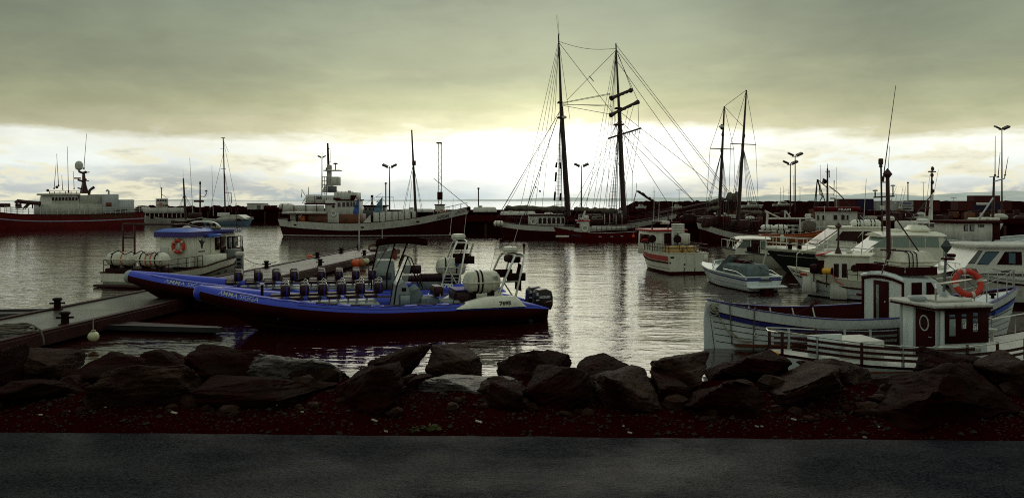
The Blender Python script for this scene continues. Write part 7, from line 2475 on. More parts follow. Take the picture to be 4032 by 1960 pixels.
# ---- long dark-hulled cruiser
fr = Frame(3600, 49.2, 3006, 49.6, 'motor_cruiser', 'long motor cruiser with dark hull, white deck and two white boxes on its roof', 'boat')
root, L = fr.root, fr.L
h = Hull(L, 3.4, [(0, 1.35), (.5, 1.35), (1, 1.6)], keel=-.5, tw=.9, tm=.4, pw=2.2, rake=1.9, q0=.3, q1=.9)
DKHULL = material('black_green_hull', (.016, .020, .014), .3, var=.3, spec=.3)
h.band(0, ('s', .16), 'hull', DKHULL, root); h.band(('s', .16), 1.0, 'white_strake', CREAM, root, nv=1)
h.deck(.0, 'deck', CREAM, root, camber=.16)
h.solid_strip(('s', .45), ('s', .41), 'cove_stripe', GREYWHITE, root, .0, .95, 30, .01)
y1 = 1.15
xb, xw, xa = fr.u(3210, y1), fr.u(3330, y1), fr.u(3500, y1)
zr = fr.z(898, fr.u(3400))
cab = MB().loft([[V(x, y, z) for x, z in ((xa, 1.2), (xa, zr), (xw + .2, zr), (xb, 1.65), (xb + .9, 1.45))] for y in (-1.2, y1)]).build('cabin', CREAM, root)
MB().box(xa - .1, xw + .3, -1.25, y1 + .05, zr + .003, zr + .12, .05).build('roof', CREAM, root)
def lp(px, py):
    p = fr.p(px, py, y1); return (p.x, y1, p.z)
pane(cab, [lp(3318, 912), lp(3392, 912), lp(3362, 952), lp(3290, 948)], (0, 1, 0), GLASSDARK, grow=1.06)
pane(cab, [lp(3404, 912), lp(3478, 914), lp(3482, 962), lp(3362, 955)], (0, 1, 0), GLASSDARK, grow=1.05)
pane(cab, [(xb - .25, -.8, 1.85), (xb - .25, .8, 1.85), (xw + .35, .8, zr - .1), (xw + .35, -.8, zr - .1)], (1, 0, 1.4), GLASSDARK, 'windscreen', grow=1.05)
for px0, px1, m_ in ((3352, 3400, WHITE), (3398, 3466, WHITE)):
    c_ = fr.p((px0 + px1) / 2, 879, .3)
    raft_canister(root, c_, (px1 - px0) * 51 / FPX, .25, 'x', 'roof_raft', mat=m_, n=12, straps=((.4, BLACKRED), (.6, BLACKRED)))
h.rail(.45, .985, 9, (.72, .36), 'bow_rail', STEEL, root, .022, .08)
an = MB().tube([(L - .3, 0, 1.55), (L - .05, .1, .9), (L + .1, .1, .2)], .06, 6); an.build('anchor_shank', GREYWHITE, root)
for px in (3110, 3148):
    p = fr.p(px, 978, .6)
    MB().lathe([(.14, 0), (.14, .35), (.08, .4)], 10, (p.x, .6, 1.55)).build('deck_vent', BLACKRED, root)
for px in (3254, 3262):
    MB().torus(fr.p(px, 975, .9), .28, .02, Matrix.Rotation(PI / 2, 3, 'X'), 14, 5, 0, PI).build('grab_hoop', STEEL, root)
spar(root, fr.p(3250, 990, 1.4), fr.p(3246, 810, 1.3), .022, .012, 'antenna_pole', GALV)

# ---- second cruiser with big pale windows
fr = Frame(3800, 42.6, 3205, 43.2, 'motor_cruiser', 'cream motor cruiser with large greenish wraparound windows', 'boat')
root, L = fr.root, fr.L
h = Hull(L, 3.3, [(0, 1.25), (.5, 1.25), (1, 1.6)], keel=-.5, tw=.9, tm=.4, pw=2.2, rake=1.6, q0=.28, q1=.85)
h.band(0, ('z', .1), 'hull_bottom', MAROON, root); h.band(('z', .1), 1.0, 'hull', CREAM, root)
h.deck(.0, 'deck', CREAM, root, camber=.22)
h.solid_strip(('s', .35), ('s', .25), 'navy_strake', DKGREY, root, .0, .97, 30, .012)
h.solid_strip(('s', .05), ('s', .0), 'rubbing_strake', DKGREY, root, d=.03)
y1 = 1.2
xb, xw, xa = fr.u(3405, y1), fr.u(3500, y1), fr.u(3712, y1)
zr = fr.z(926, fr.u(3600))
cab = MB().loft([[V(x, y, z) for x, z in ((xa, 1.2), (xa - .05, zr), (xw, zr), (xb, 1.7), (xb + 1.2, 1.4))] for y in (-1.2, y1)]).build('cabin', CREAM, root)
rf = MB()
rf.loft([[V(x, y, z + dz) for y, dz in ((-1.3, 0), (-.9, .13), (0, .2), (.9, .13), (1.3, 0), (.9, -.02), (0, -.02), (-.9, -.02))] for x, z in ((xa - .2, zr), (lerp(xa, xw, .5), zr + .03), (xw, zr + .02), (xw + .35, zr - .05))])
rf.build('roof', CREAM, root)
GLASSPALE = glass_material('pale_green_glass', (.26, .32, .29), 1.0, .08)
for a, b, c_, d_ in ((3428, 3512, 3448, 3512), (3516, 3580, 3516, 3580), (3585, 3640, 3585, 3640), (3645, 3698, 3645, 3694)):
    top = 933
    pane(cab, [lp2 for lp2 in (fr.p(a, 972, y1), fr.p(b, 974, y1), fr.p(d_, top, y1), fr.p(c_ + (40 if a == 3428 else 0), top, y1))], (0, 1, 0), GLASSPALE, grow=1.03, rim=CREAM)
pane(cab, [(xb - .1, -.9, 1.78), (xb - .1, .9, 1.78), (xw + .05, .9, zr - .08), (xw + .05, -.9, zr - .08)], (1, 0, 1.3), GLASSPALE, 'windscreen', rim=CREAM, grow=1.04)
h.rail(.42, .985, 9, (.62, .3), 'bow_rail', STEEL, root, .022, .08)
MB().box(fr.u(3650), fr.u(3570), -.6, .6, zr + .2, zr + .55, .12, .1, .1).build('roof_locker', CREAM, root)
MB().box(fr.u(3540), fr.u(3500), -.5, .5, zr + .18, zr + .34, .06).build('roof_hatch', CREAM, root)
MB().box(fr.u(3320), fr.u(3236), .2, 1.0, 1.55, 1.95, .1).build('foredeck_box', GREYWHITE, root)
# instrument mast
q = fr.p(3472, 880)
im = MB()
for a, b, r in (((3474, 930), (3469, 660), .05), ((3440, 777), (3522, 772), .04), ((3446, 777), (3446, 755), .04), ((3516, 773), (3516, 735), .035), ((3473, 718), (3494, 718), .03), ((3490, 718), (3490, 772), .03)):
    im.tube([fr.p(*a), fr.p(*b)], r, 6)
im.build('instrument_mast', DARKSTEEL, root)
MB().lathe([(.06, -.02), (.13, 0), (.14, .06), (.05, .09)], 10, fr.p(3446, 753)).build('gps_dome', GREYWHITE, root)
MB().lathe([(.05, -.02), (.12, 0), (.13, .05), (.04, .08)], 10, fr.p(3516, 733)).build('gps_dome', GREYWHITE, root)
MB().lathe([(.06, 0), (.10, .05), (.08, .15), (.13, .2), (.13, .45), (.10, .5)], 10, fr.p(3468, 660)).build('masthead_lamp', DARKSTEEL, root)
whip(root, fr.p(3476, 715), fr.p(3527, 338), .03, DARKSTEEL)
whip(root, fr.p(3495, 705), fr.p(3503, 575), .02, DARKSTEEL)
MB().box(fr.u(3482), fr.u(3466), -.1, .05, fr.z(826), fr.z(810), .02).build('mast_sign', GREYWHITE, root)

# ---- boat behind the cruisers with tall instrument mast
fr = Frame(3780, 60.0, 3490, 58.0, 'fishing_boat', 'half-hidden boat with a tall braced instrument mast behind the cream cruiser', 'boat')
root, L = fr.root, fr.L
h = Hull(L, 2.8, [(0, 1.5), (1, 1.9)], keel=-.5, tw=.8); h.band(0, 1.0, 'hull', GREYWHITE, root); h.deck(.05, 'deck', MAROON, root)
c = MB(); fr.box(c, 3600, 3740, 872, 940, -1, 1, .08, face=1); cab = c.build('cabin', GREYWHITE, root)
windows(cab, fr, [(3612 + k * 24, 3630 + k * 24, 880, 893) for k in range(5)], 1.0, 1, GREYWHITE, GLASSDARK)
spar(root, fr.p(3663, 880), fr.p(3668, 765), .16, .09, 'mast', GREYWHITE)
spar(root, fr.p(3668, 765), fr.p(3670, 655), .08, .04, 'mast_top', DARKSTEEL)
line_set(root, [(fr.p(3668, 768), fr.p(3608, 840)), (fr.p(3608, 840), fr.p(3576, 878)), (fr.p(3664, 818), fr.p(3626, 820))], 'mast_brace', .05)
line_set(root, [(fr.p(3655, 676), fr.p(3685, 676))], 'mast_yard', .05)
for py in (690, 718, 752, 665):
    MB().sphere(fr.p(3670 + (py % 3), py), .12, 8, 6, (1, 1, 1.4)).build('mast_fitting', DARKSTEEL, root)
for a, b in (((3640, 855), (3664, 672)), ((3672, 790), (3695, 668)), ((3508, 790), (3530, 735)), ((3540, 820), (3556, 733)), ((3548, 820), (3568, 733)), ((3525, 800), (3532, 763))):
    whip(root, fr.p(*a), fr.p(*b), .022, GALV)
radome(root, fr.p(3500, 868, .4), .40, .32, WHITE)
radome(root, fr.p(3632, 876, .4), .40, .32, WHITE)

# ---- white boat numbered 1350
fr = Frame(3695, 50.5, 4110, 52.5, 'fishing_boat', 'grey-white fishing boat with a wheelhouse numbered 1350', 'boat')
root, L = fr.root, fr.L
h = Hull(L, 3.2, [(0, 2.05), (.4, 1.85), (1, 2.3)], keel=-.6, tw=.7, rake=.8, q0=.2)
h.band(0, ('z', .3), 'hull_bottom', MAROON, root); h.band(('z', .3), 1.0, 'hull', GREYWHITE, root)
for v_ in (.55, .65, .75, .85):
    h.solid_strip(v_, v_ + .014, 'lap_strake', GREY, root, .0, .96, 24, .025)
h.deck(.3, 'deck', MAROON, root); h.inner(.3, .08, 'bulwark_lining', COOLWHITE, root); h.cap(.14, .07, 'cap_rail', COOLWHITE, root)
y0 = -1.2
c = MB(); fr.box(c, 3790, 3910, 880, 945, y0, 1.2, .05, face=y0); cab = c.build('wheelhouse', GREYWHITE, root)
c = MB(); fr.box(c, 3785, 3950, 869, 880, y0 - .12, 1.35, .03, face=y0 - .12); c.build('roof', MAROON, root)
c = MB(); fr.box(c, 3911, 3941, 880, 945, y0 + .02, 1.15, .03, face=y0); c.build('wheelhouse_front', MAROON, root)
windows(cab, fr, [(3797, 3808, 888, 906), (3820, 3833, 888, 906)], y0, -1, MAROON, GLASSGREY)
letter('1350', .24, LETTERDARK, cab, fr.p(3850, 894, y0 - .02), (1, 0, 0), (0, 0, 1), bold=.012, wide=.48)
c = MB(); fr.box(c, 3856, 3885, 858, 869, -.5, .5, .05, face=-.5); c.build('roof_box', CREAM, root)
c = MB(); fr.box(c, 3898, 3940, 857, 868, -.5, .5, .05, face=-.5); c.build('roof_raft', CREAM, root)
spar(root, fr.p(3909, 868), fr.p(3914, 696), .09, .06, 'mast', DARKSTEEL)
for a, b, r in (((3897, 696), (3928, 695), .03), ((3914, 715), (3955, 703), .04), ((3955, 703), (3957, 690), .035), ((3910, 780), (3850, 868), .06), ((3945, 880), (3905, 955), .09), ((3906, 953), (3930, 890), .05)):
    MB().tube([fr.p(*a, -.6), fr.p(*b, -.6)], r, 5).build('mast_strut', GALV, root)
for a, b in (((3918, 696), (3919, 535)), ((3957, 692), (3970, 618)), ((3930, 700), (3938, 600))):
    whip(root, fr.p(*a), fr.p(*b), .03, DARKSTEEL)
c = MB(); fr.box(c, 3862, 3900, 798, 808, -.6, -.2, .03, face=-.6); c.build('radar_scanner', GREYWHITE, root)

# ---- white boat lettered GASSI
fr = Frame(4230, 34.4, 3688, 34.8, 'cabin_cruiser', 'bright white cabin boat lettered GASSI at the right picture edge', 'boat')
root, L = fr.root, fr.L
h = Hull(L, 3.0, [(0, 1.30), (.5, 1.25), (1, 1.62)], keel=-.5, tw=.9, tm=.4, pw=2.3, rake=1.3, q0=.22, q1=.7)
h.band(0, ('z', .22), 'hull_bottom', MAROON, root); h.band(('z', .22), 1.0, 'hull', WHITE, root)
h.deck(.0, 'deck', WHITE, root, camber=.12)
h.solid_strip(('s', .30), ('s', .22), 'rubbing_strake', MAROON, root, .0, .98, 30, .05)
h.solid_strip(('s', .10), ('s', .06), 'seam_strip', GREY, root, .0, .98, 30, .02)
y1 = 1.15
def lp(px, py): return fr.p(px, py, y1)
cab = MB()
prof = [lp(4200, 1075), lp(4200, 978), lp(3858, 978), lp(3800, 1052), lp(3770, 1066), lp(3700, 1078)]
cab.loft([[V(p.x, y, p.z) for p in prof] for y in (-1.15, y1)])
cab = cab.build('cabin', WHITE, root)
a, b = lp(4210, 966), lp(3840, 978)
MB().box(a.x, b.x, -1.3, y1 + .15, b.z + .004, a.z + .03, .05).build('roof', GREYWHITE, root)
pane(cab, [lp(3812, 1036), lp(3838, 1034), lp(3866, 990), lp(3852, 988)], (0, 1, 0), GLASSGREY, grow=1.1)
pane(cab, [lp(3850, 1038), lp(3890, 1040), lp(3932, 992), lp(3882, 992)], (0, 1, 0), GLASSBLUE, grow=1.08)
pane(cab, [lp(3928, 1040), lp(4022, 1042), lp(4020, 992), lp(3958, 992)], (0, 1, 0), GLASSDARK, grow=1.05)
pane(cab, [lp(3970, 1036), lp(3996, 1038), lp(3996, 996), lp(3970, 996)], (0, 1, 0), GLASSBLUE, 'inner_window', grow=1.02, d=.035)
letter('GASSI', .155, LETTERDARK, cab, V(lp(3941, 1070).x, y1 + .02, lp(3941, 1071).z), (-1, 0, 0), (0, 0, 1), bold=.006, wide=.42)
pane(cab, [lp(3695, 1077), lp(3850, 1074), lp(3842, 1058), lp(3772, 1062)], (0, 1, 0), GLASSDARK, 'foredeck_window', grow=1.02)
h.rail(.35, .98, 8, (.30,), 'deck_rail', GREYWHITE, root, .018, .06)

# ---- fishing boat with yellow reel
fr = Frame(3545, 35.7, 3100, 38.2, 'fishing_boat', 'white fishing boat with a yellow reel and a red sunshade on its cabin', 'boat')
root, L = fr.root, fr.L
h = Hull(L, 2.6, [(0, .95), (.4, .95), (1, 1.35)], keel=-.45, tw=.9, tm=.4, pw=2.2, rake=1.3, q0=.3, q1=.85)
h.band(0, ('z', .06), 'hull_bottom', MAROON, root)
h.band(('z', .06), ('s', .34), 'hull', COOLWHITE, root)
h.band(('s', .34), 1.0, 'topside', CREAM, root, nv=2)
h.solid_strip(('s', .40), ('s', .33), 'rubbing_strake', MAROON, root, .0, .985, 30, .045)
h.solid_strip(.50, .515, 'lap_strake', GREY, root, .0, .95, 24, .02)
h.deck(.06, 'deck', CREAM, root); h.cap(.08, .04, 'toe_rail', CREAM, root)
y1 = 1.05
def lp(px, py, y=None): return fr.p(px, py, y1 if y is None else y)
xa, xc, xw = lp(3420, 1100).x, lp(3252, 1100).x, lp(3190, 1100).x
zr = lp(3330, 1010).z
cab = MB().loft([[V(x, y, z) for x, z in ((xa - .1, .8), (xa, zr), (xc - .1, zr), (xw, 1.30), (xw + .3, .9))] for y in (-1.05, y1)]).build('wheelhouse', CREAM, root)
MB().box(xa - .1, xc + .15, -1.15, y1 + .08, zr + .003, zr + .09, .035).build('roof', CREAM, root)
sv = MB().loft([[V(xc + .05, -1.1, zr + .02), V(xc + .5, -.9, zr - .04), V(xc + .5, .95, zr - .04), V(xc + .05, y1 + .1, zr + .02)], [V(xc + .05, -1.1, zr + .13), V(xc + .45, -.9, zr + .06), V(xc + .45, .95, zr + .06), V(xc + .05, y1 + .1, zr + .13)]])
sv.build('sunshade', REDPAINT, root)
pane(cab, [lp(3198, 1074), lp(3240, 1078), lp(3245, 1026), lp(3224, 1026)], (0, 1, 0), GLASSDARK, grow=1.06)
for a, b, t, bt in ((3284, 3302, 1040, 1090), (3316, 3334, 1040, 1090)):
    pane(cab, [lp(a, bt), lp(b, bt), lp(b, t), lp(a, t)], (0, 1, 0), GLASSDARK, grow=1.08)
c_ = lp(3366, 1056)
MB().lathe([(.165, 0), (.165, .03), (.14, .03)], 18, (c_.x, y1 + .002, c_.z), 'y').build('porthole_rim', BLACKRED, cab)
MB().lathe([(.13, .031), (.13, .04)], 18, (c_.x, y1 + .002, c_.z), 'y').build('porthole_glass', GLASSDARK, cab)
for px0, px1, py0, py1, yy in ((3158, 3212, 1092, 1150, 1.15), (3268, 3334, 1120, 1178, 1.2)):
    c = MB(); fr.box(c, px0, px1, py0, py1, .5, yy, .03, face=yy); c.build('deck_box', GREYWHITE, root)
q = lp(3255, 1067, 1.3)
rl = MB().lathe([(.02, -.20), (.13, -.19), (.15, -.12), (.15, .12), (.12, .18), (.06, .21)], 16, q, 'x').build('yellow_reel', YELLOW, root)
MB().lathe([(.15, -.27), (.18, -.25), (.18, -.22), (.15, -.205)], 14, q, 'x').build('reel_flange', BLACKRED, rl)
MB().tube([q + V(.0, 0, -.15), q + V(0, 0, -.75)], .03, 5).build('reel_post', DARKSTEEL, rl)
MB().tube([q + V(-.25, 0, -.1), q + V(-.45, .1, -.45), q + V(-.75, .15, -.62)], .03, 5).build('red_hose', REDPAINT, root)
q = lp(3205, 1058, 1.2)
rl = MB().lathe([(.02, -.16), (.2, -.15), (.22, 0), (.2, .15), (.02, .16)], 14, q, 'x').build('jigging_reel', BLACKRED, root)
MB().tube([q, q + V(0, 0, -.6)], .03, 5).build('reel_post', DARKSTEEL, rl)
c = MB(); fr.box(c, 3150, 3176, 1075, 1084, y1 + .02, y1 + .1, .01, face=y1 + .1); c.build('red_marker', REDPAINT, root)
h.letters('EM 147', .16, LETTERDARK, root, .985, ('s', .20), 1, .004, wide=.62)
h.rail(.0, .42, 5, (.42, .22), 'deck_rail', DARKSTEEL, root, .016, .06, .04)
MB().tube([lp(3134, 1090, .6), lp(3138, 1000, .6), lp(3150, 990, .3), lp(3160, 1000, 0)], .022, 5).build('bow_hoop', STEEL, root)
spar(root, lp(3392, 1012, .4), lp(3411, 703, .4), .018, .010, 'antenna_pole', GALV)
spar(root, lp(3300, 1010, .5), lp(3302, 880, .5), .05, .04, 'mast', DARKSTEEL)
radar_reflector(root, lp(3301, 890, .5), .16)
MB().lathe([(.20, 0), (.05, .4)], 8, lp(3300, 1005, .5)).build('mast_foot', DARKSTEEL, root)
MB().box(lp(3345, 1010).x, lp(3322, 1010).x, -.2, .2, zr + .09, zr + .22, .04).build('roof_light', GREYWHITE, root)
MB().sphere(lp(3412, 1100, 1.25), .13, 10, 8, (.8, .8, 1.3)).build('yellow_float', YELLOW, root)

# ---- clinker-built white boat with wheelhouse
fr6 = Frame(2786, 24.2, 4008, 26.6, 'clinker_boat', 'double-ended white clinker-built boat with blue trim and upright wheelhouse', 'boat')
def clinker(fr):
    root, L = fr.root, fr.L
    h = Hull(L, 3.1, [(0, 1.50), (.12, 1.22), (.32, .98), (.6, 1.02), (.8, 1.22), (1, 1.62)], keel=-.75, tw=.03, tm=.46, pw=2.5, ps=2.6, rake=.7, q0=.42, q1=.6, srake=.35)
    # lapped planks below the strake
    lims = [0.0, .20, .33, .44, .54, .63, .715]
    for k in range(len(lims) - 1):
        mb = MB()
        for side in (1, -1):
            def fn(i, j):
                v = lerp(lims[k], lims[k + 1] + .012, j)
                return h.P(i, v, side, .022 * (1 - j) + .0)
            mb.grid(fn, 40, 2)
            rings = []
            for i in range(41):
                t = i / 40
                a, b = h.P(t, lims[k], side, .022), h.P(t, lims[k], side, -.004)
                rings.append([a, b])
            mb.loft(rings, caps=False, closed=False)
        mb.build('plank', MAROON if k == 0 else COOLWHITE, root, angle=25)
        h.solid_strip(lims[k + 1] - .010, lims[k + 1] + .002, 'seam_strip', BLACKRED, root, .005, .995, 40, .014)
    h.band(.715, ('s', .34), 'upper_plank', COOLWHITE, root, nv=2, off=.0)
    h.solid_strip(('s', .47), ('s', .335), 'blue_strake', NAVY, root, .0, 1.0, 50, .045)
    h.solid_strip(('s', .335), ('s', .30), 'red_strake', MAROON, root, .0, 1.0, 50, .04)
    h.band(('s', .34), 1.0, 'top_strake', COOLWHITE, root, nv=3, off=.012)
    h.cap(.08, .035, 'gunwale', NAVY, root, out=.03)
    h.inner(.62, .07, 'inner_planking', MAROON, root, t0=.01)
    h.deck(.62, 'sole', material('yellowed_sole', (.42, .37, .24), .6, var=.4, vscale=2), root, t0=.03)
    h.deck(.08, 'foredeck', COOLWHITE, root, t0=.66)
    for t in (.10, .17, .25, .33, .40):
        for side in (1, -1):
            p, q = h.Pz(t, ('s', .02), side, -.08), h.Pz(t, ('s', .6), side, -.10)
            MB().tube([p, q], .03, 5).build('frame_rib', GREYWHITE, root)
    for t in (.14, .27):
        p = h.Pz(t, ('s', .35))
        MB().box(p.x - .12, p.x + .12, -abs(p.y) + .06, abs(p.y) - .06, p.z, p.z + .05, .01).build('thwart', RUSTBROWN, root)
    MB().tube([(2.3, .1, .55), (4.4, .75, 1.25)], .035, 6).build('tiller_pole', MAROON, root)
    # wheelhouse: tall, with raked front
    x0 = fr.u(3412, .8)
    xs_, xf = fr.u(3560, -1.0), fr.u(3745, -1.0)
    z0, z1 = .45, 2.24
    w = 1.0
    cab = MB()
    prof = [(xs_, z0), (xs_, z1), (xf - .55, z1 - .08), (xf, 1.58), (xf + .05, z0)]
    rings = []
    for y, dz in ((-w, -.10), (-w * .6, .0), (0, .06), (w * .6, .0), (w, -.10)):
        rings.append([V(x, y, z + (dz if z > 1.7 else 0)) for x, z in prof])
    cab = cab.loft(rings).build('wheelhouse', COOLWHITE, root)
    # aft face: frame, recessed door, side panel
    for y0_, y1_ in ((-w - .02, -w + .07), (w - .07, w + .02)):
        MB().box(xs_ - .05, xs_ - .003, y0_, y1_, z0, z1 - .12, .01).build('corner_post', MAROON, cab)
    arch_ = MB()
    arch_.tube([(xs_ - .03, y, z1 - .05 - .12 * (y / w) ** 2) for y in (-w - .03, -.6, -.2, .2, .6, w + .03)], .055, 6)
    arch_.build('roof_beam', COOLWHITE, cab)
    MB().tube([(xs_ - .035, y, z1 - .15 - .12 * (y / w) ** 2) for y in (-w, -.5, 0, .5, w)], .045, 6).build('roof_trim', MAROON, cab)
    d_ = MB().box(xs_ - .04, xs_ - .002, -.30, .42, z0 + .05, z1 - .28, .01).build('door', MAROON, cab)
    MB().box(xs_ - .055, xs_ - .041, .12, .26, z0 + .2, z1 - .42, .01).build('door_pane', GLASSGREY, d_)
    MB().sphere((xs_ - .07, -.2, 1.3), .03, 8, 6).build('door_handle', GALV, d_)
    MB().tube([(xs_ - .02, w, 1.38), (xs_ - .02, w + .28, 1.38)], .045, 6).build('side_lamp', MAROON, cab)
    # starboard windows
    zt = 1.98
    pane(cab, [(xs_ + .28, -w - .001, 1.45), (xs_ + .62, -w - .001, 1.45), (xs_ + .62, -w - .001, zt), (xs_ + .28, -w - .001, zt)], (0, -1, 0), GLASSDARK, grow=1.08)
    pane(cab, [(xs_ + .82, -w - .001, 1.45), (xf - .42, -w - .001, 1.45), (xf - .75, -w - .001, zt), (xs_ + .82, -w - .001, zt)], (0, -1, 0), GLASSDARK, grow=1.06)
    pane(cab, [(xf - .04, -.8, 1.66), (xf - .04, .8, 1.66), (xf - .45, .8, 2.08), (xf - .45, -.8, 2.08)], (1, 0, .8), GLASSDARK, 'windscreen', grow=1.04)
    # roof box with raft
    rb0, rb1 = fr.u(3470, -.7), fr.u(3688, -.95)
    rb = MB()
    for y0_, y1_, xa_, xb_ in ((-.98, -.93, rb0 + .7, rb1), (.80, .85, rb0 + .2, rb1), (-.925, .795, rb1 - .05, rb1), (-.925, .795, rb0 + .62, rb0 + .67)):
        rb.box(xa_, xb_, y0_, y1_, z1 - .02, z1 + .24)
    rb.build('roof_rim', MAROON, root)
    MB().box(rb0 + .68, rb1 - .06, -.92, .79, z1 + .06, z1 + .12).build('roof_tray', COOLWHITE, root)
    c_ = fr.p(3603, 1030, -.3)
    rf = MB()
    xa_, xb_ = fr.u(3534, -.5), fr.u(3672, -.5)
    zc0, zc1 = z1 + .13, fr.z(992, fr.u(3600), -.7)
    rf = MB().box(xa_, xb_, -.75, .25, zc0, zc1 - .0, .14, .07, .06).build('life_raft', RAFT, root)
    zm = lerp(zc0, zc1, .45)
    MB().box(xa_ - .01, xb_ + .01, -.76, .26, zm - .025, zm + .025, .01).build('rim', RAFT, rf)
    MB().box(xa_ + .005, xb_ - .005, -.748, .248, zm - .18, zm - .15, .01).build('lower_rib', RAFT, rf)
    for f in (.16, .27, .38):
        x_ = lerp(xa_, xb_, f)
        st = MB()
        st.tube([(x_, -.78, zc0), (x_ + .01, -.775, zm), (x_ + .03, -.72, zc1 - .06), (x_ + .03, -.6, zc1 + .012), (x_ + .03, .15, zc1 + .012), (x_ + .02, .28, zm)], .018, 5)
        st.build('strap', BLACKRED, rf)
    # mast with diamond reflector and stays
    mx = fr.u(3500, 0)
    zt = fr.z(700, mx)
    spar(root, (mx, 0, z1), (mx - .05, 0, zt), .075, .06, 'mast', DARKSTEEL)
    radar_reflector(root, (mx - .05, 0, zt + .12), .19, DARKSTEEL)
    line_set(root, [((mx, 0, fr.z(820, mx)), (fr.u(3660, -.6), -.6, z1 + .2)), ((mx, 0, fr.z(985, mx)), (fr.u(3472, -.4), -.4, z1))], 'mast_strut', .022, DARKSTEEL)
    MB().box(mx - .3, mx + .25, -.05, .05, fr.z(985, mx), fr.z(980, mx), .01).build('spreader', DARKSTEEL, root)
    # foredeck fittings
    h.rail(.70, .985, 5, (.62,), 'bow_rail', GALV, root, .02, .08, .04)
    MB().lathe([(.06, 0), (.05, .12), (.12, .16), (.10, .22)], 10, (fr.u(3880, 0), -.3, 1.28)).build('bitt', BLACKRED, root)
    nb = MB()
    t_ = (fr.u(3893, -1.0)) / L
    p0 = h.Pz(t_ - .012, ('s', .32), -1, .03)
    h.solid_strip(('s', .31), ('s', .04), 'number_panel', MAROON, root, t_ - .055, t_ + .022, 8, .024, sides=(-1,))
    h.letters('SI 45', .20, LETTERWHITE, root, t_ - .048, ('s', .26), -1, .006, wide=.62, off=.028)
    h.solid_strip(('s', .50), ('s', .36), 'bow_fender', ROOFBLUE, root, .86, .995, 12, .09)
    # stern rudder, ropes
    rd = MB().prism([(-.10, -.6), (-.12, .9), (-.06, 1.42), (.02, 1.40), (.10, .6), (.32, -.6)], -.035, .035, 'xz').build('rudder', COOLWHITE, root)
    rp = MB()
    a = h.P(0.015, 1, -1)
    for k in range(5):
        rp.torus(a + V(-.05, -.02, -.10 - .05 * k), .13, .018, Matrix.Rotation(.4 * k - .6, 3, 'X') @ Matrix.Rotation(.5 * math.sin(k), 3, 'Y'), 14, 5)
    rp.build('rope_lashing', ROPE, root)
    for k, (dx, dz) in enumerate(((.55, -1.0), (.75, -1.02))):
        MB().tube([a + V(-.02, -.06, -.1), a + V(.10, -.12, -.5), a + V(.30, -.20, -.85), a + V(dx, -.32, dz - .15), a + V(dx + .5, -.42, dz - .2)], .022, 5).build('hanging_rope', ROPE, root)
    for t in (.045, .10):
        p = h.P(t, 1, -1)
        MB().tube([p + V(.12, .06, .03), p + V(.05, .0, .08), p + V(0, -.05, -.04), h.Pz(t, ('s', .6), -1, .03), h.Pz(t, ('s', 1.25), -1, .03)], .018, 5).build('fender_line', DARKROPE, root)
    for t in (.515, .60):
        MB().tube([h.P(t - .012, 1, -1, -.03) + V(0, 0, .05), h.P(t, 1, -1, .04), h.Pz(t + .008, ('s', .3), -1, .06), h.Pz(t + .012, ('s', .6), -1, .05)], .014, 5).build('gunwale_lashing', DARKROPE, root)
    for t in (.055,):
        p = h.Pz(t + .05, ('s', .75), -1, .03)
        MB().torus(p, .055, .018, Matrix.Rotation(PI / 2, 3, 'X'), 14, 5).build('hawse_ring', GREYWHITE, root)
    # belting and guard board near the water
    h.solid_strip(('z', .10), ('z', .18), 'guard_board', RUSTBROWN, root, .05, .6, 24, .14)
clinker(fr6)

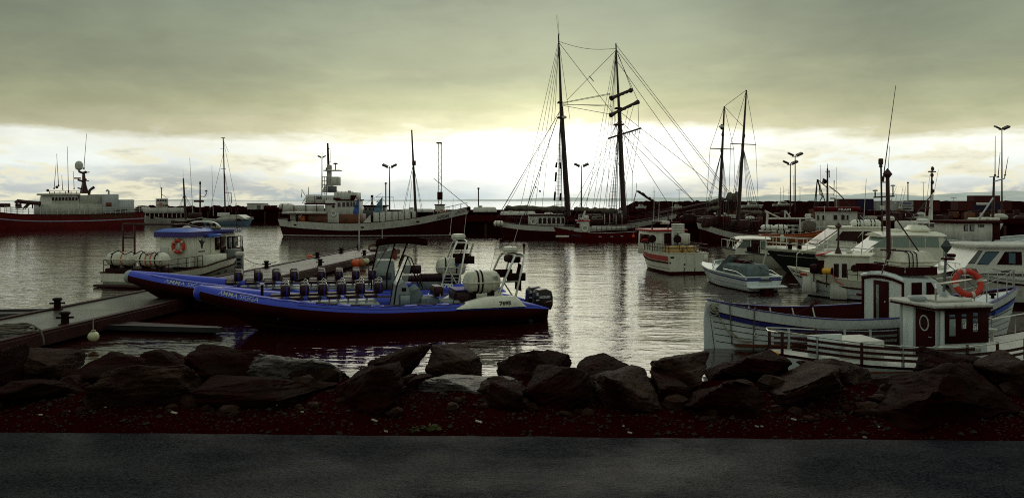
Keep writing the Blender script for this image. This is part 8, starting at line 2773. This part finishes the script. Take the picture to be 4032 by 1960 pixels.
# ---- nearest boat with the dark red cabin
fr9 = Frame(3040, 21.4, 4330, 23.6, 'slatted_boat', 'nearest white boat with slatted dark rails and a dark red cabin', 'boat')
def slatted(fr):
    root, L = fr.root, fr.L
    h = Hull(L, 2.9, [(0, .46), (.2, .22), (.45, .10), (.7, .30), (1, 1.0)], keel=-.6, tw=.25, tm=.45, pw=2.4, ps=2.4, rake=.6, q0=.35, q1=.6)
    h.band(0, ('z', .02), 'hull_bottom', ORANGE, root)
    h.band(('z', .02), ('s', .08), 'hull', COOLWHITE, root)
    h.band(('s', .08), 1.0, 'sheer_strake', MAROON, root, nv=1)
    h.deck(.02, 'deck', GREYWHITE, root)
    # rail: posts, slats and a top tube
    def rp(t, z, side, off=0.0):
        p = h.P(t, 1, side, -.07 + off)
        return V(p.x, p.y, p.z + z)
    for side in (-1, 1):
        for t0, t1, zz in ((.03, .70, .12), (.03, .70, .27), (.03, .48, .42)):
            mb = MB()
            rings = []
            for i in range(25):
                t = lerp(t0, t1, i / 24)
                a = rp(t, zz, side)
                rings.append([a + V(0, -.012, 0), a + V(0, .012, 0), a + V(0, .012, .075), a + V(0, -.012, .075)])
            mb.loft(rings).build('rail_slat', DARKWOOD, root)
        mb = MB().tube([rp(lerp(.0, .74, i / 30), .56 + .03 * math.cos(i * .2), side) for i in range(31)], .018, 6)
        mb.build('top_rail', STEEL, root)
        for k, t in enumerate((.01, .085, .185, .285, .37, .46, .55, .64, .72)):
            a = rp(t, -.02, side, -.02)
            m_ = (GREY if k in (1, 3, 4) else DARKWOOD)
            MB().box(a.x - .035, a.x + .035, a.y - .03, a.y + .03, a.z, a.z + .60, .008).build('rail_post', m_, root)
    st = MB().tube([rp(.0, .56, -1), rp(-.0, .56, -1) * .5 + rp(0, .56, 1) * .5 + V(-.12, 0, 0), rp(.0, .56, 1)], .02, 6)
    st.build('stern_rail', STEEL, root)
    # white hatch box leaning at the rail, low cabin trunk
    a, b = fr.p(3180, 1318, -.4), fr.p(3312, 1382, -.4)
    MB().box(a.x, b.x, -.45, -.38, b.z - .1, a.z, .015).build('hatch_cover', COOLWHITE, root)
    a, b = fr.p(3320, 1346, -.5), fr.p(3480, 1400, -.5)
    MB().box(a.x, b.x, -.55, .5, .2, a.z, .03).build('low_trunk', GREYWHITE, root)
    # cabin
    w = .80
    xa, xc, xf = fr.u(3570, w * .2), fr.u(3704, -w), fr.u(3888, -w)
    z0 = .05
    zt = fr.z(1212, xc, -w)
    zt2 = zt
    cab = MB().box(xc, xf, -w, w, z0, zt, .02).build('cabin', COOLWHITE, root)
    hh = zt - z0
    # dark red upper cladding on the near side, with small panes
    cl = MB().box(xc + .12, xf + .02, -w - .035, -w - .003, z0 + hh * .36, zt - .02, .01).build('side_cladding', MAROON, cab)
    W_ = xf - xc
    for f0, f1, q0, q1, mt in ((.16, .29, .50, .80, GLASSPALE), (.42, .52, .62, .80, GLASSPALE), (.66, .76, .56, .66, GLASSPALE), (.66, .76, .70, .80, GLASSBLUE), (.16, .28, .83, .88, GLASSBLUE), (.42, .52, .83, .88, GLASSBLUE), (.66, .76, .83, .90, GLASSBLUE)):
        MB().box(xc + W_ * f0, xc + W_ * f1, -w - .048, -w - .036, z0 + hh * q0, z0 + hh * q1, .006).build('pane', mt, cl)
    letter('d', .22, LETTERWHITE, cl, (xc + W_ * .44, -w - .05, z0 + hh * .63), (1, 0, 0), (0, 0, 1), bold=.004)
    letter('SI', .24, LETTERWHITE, cl, (xc + W_ * .66, -w - .05, z0 + hh * .60), (1, 0, 0), (0, 0, 1), bold=.004)
    # aft face: pale panel, dark red door with oval window
    MB().box(xc - .03, xc - .003, .20, w - .02, z0, zt - .1, .01).build('aft_panel', COOLWHITE, cab)
    d_ = MB().box(xc - .035, xc - .002, -.60, .16, z0, zt - .12, .01).build('door', MAROON, cab)
    ring = MB()
    zc = z0 + hh * .68
    ring.tube([(xc - .045, -.22 + .17 * math.cos(t), zc + .21 * math.sin(t)) for t in (2 * PI * k / 28 for k in range(28))], .02, 6, closed=True)
    ring.build('oval_window_rim', GREYWHITE, d_)
    MB().loft([[V(x_, -.22 + .16 * math.cos(t), zc + .20 * math.sin(t)) for t in (2 * PI * k / 24 for k in range(24))] for x_ in (xc - .044, xc - .036)]).build('oval_window_pane', GLASSDARK, d_)
    MB().tube([(xc - .05, -.52, z0 + hh * .45), (xc - .08, -.52, z0 + hh * .45), (xc - .08, -.42, z0 + hh * .45)], .012, 5).build('door_handle', GALV, d_)
    for y_ in (-w + .06, w - .06, .18):
        MB().box(xc - .05, xc - .036, y_ - .05, y_ + .05, z0, zt - .05, .008).build('corner_board', GREY, cab)
    # roof
    rf = MB().box(xc - .30, xf + .10, -w - .16, w + .16, zt + .004, zt + .09, .02).build('roof', GREYWHITE, root)
    MB().box(xc - .27, xf + .07, -w - .13, w + .13, zt - .06, zt + .003, .01).build('roof_fascia', MAROON, root)
    MB().box(xc + .2, xf - .1, -.4, .8, zt + .092, zt + .16, .03).build('roof_hatch', GREYWHITE, root)
    MB().box(xc - .22, xc + .10, -.2, .25, zt + .10, zt + .24, .05).build('roof_lamp', GREY, root)
    bar = MB().tube([(xc + .05, -.55, zt + .09), (xc + .05, -.55, zt + .52), (xc + .12, -.45, zt + .62), (xf + .5, .3, zt + .66), (xf + 1.0, .3, zt + .6)], .026, 6)
    bar.build('roof_rail', STEEL, root)
    # pole with reflector
    mx = fr.u(3745, 0)
    spar(root, (mx, .3, zt + .09), (fr.u(3728, .3), .3, fr.z(948, mx)), .04, .03, 'mast', DKGREY)
    radar_reflector(root, (fr.u(3727, .3), .3, fr.z(972, mx)), .21, material('slate_reflector', (.035, .045, .045), .5))
    MB().lathe([(.16, 0), (.04, .22)], 10, (mx, .3, zt + .09)).build('mast_foot', GREY, root)
    MB().box(fr.u(3712, .3), fr.u(3752, .3), .2, .4, fr.z(1027, mx), fr.z(1018, mx), .02).build('mast_crossbar', MAROON, root)
    MB().box(fr.u(3733, .3), fr.u(3757, .3), .2, .4, fr.z(1016, mx), fr.z(1002, mx), .03).build('mast_lamp', MAROON, root)
    line_set(root, [((mx, .3, fr.z(1030, mx)), (fr.u(3840, .3), .1, zt + .3))], 'mast_stay', .014, DKGREY)
    # foredeck gear and bow
    h.rail(.74, .985, 4, (.55,), 'bow_rail', STEEL, root, .018, .08)
    MB().lathe([(.05, 0), (.05, .25), (.14, .30), (.14, .36)], 10, (fr.u(3905, -.4), -.4, .55)).build('bitt', GREYWHITE, root)
    MB().box(fr.u(3700, -1.1), fr.u(3850, -1.1), -1.25, -1.02, .45, .62, .03).build('side_locker', GREYWHITE, root)
    MB().sphere((-.15, -.3, .42), .12, 10, 8, (1.6, 1, .9)).build('stern_light', YELLOW, root)
    bu = at(3811, 1114, 23.0)
    R = Matrix.Rotation(.55, 3, 'Y') @ Matrix.Rotation(-.25, 3, 'Z') @ Matrix.Rotation(PI / 2 - .25, 3, 'X')
    lifebuoy(bu, R, .36, .088, 'big tilted orange lifebuoy on the roof of the nearest boat', n=36)
    ln = MB()
    q = fr.root.matrix_basis.inverted() @ bu
    for k in range(3):
        ln.tube([q + V(.30, 0, .05), q + V(.36, .0, -.12 - .03 * k), q + V(.30 - .05 * k, .02, -.30), q + V(.22, .02, -.36)], .012, 5)
    ln.build('tangled_line', ROPE, root)
slatted(fr9)
